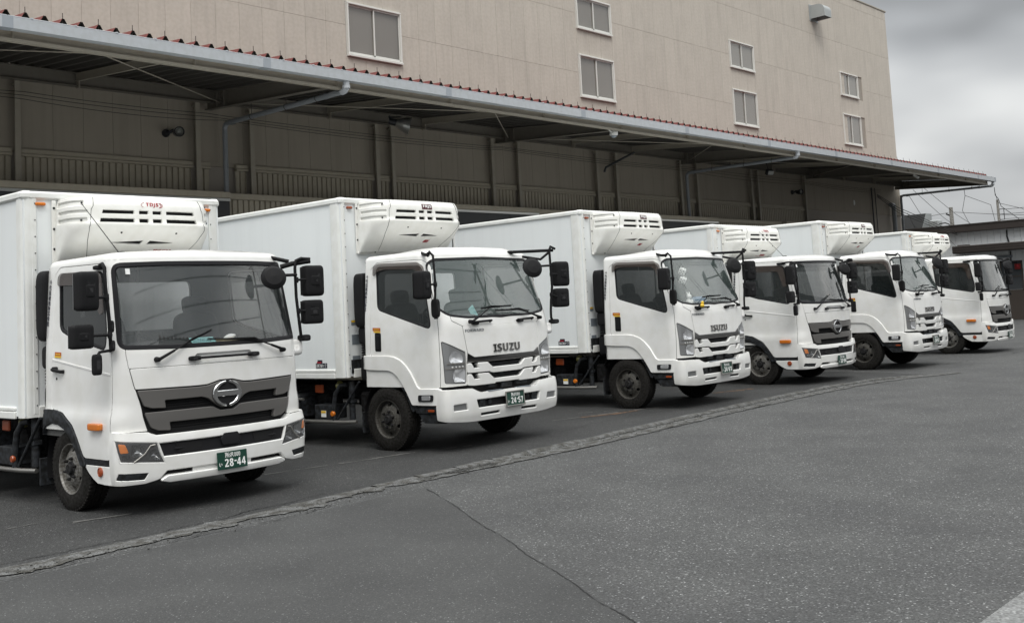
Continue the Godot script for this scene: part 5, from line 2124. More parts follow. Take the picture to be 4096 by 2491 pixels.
	wiper(t, Vector3(0.72, 1.415, 1.075), Vector3(0.34, 1.545, 1.125), Vector3(0.45, 1.525, 1.115), Vector3(-0.18, 1.575, 1.13))
	# mirrors and their stays
	m = MB.new()
	m.tube([Vector3(0.615, 2.392, 0.66), Vector3(0.775, 2.385, 0.76), Vector3(0.955, 2.325, 0.90)], 0.021, 8)
	m.pillow(Vector3(0.635, 2.395, 0.67), Vector3(0.06, 0.022, 0.035), 0.5, 0.5, Basis(Vector3.UP, -0.5))
	m.tube([Vector3(0.865, 2.27, 0.88), Vector3(0.975, 2.30, 0.93), Vector3(1.155, 2.325, 1.0)], 0.026, 8)
	m.tube([Vector3(1.155, 2.345, 1.0), Vector3(1.055, 2.352, 0.98), Vector3(0.995, 2.33, 0.97), Vector3(0.980, 2.25, 0.97), Vector3(0.985, 1.95, 0.97), Vector3(1.005, 1.75, 0.97), Vector3(1.035, 1.55, 0.96), Vector3(1.065, 1.51, 0.94)], 0.017, 8)
	m.pillow(Vector3(1.105, 1.515, 0.92), Vector3(0.065, 0.034, 0.05), 0.5, 0.5)
	part("mirror_stay", m, "soft_black", t)
	mirror_head(t, Vector3(1.215, 2.115, 0.95), Vector3(0.118, 0.165, 0.07), [Vector3(0.985, 2.125, 0.985), Vector3(1.12, 2.13, 0.985)], -0.1)
	mirror_head(t, Vector3(1.20, 1.785, 0.95), Vector3(0.118, 0.128, 0.06), [Vector3(1.0, 1.80, 0.98), Vector3(1.11, 1.80, 0.98)], -0.1)
	m = MB.new()
	m.lathe([Vector2(0.0, -0.05), Vector2(0.09, -0.04), Vector2(0.125, -0.012), Vector2(0.13, 0.0), Vector2(0.12, 0.014), Vector2(0.0, 0.018)], Vector3(0.63, 2.15, 1.08), Vector3(0.40, -0.32, -0.85), 32)
	m.tube([Vector3(0.98, 2.18, 0.985), Vector3(0.86, 2.175, 1.05), Vector3(0.68, 2.17, 1.10)], 0.016, 8)
	part("front_view_mirror", m, "soft_black", t)
	m = MB.new()
	m.tube([Vector3(-0.970, 2.30, 0.56), Vector3(-1.050, 2.31, 0.74), Vector3(-1.110, 2.31, 0.90), Vector3(-1.120, 2.27, 0.96), Vector3(-1.120, 2.10, 0.97), Vector3(-1.090, 1.80, 0.97), Vector3(-1.070, 1.60, 0.95), Vector3(-1.040, 1.52, 0.90), Vector3(-1.010, 1.515, 0.82)], 0.017, 8)
	m.pillow(Vector3(-0.990, 2.295, 0.60), Vector3(0.03, 0.022, 0.09), 0.5, 0.5)
	m.pillow(Vector3(-1.050, 1.735, 0.93), Vector3(0.02, 0.055, 0.03), 0.5, 0.5)
	m.pillow(Vector3(-1.050, 1.56, 0.94), Vector3(0.022, 0.05, 0.03), 0.5, 0.5)
	m.tube([Vector3(-1.050, 1.52, 0.92), Vector3(-1.170, 1.51, 0.94), Vector3(-1.200, 1.47, 0.95)], 0.014, 8)
	m.pillow(Vector3(-1.205, 1.40, 0.955), Vector3(0.040, 0.095, 0.035), 0.4, 0.4)
	part("mirror_stay", m, "soft_black", t)
	mirror_head(t, Vector3(-1.29, 2.06, 0.95), Vector3(0.098, 0.178, 0.07), [Vector3(-1.11, 2.0, 0.97), Vector3(-1.21, 2.0, 0.98)], 0.1)
	mirror_head(t, Vector3(-1.345, 1.655, 0.95), Vector3(0.105, 0.108, 0.055), [Vector3(-1.08, 1.66, 0.96), Vector3(-1.26, 1.66, 0.97)], 0.1)
	m = MB.new()
	company_name(m, h, -0.435, 1.775, 2.235)
	part("company_lettering", m, "print_black", t)
	m = MB.new()
	m.box(f.call(h.fs(-0.83, 2.24), 2.24) + Vector3(0, 0, 0.004), Vector3(0.045, 0.055, 0.004), 0.0, Basis(Vector3.RIGHT, -0.2))
	part("inspection_sticker", m, "print_white", t)
	m = MB.new()
	m.box(Vector3(-0.74, 2.425, 0.55), Vector3(0.06, 0.05, 0.09), 0.012)
	m.tube([Vector3(-0.76, 2.45, 0.53), Vector3(-0.925, 2.95, 0.14)], 0.0045, 6, 0.003)
	part("antenna", m, "soft_black", t)

# ------------------------------------------------------------------ ground
func sheet(m: MB, poly: Array, y: float) -> void:
	var p := PackedVector2Array()
	for q in poly:
		p.push_back(q)
	var idx := Geometry2D.triangulate_polygon(p)
	for k in range(0, idx.size(), 3):
		m.tri(Vector3(p[idx[k]].x, y, p[idx[k]].y), Vector3(p[idx[k + 1]].x, y, p[idx[k + 1]].y), Vector3(p[idx[k + 2]].x, y, p[idx[k + 2]].y), Vector3.UP, Vector3.UP, Vector3.UP)

func ribbon(m: MB, pts: Array, w0: float, y: float, rough: float, seed_: int, step := 0.05, breaks := 0.0, wvar := 1.0) -> void:
	# a jagged band along a line on the ground
	var r := RandomNumberGenerator.new()
	r.seed = seed_
	var nz := FastNoiseLite.new()
	nz.seed = seed_
	nz.frequency = 0.9
	var line := []
	for k in pts.size() - 1:
		var a: Vector2 = pts[k]
		var b: Vector2 = pts[k + 1]
		var n := maxi(1, ceili(a.distance_to(b) / step))
		for j in n:
			line.append(a.lerp(b, float(j) / n))
	line.append(pts[pts.size() - 1])
	var prev := []
	var dist := 0.0
	for k in line.size():
		var d: Vector2 = (line[mini(k + 1, line.size() - 1)] - line[maxi(k - 1, 0)]).normalized()
		var s := Vector2(-d.y, d.x)
		dist += step
		var c: Vector2 = line[k] + s * nz.get_noise_1d(dist) * rough * 2.0 + s * r.randf_range(-1, 1) * rough * 0.35
		var w := w0 * clampf(1.0 + (nz.get_noise_1d(dist * 2.3 + 50.0) * 1.4 + r.randf_range(-0.3, 0.3)) * wvar, 0.15, 2.0)
		var cur := [c - s * w * 0.5, c + s * w * 0.5]
		var skip := breaks > 0.0 and nz.get_noise_1d(dist * 1.7 + 300.0) > 0.5 - breaks
		if prev.size() and not skip:
			m.quad(Vector3(prev[0].x, y, prev[0].y), Vector3(prev[1].x, y, prev[1].y), Vector3(cur[1].x, y, cur[1].y), Vector3(cur[0].x, y, cur[0].y), Vector3.UP)
		prev = cur

const KERB := [[-12.0, -8.15], [0.0, -8.20], [3.35, -8.23], [5.5, -8.30], [7.1, -8.46], [8.8, -8.54], [10.1, -8.58], [11.6, -8.68], [13.9, -8.86], [16.8, -8.98], [18.6, -8.98], [19.6, -8.88], [20.5, -8.62], [21.1, -8.25]]

func kerb_z(x: float) -> float:
	for k in KERB.size() - 1:
		if x <= KERB[k + 1][0]:
			return lerpf(KERB[k][1], KERB[k + 1][1], clampf((x - KERB[k][0]) / (KERB[k + 1][0] - KERB[k][0]), 0, 1))
	return KERB[KERB.size() - 1][1]

func kerb_line(off: float, x0 := -12.0, x1 := 21.1) -> Array:
	var o := []
	for k in KERB:
		if k[0] >= x0 and k[0] <= x1:
			o.append(Vector2(k[0], k[1] + off))
	return o

func make_ground() -> void:
	var m := MB.new()
	sheet(m, [Vector2(-400, -500), Vector2(700, -500), Vector2(700, 400), Vector2(-400, 400)], -0.006)
	structure(part("road", m, "road_asphalt", self))
	tag(get_node("road"), "grey worn asphalt road with pale flecks in the foreground")
	m = MB.new()
	var edge := kerb_line(0.03)
	var poly := [Vector2(-30, -60), Vector2(-30, -8.15)] + edge + [Vector2(21.6, -9.4), Vector2(22.1, -12.0), Vector2(24.0, -19.0), Vector2(24.0, -60)]
	sheet(m, poly, 0.0)
	structure(part("parking_lot", m, "lot_asphalt", self))
	tag(get_node("parking_lot"), "darker asphalt yard under and behind the parked trucks")
	m = MB.new()
	sheet(m, [Vector2(7.35, -7.95), Vector2(7.06, -7.51), Vector2(6.55, -6.63), Vector2(6.04, -5.76), Vector2(5.38, -4.63), Vector2(4.74, -3.54), Vector2(3.4, -1.2), Vector2(1.5, 2.2), Vector2(-12, 2.2), Vector2(-12, -7.82), Vector2(3.35, -7.86)], -0.002)
	structure(part("old_road_patch", m, "old_asphalt", self))
	tag(get_node("old_road_patch"), "smoother old asphalt at the lower left, ending at a long crack")
	# sandy band and worn concrete along the kerb
	m = MB.new()
	ribbon(m, kerb_line(0.10, -12, 9.0), 0.20, 0.0030, 0.05, 4, 0.05)
	structure(part("sandy_gutter", m, "sandy_edge", self))
	tag(get_node("sandy_gutter"), "pale sand and crumbled asphalt along the left part of the kerb")
	m = MB.new()
	ribbon(m, [Vector2(7.6, -8.36), Vector2(8.8, -8.36), Vector2(10.1, -8.36), Vector2(11.6, -8.43), Vector2(13.9, -8.60), Vector2(16.8, -8.70), Vector2(18.6, -8.70), Vector2(19.6, -8.58), Vector2(20.6, -8.3), Vector2(21.6, -7.9)], 0.26, 0.0030, 0.006, 8, 0.05, 0.0, 0.22)
	structure(part("gutter_apron", m, "kerb_concrete", self))
	tag(get_node("gutter_apron"), "broken concrete gutter strip on the road side of the kerb")
	m = MB.new()
	ribbon(m, [Vector2(7.25, -7.85), Vector2(7.06, -7.51), Vector2(6.72, -6.9), Vector2(6.40, -6.4), Vector2(6.04, -5.76), Vector2(5.66, -5.15), Vector2(5.38, -4.63), Vector2(5.05, -4.1), Vector2(4.74, -3.54), Vector2(3.4, -1.2)], 0.0075, 0.0012, 0.012, 21, 0.03)
	ribbon(m, [Vector2(-2, -7.74), Vector2(3.35, -7.88), Vector2(4.4, -7.98), Vector2(5.4, -7.92), Vector2(6.3, -8.05)], 0.014, 0.0066, 0.05, 22, 0.04, 0.1)
	ribbon(m, [Vector2(3.2, -8.46), Vector2(4.2, -8.40), Vector2(5.5, -8.48), Vector2(6.6, -8.60)], 0.010, 0.0066, 0.04, 23, 0.04, 0.15)
	ribbon(m, [Vector2(9.1, -8.24), Vector2(10.2, -8.20), Vector2(11.4, -8.24), Vector2(13.0, -8.44), Vector2(15.5, -8.54)], 0.010, 0.0078, 0.04, 24, 0.04, 0.2)
	for k in 9:
		var x := 8.3 + k * 0.83
		ribbon(m, [Vector2(x, kerb_z(x) + 0.10), Vector2(x + 0.22, kerb_z(x) + 0.22), Vector2(x + 0.35, kerb_z(x) + 0.36)], 0.008, 0.0080, 0.03, 60 + k, 0.03)
	ribbon(m, [Vector2(11.3, -9.55), Vector2(12.4, -9.75), Vector2(14.0, -9.7)], 0.008, 0.0042, 0.02, 25, 0.05)
	ribbon(m, [Vector2(24.0, -9.0), Vector2(27.0, -8.7), Vector2(33.0, -8.9), Vector2(38.0, -8.2)], 0.014, 0.0046, 0.06, 26, 0.06)
	ribbon(m, [Vector2(29.0, -7.2), Vector2(33.0, -6.6), Vector2(38.0, -6.8)], 0.014, 0.0046, 0.08, 27, 0.06)
	structure(part("asphalt_crack", m, "crack", self))
	tag(get_node("asphalt_crack"), "thin jagged cracks running across the asphalt")
	m = MB.new()
	ribbon(m, [Vector2(3.35, -9.78), Vector2(3.9, -9.86), Vector2(4.35, -9.93)], 0.02, 0.0044, 0.015, 31, 0.03, 0.45)
	ribbon(m, [Vector2(4.55, -9.62), Vector2(5.05, -9.50)], 0.035, 0.0044, 0.02, 32, 0.03, 0.45)
	ribbon(m, [Vector2(7.1, -10.35), Vector2(8.2, -10.15), Vector2(9.0, -10.05), Vector2(10.0, -9.72)], 0.04, 0.0044, 0.02, 33, 0.03, 0.30)
	ribbon(m, [Vector2(12.4, -10.6), Vector2(13.8, -10.3), Vector2(15.0, -9.9)], 0.04, 0.0044, 0.02, 34, 0.03, 0.30)
	ribbon(m, [Vector2(13.4, -10.9), Vector2(14.2, -10.2), Vector2(14.6, -9.9)], 0.04, 0.0044, 0.02, 35, 0.03, 0.30)
	structure(part("worn_bay_line", m, "chalk_line", self))
	tag(get_node("worn_bay_line"), "worn pale traces of painted bay lines by the front wheels")
	m = MB.new()
	ribbon(m, [Vector2(12.9, -10.45), Vector2(13.5, -10.25), Vector2(14.0, -10.15)], 0.10, 0.0040, 0.05, 41, 0.04, 0.15)
	ribbon(m, [Vector2(16.9, -10.55), Vector2(17.4, -10.35), Vector2(17.8, -10.25)], 0.10, 0.0040, 0.05, 42, 0.04, 0.15)
	structure(part("rust_stain", m, "rust_stain", self))
	tag(get_node("rust_stain"), "faint rust coloured stains on the yard between the trucks")
	# the kerb itself, stone by stone
	var kerb := Node3D.new()
	kerb.name = "kerb"
	add_child(kerb, true)
	structure(kerb)
	tag(kerb, "low worn concrete kerb curving along the front of the yard")
	var r := RandomNumberGenerator.new()
	r.seed = 3
	var x := -11.5
	while x < 20.9:
		var ln := 0.6
		var z := kerb_z(x)
		var z2 := kerb_z(x + ln)
		var hgt := lerpf(0.010, 0.034, smoothstep(6.5, 9.5, x)) * (1.0 - 0.8 * smoothstep(19.2, 20.9, x))
		var rows := []
		var nz := FastNoiseLite.new()
		nz.seed = 90
		nz.frequency = 5.0
		for i in 13:
			var t := i / 12.0
			var px := x + 0.002 + (ln - 0.004) * t
			var pz := lerpf(z, z2, t)
			var row := PackedVector3Array()
			var wear := 1.0 - 0.55 * maxf(0.0, nz.get_noise_2d(px * 0.25, 7.0)) * 2.0
			if x < 7.0:
				wear *= clampf(0.7 + 1.6 * nz.get_noise_2d(px * 0.2, 31.0), 0.0, 1.0)
			for q in [[-0.060, -0.02], [-0.058, 0.55], [-0.045, 0.92], [-0.015, 1.0], [0.02, 0.97], [0.045, 0.75], [0.060, 0.30], [0.068, -0.02]]:
				var n := nz.get_noise_3d(px, q[0] * 3.0, q[1])
				row.push_back(Vector3(px, q[1] * hgt * wear + n * 0.004 * (1.0 if q[1] > 0.2 else 0.0), pz + q[0] + n * 0.010))
			rows.append(row)
		var m2 := MB.new()
		m2.grid(rows)
		part("kerb_stone", m2, "kerb_concrete", kerb)
		x += ln
	# loose crumbs along the kerb
	m = MB.new()
	for k in 420:
		var px := r.randf_range(2.5, 20.0)
		var pz := kerb_z(px) + 0.07 + absf(r.randfn(0.0, 0.14))
		var s := r.randf_range(0.003, 0.010)
		m.box(Vector3(px, 0.004 + s * 0.4, pz), Vector3(s * 2, s * 1.3, s * 1.6), s * 0.5, Basis(Vector3.UP, r.randf() * 6.0))
	var crumbs := part("gravel_crumbs", m, "kerb_concrete", self)
	stuff(crumbs)
	tag(crumbs, "loose crumbs of stone lying along the kerb")
	# the pavement at the lower right corner
	var pv := Node3D.new()
	pv.name = "pavement"
	add_child(pv, true)
	structure(pv)
	tag(pv, "edge of a concrete pavement at the lower right corner")
	for i in 12:
		for j in 3:
			var m3 := MB.new()
			m3.box(Vector3(5.42 + i * 0.6 + 0.3, 0.022, -1.87 + j * 0.30), Vector3(0.588, 0.07, 0.288), 0.014)
			part("slab", m3, "pavement_concrete", pv)

# ------------------------------------------------------------------ warehouse
const WALL_Z := -19.8
const BAY_COLUMNS := [5.0, 8.37, 12.09, 13.42, 17.0, 17.51, 21.1, 22.17, 25.74, 26.72, 30.31, 31.33, 35.0, 35.49, 39.19]

func make_warehouse() -> void:
	var w := thing("warehouse", "large beige panelled warehouse with sliding windows behind the row of trucks", "building")
	var m := MB.new()
	m.box(Vector3(25.4, 7.35, -32.0), Vector3(47.0, 14.7, 24.33))
	part("wall_core", m, "wall_joint", w)
	# openings: columns of three panels that hold windows
	var win_x := [16.3, 25.3, 34.3, 43.42]
	var rows := [[5.05, 6.9], [6.9, 8.75], [8.75, 10.6], [10.6, 12.45], [12.45, 14.3], [14.3, 14.70]]
	var starts := [7.3, 7.3, 7.3, 22.3, 32.5, 41.0]
	var rest := MB.new()
	var shared := {}
	var r := RandomNumberGenerator.new()
	r.seed = 12
	var x := 16.3 - 24 * 0.6
	while x < 48.85:
		var x2 := minf(x + 0.6, 48.9)
		var over := -1
		for k in 4:
			if x > win_x[k] - 0.1 and x < win_x[k] + 1.75:
				over = k
		for j in 6:
			var spans := [[rows[j][0], rows[j][1]]]
			if over >= 0:
				var cut := []
				for s in spans:
					for hole in [[7.97, 9.335], [10.10, 11.165]]:
						if s[0] < hole[1] and s[1] > hole[0] and not (over == 0 and hole[0] > 10.0):
							cut.append(hole)
				for hole in cut:
					var nx := []
					for s in spans:
						if hole[0] > s[0]:
							nx.append([s[0], minf(hole[0], s[1])])
						if hole[1] < s[1]:
							nx.append([maxf(hole[1], s[0]), s[1]])
					spans = nx
			for s in spans:
				if s[1] - s[0] < 0.03:
					continue
				var size := Vector3(x2 - x - 0.004, s[1] - s[0] - 0.005, 0.05)
				var c := Vector3((x + x2) * 0.5, (s[0] + s[1]) * 0.5, WALL_Z - 0.025)
				if x < starts[j] - 0.01:
					rest.box(c, size, 0.002)
					continue
				var key := "%.3f %.3f" % [size.x, size.y]
				if not shared.has(key):
					var b := MB.new()
					b.box(Vector3.ZERO, size, 0.002)
					shared[key] = b.mesh()
				var o := put("wall_panel", shared[key], "shade_tone_panel" if j == 0 else "wall_panel_%d" % (r.randi() % 4), w)
				o.position = c
		x += 0.6
	stuff(part("wall_panels_beyond", rest, "wall_panel_1", w))
	m = MB.new()
	m.box(Vector3(25.42, 14.735, -32.0), Vector3(47.16, 0.07, 24.46), 0.01)
	part("parapet_cap", m, "steel_tan", w)
	for k in 4:
		if k > 0:
			window(w, win_x[k], 10.11, 11.16, r)
		window(w, win_x[k], 7.98, 9.33, r)
	# below: flashing, ribbed siding, columns, dock fronts
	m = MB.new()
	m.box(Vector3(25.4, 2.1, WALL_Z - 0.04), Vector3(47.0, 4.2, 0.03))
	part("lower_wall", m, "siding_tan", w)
	for k in BAY_COLUMNS.size() - 1:
		var a: float = BAY_COLUMNS[k] + 0.07
		var b: float = BAY_COLUMNS[k + 1] - 0.07
		var parts := [[a, b]]
		if k == 2:
			parts = [[a, a + 0.26], [b - 0.30, b]]
		if b - a < 0.2:
			continue
		for q in parts:
			ribbed(w, q[0], q[1], 3.4, 5.0, WALL_Z + 0.05)
			var mm := MB.new()
			mm.box(Vector3((q[0] + q[1]) * 0.5, 5.075, WALL_Z + 0.045), Vector3(q[1] - q[0], 0.085, 0.09), 0.006)
			mm.box(Vector3((q[0] + q[1]) * 0.5, 5.0, WALL_Z + 0.055), Vector3(q[1] - q[0], 0.05, 0.11), 0.006)
			part("flashing", mm, "siding_tan", w)
	for cx in BAY_COLUMNS:
		m = MB.new()
		m.box(Vector3(cx + 0.05, 3.18, WALL_Z + 0.09), Vector3(0.008, 6.36, 0.18))
		m.box(Vector3(cx, 3.18, WALL_Z + 0.176), Vector3(0.108, 6.36, 0.010), 0.002)
		m.box(Vector3(cx - 0.048, 3.18, WALL_Z + 0.16), Vector3(0.008, 6.36, 0.024))
		m.box(Vector3(cx, 6.30, WALL_Z + 0.09), Vector3(0.10, 0.02, 0.17))
		part("wall_column", m, "steel_tan", w)
	for d in [[1.9, 12.36, true], [12.42, 17.1, false], [17.15, 22.07, true], [22.12, 26.4, false], [26.45, 31.3, true], [31.36, 36.0, false], [36.05, 41.0, true]]:
		var mid: float = (d[0] + d[1]) * 0.5
		var wd: float = d[1] - d[0]
		m = MB.new()
		m.box(Vector3(mid, 4.335, -19.22), Vector3(wd, 0.13, 0.62 if d[2] else 0.30), 0.012)
		part("dock_eave", m, "siding_tan", w)
		if d[2]:
			m = MB.new()
			m.box(Vector3(mid, 4.235, -18.925), Vector3(wd, 0.06, 0.02), 0.004)
			part("dock_trim", m, "lamp_metal", w)
			m = MB.new()
			for j in ceili(wd / 1.25):
				var xa: float = d[0] + j * 1.25
				var xb := minf(xa + 1.245, d[1])
				m.cut()
				m.box(Vector3((xa + xb) * 0.5, 3.1, -18.95 + 0.012 * (j % 2)), Vector3(xb - xa, 2.24, 0.012))
			part("dock_curtain", m, "rubber_sheet", w)
		else:
			ribbed(w, d[0], d[1], 2.2, 4.27, -19.12)

func ribbed(w: Node3D, x0: float, x1: float, y0: float, y1: float, z: float) -> void:
	var m := MB.new()
	var top := PackedVector3Array()
	var low := PackedVector3Array()
	var x := x0
	var line := []
	while x < x1 - 0.02:
		for q in [[0.0, 0.0], [0.088, 0.0], [0.096, -0.035], [0.124, -0.035], [0.132, 0.0]]:
			if x + q[0] <= x1:
				line.append(Vector2(x + q[0], z + q[1]))
		x += 0.136
	for k in line.size() - 1:
		var a: Vector2 = line[k]
		var b: Vector2 = line[k + 1]
		var no := Vector3(-(b.y - a.y), 0, b.x - a.x).normalized()
		m.quad(Vector3(a.x, y0, a.y), Vector3(b.x, y0, b.y), Vector3(b.x, y1, b.y), Vector3(a.x, y1, a.y), no)
	part("ribbed_siding", m, "siding_tan", w)

func window(w: Node3D, x: float, y0: float, y1: float, r: RandomNumberGenerator) -> void:
	var g := Node3D.new()
	g.name = "window"
	w.add_child(g, true)
	var xa := x + 0.025
	var xb := x + 1.765
	var z := WALL_Z
	var m := MB.new()
	m.box(Vector3((xa + xb) * 0.5, y1 - 0.025, z + 0.005), Vector3(xb - xa, 0.05, 0.11), 0.006)
	m.box(Vector3((xa + xb) * 0.5, y0 + 0.03, z + 0.015), Vector3(xb - xa + 0.02, 0.06, 0.13), 0.006)
	for e in [xa + 0.02, xb - 0.02]:
		m.box(Vector3(e, (y0 + y1) * 0.5, z + 0.004), Vector3(0.04, y1 - y0 - 0.11, 0.105), 0.004)
	part("window_frame", m, "window_frame", g)
	m = MB.new()
	var mid := (xa + xb) * 0.5
	for q in [[xa + 0.04, mid + 0.02, z - 0.028], [mid - 0.02, xb - 0.04, z + 0.004]]:
		m.box(Vector3((q[0] + q[1]) * 0.5, y0 + 0.095, q[2]), Vector3(q[1] - q[0], 0.07, 0.026), 0.004)
		m.box(Vector3((q[0] + q[1]) * 0.5, y1 - 0.07, q[2]), Vector3(q[1] - q[0], 0.036, 0.026), 0.004)
		m.box(Vector3(q[0] + 0.018, (y0 + y1) * 0.5, q[2]), Vector3(0.036, y1 - y0 - 0.18, 0.026), 0.004)
		m.box(Vector3(q[1] - 0.012, (y0 + y1) * 0.5, q[2]), Vector3(0.024, y1 - y0 - 0.18, 0.026), 0.004)
	part("sash", m, "window_frame", g)
	for q in [[xa + 0.07, mid, z - 0.028], [mid + 0.01, xb - 0.06, z + 0.004]]:
		m = MB.new()
		m.quad(Vector3(q[0], y0 + 0.12, q[2]), Vector3(q[1], y0 + 0.12, q[2]), Vector3(q[1], y1 - 0.08, q[2]), Vector3(q[0], y1 - 0.08, q[2]), Vector3.BACK)
		part("pane", m, "window_glass", g)
	m = MB.new()
	m.box(Vector3(mid, (y0 + y1) * 0.5, z - 0.11), Vector3(xb - xa, y1 - y0, 0.02))
	part("curtain", m, "curtain", g)
	m = MB.new()
	for e in [xa - 0.005, xb + 0.005]:
		m.cut()
		m.box(Vector3(e, (y0 + y1) * 0.5, z - 0.06), Vector3(0.012, y1 - y0, 0.10))
	m.box(Vector3(mid, y1 + 0.002, z - 0.06), Vector3(xb - xa, 0.012, 0.10))
	part("reveal", m, "window_frame", g)

# ------------------------------------------------------------------ the canopy
func canopy_y(z: float) -> float:
	return (-15.6 - z) * 0.085

func make_canopy() -> void:
	var c := thing("loading_canopy", "long canopy with red ribbed roof sheets and a grey gutter along the warehouse", "canopy")
	var x0 := 2.1
	var x1 := 48.45
	var p := 0.285
	var zf := -15.64
	var zb := -19.78
	var n := int((x1 - x0) / (2.0 * p))
	var sheet_mesh: ArrayMesh
	var m := MB.new()
	var line := []
	for k in 2:
		for q in [[0.0, 0.0], [0.03, 0.0], [0.125, 0.165], [0.16, 0.165], [0.255, 0.0], [0.285, 0.0]]:
			line.append(Vector2(k * p + q[0], q[1]))
	for k in line.size() - 1:
		var a: Vector2 = line[k]
		var b: Vector2 = line[k + 1]
		if a.distance_to(b) < 1e-4:
			continue
		var no := Vector3(-(b.y - a.y), b.x - a.x, 0).normalized()
		m.quad(Vector3(a.x, a.y + canopy_y(zf), zf), Vector3(b.x, b.y + canopy_y(zf), zf), Vector3(b.x, b.y + canopy_y(zb), zb), Vector3(a.x, a.y + canopy_y(zb), zb), no)
	sheet_mesh = m.mesh()
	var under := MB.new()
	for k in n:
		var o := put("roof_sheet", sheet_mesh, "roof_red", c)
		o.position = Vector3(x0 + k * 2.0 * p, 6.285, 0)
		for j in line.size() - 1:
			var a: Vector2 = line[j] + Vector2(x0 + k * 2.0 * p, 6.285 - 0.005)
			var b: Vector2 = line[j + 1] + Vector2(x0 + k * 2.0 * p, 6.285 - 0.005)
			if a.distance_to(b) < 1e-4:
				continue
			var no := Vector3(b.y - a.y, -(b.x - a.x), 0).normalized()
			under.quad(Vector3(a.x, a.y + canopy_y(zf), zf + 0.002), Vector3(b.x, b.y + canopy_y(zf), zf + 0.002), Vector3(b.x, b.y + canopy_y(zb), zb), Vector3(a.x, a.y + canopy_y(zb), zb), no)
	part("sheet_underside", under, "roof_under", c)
	m = MB.new()
	for k in n:
		var bx := x0 + k * 2.0 * p + 0.145
		m.tube([Vector3(bx, 6.30, zf - 0.03), Vector3(bx, 6.55, zf - 0.03)], 0.006, 6)
		m.lathe([Vector2(0.020, 0.0), Vector2(0.018, 0.010), Vector2(0.0, 0.012)], Vector3(bx, 6.452, zf - 0.03), Vector3.UP, 8)
		m.tube([Vector3(bx - 0.2, 6.29, zf - 0.02), Vector3(bx - 0.2, 6.345, zf - 0.02)], 0.006, 5)
	stuff(part("roof_bolts", m, "bolt", c))
	# gutter, section by section
	var gx := x0 - 0.1
	var first := true
	while gx < x1 + 0.1:
		var e := minf(gx + 4.45, x1 + 0.15)
		m = MB.new()
		var mid := (gx + e) * 0.5
		m.box(Vector3(mid, 6.215, -15.425), Vector3(e - gx - 0.01, 0.175, 0.006))
		m.box(Vector3(mid, 6.303, -15.432), Vector3(e - gx - 0.01, 0.018, 0.026), 0.005)
		m.box(Vector3(mid, 6.131, -15.51), Vector3(e - gx - 0.01, 0.006, 0.165))
		m.box(Vector3(mid, 6.215, -15.595), Vector3(e - gx - 0.01, 0.16, 0.006))
		part("gutter", m, "gutter_grey", c)
		m = MB.new()
		m.box(Vector3(e, 6.215, -15.424), Vector3(0.16, 0.186, 0.012), 0.003)
		m.box(Vector3(e, 6.126, -15.51), Vector3(0.16, 0.008, 0.17))
		part("gutter_joint", m, "gutter_joint", c)
		m = MB.new()
		var hx := gx + 0.35
		while hx < e:
			m.box(Vector3(hx, 6.317, -15.50), Vector3(0.03, 0.006, 0.17))
			m.box(Vector3(hx, 6.311, -15.416), Vector3(0.032, 0.022, 0.008))
			hx += 0.66
			m.cut()
		part("gutter_strap", m, "gutter_grey", c)
		gx = e
		if e > x1:
			break
	m = MB.new()
	m.box(Vector3(x1 + 0.15, 6.215, -15.51), Vector3(0.006, 0.17, 0.165))
	m.cut()
	m.box(Vector3(x0 - 0.1, 6.215, -15.51), Vector3(0.006, 0.17, 0.165))
	part("gutter_end", m, "gutter_grey", c)
	# the edge beam under the gutter
	gx = x0
	while gx < x1 - 0.5:
		var e := minf(gx + 9.0, x1 - 0.35)
		m = MB.new()
		var mid := (gx + e) * 0.5
		m.box(Vector3(mid, 6.09, -15.68), Vector3(e - gx, 0.22, 0.012))
		m.box(Vector3(mid, 5.982, -15.635), Vector3(e - gx, 0.012, 0.10), 0.002)
		m.box(Vector3(mid, 6.005, -15.592), Vector3(e - gx, 0.034, 0.008))
		var sx := gx + 1.5
		while sx < e:
			m.box(Vector3(sx, 6.07, -15.64), Vector3(0.012, 0.16, 0.075))
			sx += 3.0
		part("edge_beam", m, "steel_tan", c)
		gx = e
	# the beam along the wall
	m = MB.new()
	m.box(Vector3(25.3, 6.48, -19.50), Vector3(46.4, 0.25, 0.010))
	m.box(Vector3(25.3, 6.605, -19.50), Vector3(46.4, 0.012, 0.15))
	m.box(Vector3(25.3, 6.355, -19.50), Vector3(46.4, 0.012, 0.15), 0.002)
	part("wall_beam", m, "steel_brown", c)
	# cantilevers every nine metres and lighter ones between
	for k in 16:
		var bx := 3.45 + k * 2.99
		if bx > x1 - 0.1:
			bx = x1 - 0.12
		var main := k % 3 == 0
		m = MB.new()
		var dt := 0.27 if main else 0.13
		var zt := -15.69
		var zr := -19.76 if main else -19.52
		var yt0 := 6.262 + canopy_y(zt)
		var yt1 := 6.262 + canopy_y(zr)
		var dr := 0.36 if main else 0.13
		var fw := 0.15 if main else 0.05
		for q in [[yt0, yt1, 0.012], [yt0 - dt, yt1 - dr, -0.012]]:
			for s in [0.0, q[2]]:
				m.quad(Vector3(bx - fw / 2, q[0] + s, zt), Vector3(bx + fw / 2, q[0] + s, zt), Vector3(bx + fw / 2, q[1] + s, zr), Vector3(bx - fw / 2, q[1] + s, zr), Vector3.UP if (s > 0) == (q[2] > 0) else Vector3.DOWN)
			for s in [-1.0, 1.0]:
				m.quad(Vector3(bx + s * fw / 2, q[0], zt), Vector3(bx + s * fw / 2, q[0] + q[2], zt), Vector3(bx + s * fw / 2, q[1] + q[2], zr), Vector3(bx + s * fw / 2, q[1], zr), Vector3(s, 0, 0))
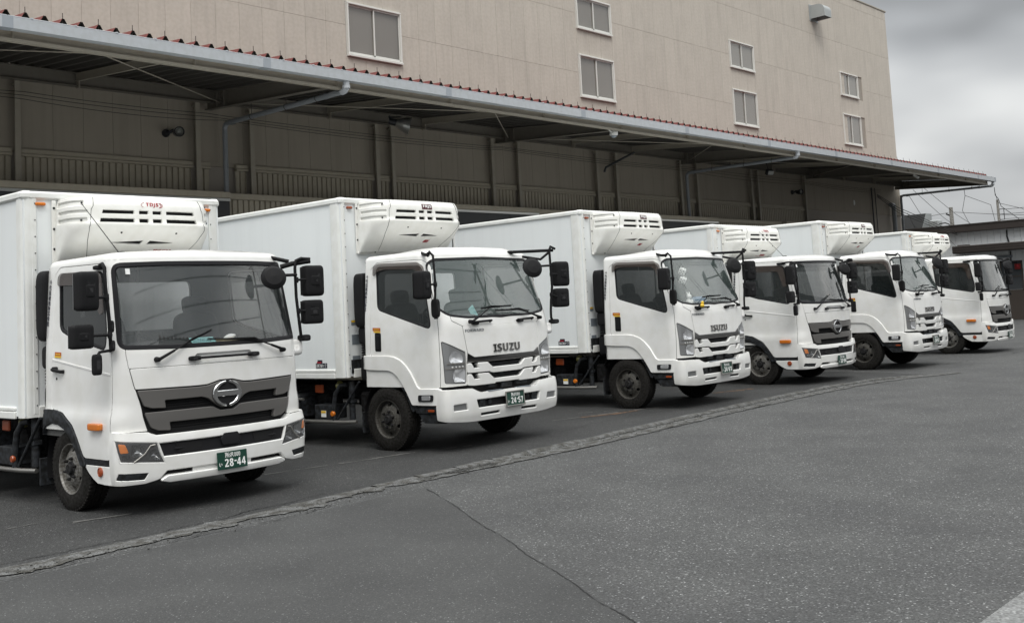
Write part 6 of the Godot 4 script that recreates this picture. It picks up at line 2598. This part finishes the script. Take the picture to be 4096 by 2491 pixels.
		for s in [-0.005, 0.005]:
			m.quad(Vector3(bx + s, yt0, zt), Vector3(bx + s, yt0 - dt, zt), Vector3(bx + s, yt1 - dr, zr), Vector3(bx + s, yt1, zr), Vector3(signf(s), 0, 0))
		m.box(Vector3(bx, yt0 - dt * 0.5, zt), Vector3(fw, dt, 0.012))
		if main:
			for zz in [-19.34, -19.05]:
				m.box(Vector3(bx, 6.262 + canopy_y(zz) - dr * 0.5, zz), Vector3(fw * 0.95, dr * 0.9, 0.014))
			for j in 12:
				m.lathe([Vector2(0.018, 0.0), Vector2(0.018, 0.016), Vector2(0.0, 0.017)], Vector3(bx - 0.006, 6.262 + canopy_y(-19.2) - 0.07 - 0.07 * (j % 4), -19.12 - 0.09 * (j / 4)), Vector3.LEFT, 6)
		else:
			m.box(Vector3(bx, 6.40, -19.44), Vector3(0.012, 0.18, 0.14))
		part("cantilever_beam" if main else "rafter", m, "steel_brown" if main else "steel_tan", c)
	for k in 5:
		var bx := 3.45 + k * 8.97
		m = MB.new()
		m.tube([Vector3(bx + 8.97 * 0.5 + 0.1, 6.0, -15.70), Vector3(bx + 8.97 - 0.05, 6.33, -19.25)], 0.011, 6)
		m.cut()
		m.tube([Vector3(bx + 8.97 * 0.5 - 0.1, 6.0, -15.70), Vector3(bx + 0.1, 6.33, -19.25)], 0.011, 6)
		part("brace_rod", m, "steel_tan", c)

func make_wall_fittings() -> void:
	var where := ["above the second truck", "above the fourth truck", "at the canopy's far right end"]
	for k in 3:
		var x: float = [12.72, 30.6, 48.5][k]
		var d := thing("drainpipe", "grey drainpipe from the gutter down the wall, " + where[k], "drainpipe", Vector3(x, 0, 0), "drainpipes of the canopy")
		var m := MB.new()
		m.tube([Vector3(0, 6.13, -15.50), Vector3(0, 6.06, -15.50), Vector3(0, 5.995, -15.515), Vector3(0, 5.955, -15.56), Vector3(0, 5.945, -15.64)], 0.062, 14)
		m.lathe([Vector2(0.074, -0.03), Vector2(0.074, 0.03)], Vector3(0, 6.02, -15.505), Vector3.UP, 16)
		part("elbow", m, "gutter_grey", d)
		m = MB.new()
		m.tube([Vector3(0, 5.947, -15.62), Vector3(0, 5.955, -17.6), Vector3(0, 5.96, -19.44), Vector3(0, 5.945, -19.54), Vector3(0, 5.88, -19.595), Vector3(0, 5.80, -19.60), Vector3(0, 0.1, -19.60)], 0.054, 14)
		for z in [-16.1, -19.3]:
			m.lathe([Vector2(0.063, -0.05), Vector2(0.063, 0.05)], Vector3(0, 5.952, z), Vector3.BACK, 16)
		m.lathe([Vector2(0.062, -0.04), Vector2(0.062, 0.04)], Vector3(0, 5.05, -19.6), Vector3.UP, 16)
		part("pipe", m, "pipe_grey", d)
		m = MB.new()
		for z in [-16.4, -17.4, -18.6]:
			m.cut()
			m.tube([Vector3(0, 6.0, z), Vector3(0, 6.28, z)], 0.008, 5)
			m.lathe([Vector2(0.060, -0.012), Vector2(0.060, 0.012)], Vector3(0, 5.953, z), Vector3.BACK, 14)
		part("hanger", m, "bolt", d)
	# spot lamps on the wall
	for k in 2:
		var x: float = [11.5, 38.4][k]
		var s := thing("wall_spotlight", ["small black spotlight on the dark wall above the first truck", "small black spotlight on the dark wall near the right end of the canopy"][k], "lamp", Vector3(x, 5.67, WALL_Z), "spotlights on the wall")
		var m := MB.new()
		m.lathe([Vector2(0.0, 0.09), Vector2(0.06, 0.085), Vector2(0.085, 0.03), Vector2(0.085, 0.0)], Vector3(-0.06, 0, 0), Vector3.BACK, 18)
		m.tube([Vector3(-0.03, 0.0, 0.08), Vector3(0.04, 0.06, 0.16)], 0.03, 8)
		var ax := Vector3(-0.25, -0.05, 0.95).normalized()
		m.lathe([Vector2(0.0, -0.14), Vector2(0.06, -0.13), Vector2(0.085, -0.05), Vector2(0.105, 0.10), Vector2(0.105, 0.13), Vector2(0.090, 0.13), Vector2(0.088, 0.08)], Vector3(0.08, 0.0, 0.24), ax, 22)
		part("lamp_housing", m, "lamp_body", s)
		m = MB.new()
		m.lathe([Vector2(0.088, 0.085), Vector2(0.06, 0.04), Vector2(0.03, 0.02), Vector2(0.0, 0.015)], Vector3(0.08, 0.0, 0.24), ax, 20)
		m.pillow(Vector3(0.08, 0, 0.24) + ax * 0.06, Vector3(0.035, 0.035, 0.035), 1.0, 1.0)
		part("lamp_bulb", m, "lamp_metal", s)
	# the big bell lamp and the smaller flood lamp under the canopy
	var b := thing("bell_floodlight", "large bell-shaped floodlight hanging under the canopy behind the second truck", "lamp", Vector3(16.95, 6.20, -18.8))
	var m := MB.new()
	m.tube([Vector3(-0.28, 0.16, 0.0), Vector3(0.1, 0.20, 0.0)], 0.02, 8)
	m.tube([Vector3(-0.26, 0.20, 0), Vector3(-0.24, 0.02, 0)], 0.018, 8)
	m.lathe([Vector2(0.0, -0.18), Vector2(0.075, -0.17), Vector2(0.085, -0.02), Vector2(0.07, 0.02)], Vector3(-0.10, 0.04, 0.05), Vector3(0.75, -0.25, 0.55), 18)
	part("lamp_neck", m, "lamp_body", b)
	m = MB.new()
	m.lathe([Vector2(0.075, 0.0), Vector2(0.11, 0.06), Vector2(0.165, 0.17), Vector2(0.205, 0.30), Vector2(0.215, 0.33), Vector2(0.20, 0.325), Vector2(0.15, 0.16), Vector2(0.07, 0.03)], Vector3(-0.10, 0.04, 0.05), Vector3(0.75, -0.25, 0.55), 28)
	part("reflector_bell", m, "lamp_metal", b)
	b = thing("box_floodlight", "small grey box floodlight under the canopy above the fourth truck", "lamp", Vector3(34.8, 6.15, -18.8))
	m = MB.new()
	m.box(Vector3(0, -0.02, 0), Vector3(0.28, 0.20, 0.12), 0.02, Basis(Vector3.UP, -0.4) * Basis(Vector3.RIGHT, 0.5))
	m.tube([Vector3(-0.05, 0.04, 0), Vector3(-0.08, 0.35, -0.05)], 0.016, 6)
	part("lamp_housing", m, "lamp_body", b)
	m = MB.new()
	m.box(Vector3(0, -0.05, 0.07), Vector3(0.23, 0.15, 0.02), 0.004, Basis(Vector3.UP, -0.4) * Basis(Vector3.RIGHT, 0.5))
	part("lamp_glass", m, "lamp_metal", b)
	for k in 2:
		var at: Vector3 = [Vector3(21.35, 5.98, -15.72), Vector3(40.7, 6.0, -15.8)][k]
		var d := thing("security_camera", ["white dome camera hanging from the edge beam above the third truck", "white bullet camera under the canopy edge near its right end"][k], "security camera", at)
		m = MB.new()
		if k == 0:
			m.box(Vector3(0, -0.02, 0), Vector3(0.16, 0.05, 0.14), 0.012)
			m.lathe([Vector2(0.10, 0.03), Vector2(0.105, -0.02), Vector2(0.09, -0.05)], Vector3(0, -0.07, 0), Vector3.UP, 20)
			m.tube([Vector3(-0.30, 0.10, 0), Vector3(-0.24, 0.02, 0.02), Vector3(-0.14, -0.03, 0.02), Vector3(-0.06, -0.03, 0)], 0.015, 8)
			m.tube([Vector3(0.07, -0.06, 0), Vector3(0.14, -0.02, 0.02), Vector3(0.15, 0.05, 0.02)], 0.010, 6)
		else:
			m.lathe([Vector2(0.0, -0.12), Vector2(0.05, -0.11), Vector2(0.055, 0.12), Vector2(0.0, 0.13)], Vector3(0, -0.05, 0), Vector3(0.5, -0.6, 0.6), 14)
			m.tube([Vector3(0, 0.0, 0), Vector3(0.1, 0.09, -0.1)], 0.02, 8)
		part("camera_body", m, "white_plastic", d)
		if k == 0:
			m = MB.new()
			m.pillow(Vector3(0, -0.115, 0), Vector3(0.078, 0.06, 0.078), 1.0, 1.0)
			part("dome", m, "label_grey", d)
	b = thing("pipe_bracket", "slanting dark pipe on the wall under the canopy above the third truck", "pipe", Vector3(26.0, 5.85, -19.6))
	m = MB.new()
	m.tube([Vector3(0.0, -0.14, 0.02), Vector3(0.03, 0.0, 0.06), Vector3(0.62, 0.42, 0.75)], 0.035, 10)
	part("pipe", m, "lamp_body", b)
	m = MB.new()
	m.lathe([Vector2(0.0, 0.03), Vector2(0.10, 0.02), Vector2(0.11, 0.0)], Vector3.ZERO, Vector3.BACK, 20)
	var vp := part("wall_vent", m, "white_plastic", self)
	vp.position = Vector3(43.9, 5.48, WALL_Z)
	vp.scale = Vector3(0.7, 1.1, 1.0)
	tag(vp, "small pale round vent cap on the dark wall right of the spotlight", "vent")
	# the hood high on the wall
	b = thing("exhaust_hood", "pale metal exhaust hood high on the beige wall near the roof", "vent hood", Vector3(41.1, 13.05, WALL_Z))
	b.add_child(hood_mesh(), true)
	# cables along the wall
	var cab := ["upper", "middle", "lowest"]
	for k in 3:
		m = MB.new()
		var r := RandomNumberGenerator.new()
		r.seed = 50 + k
		var path := []
		var ends := [2.2, 8.4, 12.6, 21.3, 30.4, 39.2, 46.6]
		for j in ends.size() - 1:
			var sag := 0.02 + 0.025 * k + 0.03 * r.randf()
			for t in 10:
				var q := t / 10.0
				path.append(Vector3(lerpf(ends[j], ends[j + 1], q), 6.10 - 0.045 * k - sag * 4.0 * q * (1.0 - q) + 0.02 * sin(j * 2.0 + k), -19.42 - 0.03 * k))
		m.tube(path, 0.006, 5)
		var o := part("wall_cable", m, "cable", self)
		tag(o, cab[k] + " of three dark cables sagging along the wall under the canopy", "cable", "cables along the wall")
	m = MB.new()
	m.tube([Vector3(45.6, 6.2, -19.72), Vector3(45.6, 3.4, -19.72)], 0.03, 8)
	m.tube([Vector3(45.95, 6.2, -19.72), Vector3(45.95, 3.4, -19.72)], 0.02, 8)
	tag(part("conduit", m, "lamp_body", self), "pair of thin dark conduits down the wall near the warehouse corner", "conduit")
	m = MB.new()
	m.tube([Vector3(47.3, 5.5, -19.62), Vector3(47.6, 5.5, -19.62), Vector3(47.62, 5.40, -19.62), Vector3(47.62, 3.2, -19.62)], 0.10, 12)
	tag(part("wall_duct", m, "pipe_grey", self), "short fat grey duct bending down the wall near the warehouse corner", "duct")
	m = MB.new()
	m.tube([Vector3(48.72, 6.0, -19.70), Vector3(48.72, 2.5, -19.70)], 0.045, 10)
	tag(part("corner_pipe", m, "steel_tan", self), "tan pipe down the very corner of the warehouse", "pipe")
	m = MB.new()
	for k in 3:
		m.tube([Vector3(45.9, 5.9 - k * 0.05, -19.6), Vector3(47.3, 5.35 - k * 0.12, -19.3), Vector3(50.5, 4.5 - k * 0.1, -18.6), Vector3(54.0, 4.2 - k * 0.05, -18.9)], 0.014, 5)
	tag(part("service_cable", m, "cable", self), "loose dark cables dropping from the warehouse corner to the annex", "cable")

func hood_mesh() -> MeshInstance3D:
	var m := MB.new()
	var prof := [Vector2(0.58, 0.0)]
	for k in 9:
		var a := k / 8.0 * PI / 2
		prof.append(Vector2(0.30 + cos(a) * 0.28, 0.36 + sin(a) * 0.30))
	prof.append(Vector2(0.03, 0.66))
	# (y, z) along the outside of the hood
	for k in prof.size() - 1:
		var a: Vector2 = prof[k]
		var b: Vector2 = prof[k + 1]
		var no := Vector3(0, b.y - a.y, -(b.x - a.x)).normalized()
		m.quad(Vector3(0, a.x, a.y), Vector3(0.62, a.x, a.y), Vector3(0.62, b.x, b.y), Vector3(0, b.x, b.y), no)
	for x in [0.0, 0.62]:
		for k in prof.size() - 1:
			var a: Vector2 = prof[k]
			var b: Vector2 = prof[k + 1]
			var no := Vector3(-1 if x == 0.0 else 1, 0, 0)
			m.tri(Vector3(x, 0.02, 0), Vector3(x, a.x, a.y), Vector3(x, b.x, b.y), no, no, no)
	m.box(Vector3(0.31, 0.29, 0.012), Vector3(0.74, 0.70, 0.02), 0.004)
	var o := MeshInstance3D.new()
	o.name = "hood_shell"
	o.mesh = m.mesh()
	o.material_override = M["hood_light"]
	return o

# ------------------------------------------------------------------ the annex at the right
func make_annex() -> void:
	var a := thing("annex", "low white-sided annex with a brown roof edge at the far right", "building")
	var X := 53.0
	var m := MB.new()
	m.box(Vector3(X + 6.05, 2.1, -17.5), Vector3(12.0, 4.2, 13.0))
	part("wall_core", m, "annex_white", a)
	m = MB.new()
	var z := -24.0
	while z < -11.0:
		m.quad(Vector3(X - 0.03, 1.38, z), Vector3(X - 0.03, 4.3, z), Vector3(X - 0.03, 4.3, z + 0.27), Vector3(X - 0.03, 1.38, z + 0.27), Vector3.LEFT)
		m.quad(Vector3(X - 0.03, 1.38, z + 0.27), Vector3(X - 0.03, 4.3, z + 0.27), Vector3(X, 4.3, z + 0.28), Vector3(X, 1.38, z + 0.28), Vector3(-0.4, 0, 1).normalized())
		m.quad(Vector3(X, 1.38, z + 0.28), Vector3(X, 4.3, z + 0.28), Vector3(X - 0.03, 4.3, z + 0.30), Vector3(X - 0.03, 1.38, z + 0.30), Vector3(-0.4, 0, -1).normalized())
		z += 0.30
	part("siding", m, "annex_white", a)
	m = MB.new()
	m.box(Vector3(X + 0.02, 0.69, -17.5), Vector3(0.12, 1.38, 13.0))
	part("dado", m, "annex_dado", a)
	m = MB.new()
	m.box(Vector3(X + 6.0, 4.44, -17.5), Vector3(12.7, 0.38, 13.6), 0.02)
	m.box(Vector3(X - 0.36, 4.60, -17.5), Vector3(0.03, 0.06, 13.6))
	part("roof", m, "annex_brown", a)
	m = MB.new()
	m.box(Vector3(X - 0.45, 3.40, -14.9), Vector3(0.9, 0.36, 7.8), 0.02)
	for k in 3:
		m.box(Vector3(X - 0.905, 3.30 + k * 0.11, -14.9), Vector3(0.014, 0.05, 7.8), 0.004)
	m.box(Vector3(X - 0.6, 3.60, -18.35), Vector3(0.3, 0.06, 0.5), 0.01)
	part("awning", m, "annex_brown", a)
	var g := Node3D.new()
	g.name = "window"
	a.add_child(g, true)
	m = MB.new()
	m.box(Vector3(X - 0.035, 2.05, -16.45), Vector3(0.03, 1.30, 0.9))
	part("pane", m, "window_dark", g)
	m = MB.new()
	for q in [-16.92, -15.98]:
		m.box(Vector3(X - 0.05, 2.05, q), Vector3(0.05, 1.36, 0.06))
	m.box(Vector3(X - 0.05, 2.70, -16.45), Vector3(0.05, 0.06, 0.95))
	m.box(Vector3(X - 0.05, 2.0, -16.45), Vector3(0.045, 0.05, 0.9))
	part("window_frame", m, "annex_dado", g)
	m = MB.new()
	m.box(Vector3(X - 0.06, 1.85, -15.6), Vector3(0.05, 1.0, 0.6), 0.005)
	part("notice_board", m, "white_plastic", a)
	m = MB.new()
	m.box(Vector3(X - 0.08, 2.95, -16.9), Vector3(0.10, 0.12, 1.1), 0.02)
	part("sign_lamp", m, "label_grey", a)
	m = MB.new()
	m.tube([Vector3(X - 0.06, 4.2, -16.5), Vector3(X - 0.05, 3.9, -16.52), Vector3(X - 0.06, 3.62, -16.45)], 0.035, 8)
	m.tube([Vector3(X - 0.06, 3.2, -16.42), Vector3(X - 0.06, 2.72, -16.44), Vector3(X - 0.10, 2.64, -16.30), Vector3(X - 0.16, 2.66, -16.15)], 0.035, 8)
	part("downpipe", m, "lamp_body", a)
	var f := thing("fire_alarm_box", "small red alarm box on the annex wall under the awning", "alarm box", Vector3(X - 0.1, 2.45, -16.15))
	m = MB.new()
	m.box(Vector3(0, 0, 0), Vector3(0.12, 0.26, 0.26), 0.015)
	part("box", m, "fire_red", f)
	m = MB.new()
	m.lathe([Vector2(0.06, 0.0), Vector2(0.05, 0.03), Vector2(0.0, 0.035)], Vector3(-0.06, 0.02, 0), Vector3.LEFT, 14)
	part("lamp", m, "print_red", f)
	# the hoods on the roof
	var hd := thing("roof_hood", "dark slanted ventilation hood on the annex roof beside the warehouse", "vent hood", Vector3(X + 1.2, 4.63, -21.6))
	m = MB.new()
	var A := [Vector3(0, 0, -0.75), Vector3(0, 0, 0.62), Vector3(0.35, 0.82, 0.62 + 0.14), Vector3(0.35, 0.82, -0.46)]
	var B := [Vector3(1.2, 0, -0.75), Vector3(1.2, 0, 0.72), Vector3(1.0, 0.82, 0.80), Vector3(1.0, 0.82, -0.46)]
	var mid := Vector3(0.6, 0.4, 0)
	m.face([A[0], A[1], A[2], A[3]], mid)
	m.face([A[0], A[3], B[3], B[0]], mid)
	m.face([A[3], A[2], B[2], B[3]], mid)
	part("hood_front", m, "hood_grey", hd)
	m = MB.new()
	m.face([A[1], B[1], B[2], A[2]], mid)
	m.face([B[0], B[1], B[2], B[3]], mid)
	part("hood_side", m, "hood_light", hd)
	hd = thing("roof_hood", "smaller pale ventilation box right of the dark hood on the annex roof", "vent hood", Vector3(X + 1.4, 4.63, -20.45))
	m = MB.new()
	m.box(Vector3(0.3, 0.22, 0), Vector3(0.6, 0.44, 0.5), 0.05)
	part("vent_box", m, "hood_light", hd)
	m = MB.new()
	m.tube([Vector3(0, 0.22, 0.3), Vector3(0, 0.24, 0.6), Vector3(0, 0.16, 0.78), Vector3(0, 0.0, 0.82)], 0.03, 8)
	part("vent_pipe", m, "hood_grey", hd)

func make_poles() -> void:
	var ob := thing("added_opposite_building", "added tall building across the road, unseen, for the dark reflection in the nearest windshield", "building", Vector3(28, 0, 34))  # unseen mass, added so that the near windshield mirrors something dark
	var bm := MB.new()
	bm.box(Vector3(0, 8.6, 0), Vector3(40, 17.2, 16))
	part("wall", bm, "hood_grey", ob)
	bm = MB.new()
	for k in 34:
		bm.cut()
		bm.box(Vector3(-19.4 + k * 1.18, 17.35, -7.9), Vector3(0.62, 0.34, 0.4), 0.05)
	part("roof_rib", bm, "roof_red", ob)
	var list := [
		[Vector3(75, 0, -26.9), 7.1, "grey utility pole rising behind the annex roof, nearer the warehouse", 0.17],
		[Vector3(75, 0, -23.8), 7.3, "thin utility pole with a wire bracket, rightmost behind the annex roof", 0.11],
		[Vector3(26.0, 0, 2.6), 13.2, "utility pole across the road, seen mirrored in the windshields", 0.16],
		[Vector3(-16.0, 0, 9.0), 12.4, "utility pole behind the camera on the left, carrying the mirrored wires", 0.16],
	]
	for k in 4:
		var q = list[k]
		var p := thing("utility_pole", q[2], "utility pole", q[0], "utility poles")
		var m := MB.new()
		m.tube([Vector3.ZERO, Vector3(0, q[1], 0)], q[3] * 1.2, 12, q[3] * 0.75)
		part("pole", m, "pole_concrete", p)
		m = MB.new()
		if k == 0:
			m.box(Vector3(0, q[1] - 0.5, -0.2), Vector3(0.1, 0.1, 0.35), 0.01, Basis(Vector3.RIGHT, 0.5))
		elif k == 1:
			m.tube([Vector3(0, 6.65, 0.05), Vector3(0, 6.65, 0.36), Vector3(0, 5.95, 0.36), Vector3(0, 5.95, 0.05)], 0.03, 6)
			m.tube([Vector3(0, 6.3, 0.05), Vector3(0, 6.3, 0.36)], 0.03, 6)
		else:
			for y in [q[1] - 0.4, q[1] - 1.5]:
				m.box(Vector3(0, y, 0), Vector3(0.1, 0.1, 1.8), 0.01, Basis(Vector3.UP, 0.1))
				for s in [-0.8, -0.3, 0.4, 0.8]:
					m.lathe([Vector2(0.05, 0.0), Vector2(0.06, 0.05), Vector2(0.03, 0.14), Vector2(0.0, 0.15)], Vector3(0, y + 0.05, s), Vector3.UP, 10)
			m.tube([Vector3(0.25, q[1] - 2.4, 0.1), Vector3(0.25, q[1] - 3.3, 0.1)], 0.22, 12)
		part("crossarm", m, "chassis", p)
	var wires := MB.new()
	for k in 7:
		var y: float = [12.2, 12.1, 12.0, 11.1, 11.0, 10.0, 9.4][k]
		var s: float = [-0.8, 0.4, 0.8, -0.3, 0.8, 0.15, 0.1][k]
		var path := []
		for j in 25:
			var t := j / 24.0
			path.append(Vector3(lerpf(-16.0, 26.0, t), y - (0.7 + 0.08 * k) * 4.0 * t * (1.0 - t), lerpf(9.0, 2.6, t) + s))
		wires.tube(path, 0.018, 5)
	for k in 5:
		var y: float = [12.9, 12.8, 11.8, 10.4, 9.8][k]
		var path := []
		for j in 17:
			var t := j / 16.0
			path.append(Vector3(lerpf(26.0, 62.0, t), y - 0.9 * 4.0 * t * (1.0 - t), lerpf(2.6, 6.0, t) - 0.5 + k * 0.3))
		wires.tube(path, 0.018, 5)
	tag(part("power_lines", wires, "cable", self), "bundle of power lines across the road, mirrored in the windshields", "power lines")
	var far := MB.new()
	for q in [[Vector3(75, 6.75, -27.1), Vector3(72, 6.35, -29.5)], [Vector3(75, 6.75, -26.7), Vector3(76, 5.95, -20.5)], [Vector3(75, 6.62, -23.45), Vector3(75, 6.66, -14)], [Vector3(75, 6.3, -23.45), Vector3(75, 6.3, -14)], [Vector3(75, 5.97, -23.45), Vector3(75, 5.97, -14)]]:
		far.tube([q[0], q[0].lerp(q[1], 0.5) - Vector3(0, 0.06, 0), q[1]], 0.016, 5)
	for q in [[Vector3(50.5, 6.4, -19.3), Vector3(66, 4.9, -22.0)], [Vector3(50.0, 6.3, -19.6), Vector3(66, 4.7, -22.8)], [Vector3(49.6, 6.1, -19.7), Vector3(60, 5.3, -22.8)], [Vector3(49.6, 5.2, -19.8), Vector3(58, 4.75, -22.6)]]:
		far.tube([q[0], q[0].lerp(q[1], 0.5) - Vector3(0, 0.15, 0), q[1]], 0.011, 5)
	far.tube([Vector3(48.9, 5.75, -15.6), Vector3(50.2, 5.3, -15.9), Vector3(52.5, 5.1, -15.6), Vector3(53.5, 4.66, -15.2)], 0.011, 5)
	far.tube([Vector3(47.2, 5.85, -16.3), Vector3(47.25, 5.55, -16.3), Vector3(48.5, 5.0, -16.9), Vector3(53, 4.66, -18.2)], 0.010, 5)
	far.tube([Vector3(47.25, 5.55, -16.3), Vector3(49.5, 5.2, -16.0), Vector3(53, 4.66, -17.0)], 0.010, 5)
	far.tube([Vector3(48.6, 5.88, -15.5), Vector3(48.8, 5.55, -15.55), Vector3(49.0, 5.4, -15.5), Vector3(49.6, 5.1, -15.6), Vector3(52.9, 4.66, -15.9)], 0.014, 5)
	tag(part("distant_wires", far, "cable", self), "thin wires against the pale sky between the canopy and the annex", "wires")

# ------------------------------------------------------------------ things in the cabs
func make_small_things() -> void:
	var t1 := Vector3(5.845, 0, -10.22)
	var t2 := Vector3(10.14, 0, -10.45)
	var t3 := Vector3(15.25, 0, -10.42)
	var o := thing("tissue_box", "beige tissue box with a tissue sticking out, on the dashboard of the nearest truck", "tissue box", t1 + Vector3(0.28, 1.50, 0.76))
	var m := MB.new()
	m.box(Vector3(0, 0.03, 0), Vector3(0.26, 0.055, 0.11), 0.004)
	part("box", m, "tissue_beige", o)
	m = MB.new()
	m.pillow(Vector3(0, 0.075, 0), Vector3(0.075, 0.028, 0.035), 1.2, 1.3, Basis(Vector3.BACK, 0.2))
	part("tissue", m, "tissue_white", o)
	o = thing("permit_card", "pale paper card lying behind the windshield of the nearest truck", "paper card", t1 + Vector3(-0.12, 1.545, 0.93))
	o.rotation = Vector3(-1.0, -0.08, 0)
	m = MB.new()
	m.box(Vector3.ZERO, Vector3(0.25, 0.15, 0.003))
	part("card", m, "mint", o)
	m = MB.new()
	var r := RandomNumberGenerator.new()
	r.seed = 5
	for j in 5:
		var x := -0.11
		while x < 0.08:
			var w := r.randf_range(0.008, 0.02)
			m.box(Vector3(x + w * 0.5, 0.05 - j * 0.024, 0.0022), Vector3(w, 0.010, 0.001))
			x += w + 0.006
	part("card_print", m, "print_black", o)
	o = thing("dashboard_papers", "mint green folders on the dashboard of the second truck", "folders", t2 + Vector3(-0.22, 1.60, 0.72))
	m = MB.new()
	m.box(Vector3(0, 0.02, 0), Vector3(0.28, 0.03, 0.18), 0.004, Basis(Vector3.UP, 0.3))
	m.box(Vector3(-0.02, 0.09, 0.03), Vector3(0.10, 0.16, 0.012), 0.003, Basis(Vector3.BACK, 0.6))
	part("folder", m, "mint", o)
	for k in 2:
		o = thing("hanging_die", ["upper of two fuzzy dice hanging behind the windshield of the third truck", "lower of two fuzzy dice hanging behind the windshield of the third truck"][k], "fuzzy die", t3 + Vector3(-0.40 - 0.005 * k, 2.17 - 0.145 * k, 0.70), "fuzzy dice in the third truck")
		m = MB.new()
		m.pillow(Vector3.ZERO, Vector3(0.058, 0.058, 0.058), 0.45, 0.45, Basis(Vector3(1, 1, 0.3).normalized(), 0.7), 20, 12)
		part("die", m, "tissue_white", o)
		m = MB.new()
		var b := Basis(Vector3(1, 1, 0.3).normalized(), 0.7)
		for ax in [[Vector3(0, 0, 1), Vector3(1, 0, 0), Vector3(0, 1, 0), 4], [Vector3(-1, 0, 0), Vector3(0, 0, 1), Vector3(0, 1, 0), 5], [Vector3(0, 1, 0), Vector3(1, 0, 0), Vector3(0, 0, 1), 3]]:
			for j in ax[3]:
				var p: Vector2 = [Vector2(-1, -1), Vector2(1, 1), Vector2(-1, 1), Vector2(1, -1), Vector2(0, 0)][j] * 0.024
				m.lathe([Vector2(0.010, 0.0), Vector2(0.008, 0.003), Vector2(0.0, 0.004)], b * (ax[0] * 0.057 + ax[1] * p.x + ax[2] * p.y), b * ax[0], 10)
		part("die_spot", m, "print_black", o)
		if k == 0:
			m = MB.new()
			m.tube([Vector3(0, 0.05, 0), Vector3(0.02, 0.2, 0.0)], 0.004, 5)
			part("string", m, "print_black", o)
	o = thing("blue_bundle", "blue cloth bundle on the dashboard of the third truck", "cloth bundle", t3 + Vector3(-0.02, 1.62, 0.70))
	m = MB.new()
	m.pillow(Vector3(0, 0.06, 0), Vector3(0.12, 0.07, 0.10), 0.9, 0.9)
	m.pillow(Vector3(0.09, 0.06, 0.02), Vector3(0.10, 0.07, 0.09), 0.9, 0.9)
	part("cloth", m, "cloth_blue", o)
	o = thing("plush_toy", "small white plush toy sitting behind the windshield of the third truck", "plush toy", t3 + Vector3(-0.36, 1.60, 0.76))
	m = MB.new()
	m.pillow(Vector3(0, 0.06, 0), Vector3(0.05, 0.065, 0.045), 1.0, 1.0)
	m.pillow(Vector3(0, 0.155, 0.01), Vector3(0.045, 0.042, 0.04), 1.0, 1.0)
	for s in [-1.0, 1.0]:
		m.pillow(Vector3(s * 0.03, 0.20, 0.0), Vector3(0.015, 0.032, 0.012), 1.0, 1.0, Basis(Vector3.BACK, -s * 0.3))
		m.pillow(Vector3(s * 0.055, 0.075, 0.03), Vector3(0.02, 0.035, 0.02), 1.0, 1.0)
		m.pillow(Vector3(s * 0.035, 0.015, 0.045), Vector3(0.025, 0.02, 0.035), 1.0, 1.0)
	part("plush", m, "tissue_white", o)
	o = thing("yellow_clip", "small yellow ornament clipped to the wiper pivot of the third truck", "ornament", t3 + Vector3(-0.49, 1.60, 1.09))
	m = MB.new()
	m.pillow(Vector3(0, 0, 0), Vector3(0.05, 0.03, 0.035), 1.0, 1.0)
	m.pillow(Vector3(0.015, 0.045, 0), Vector3(0.026, 0.026, 0.026), 1.0, 1.0)
	part("ornament", m, "print_yellow", o)
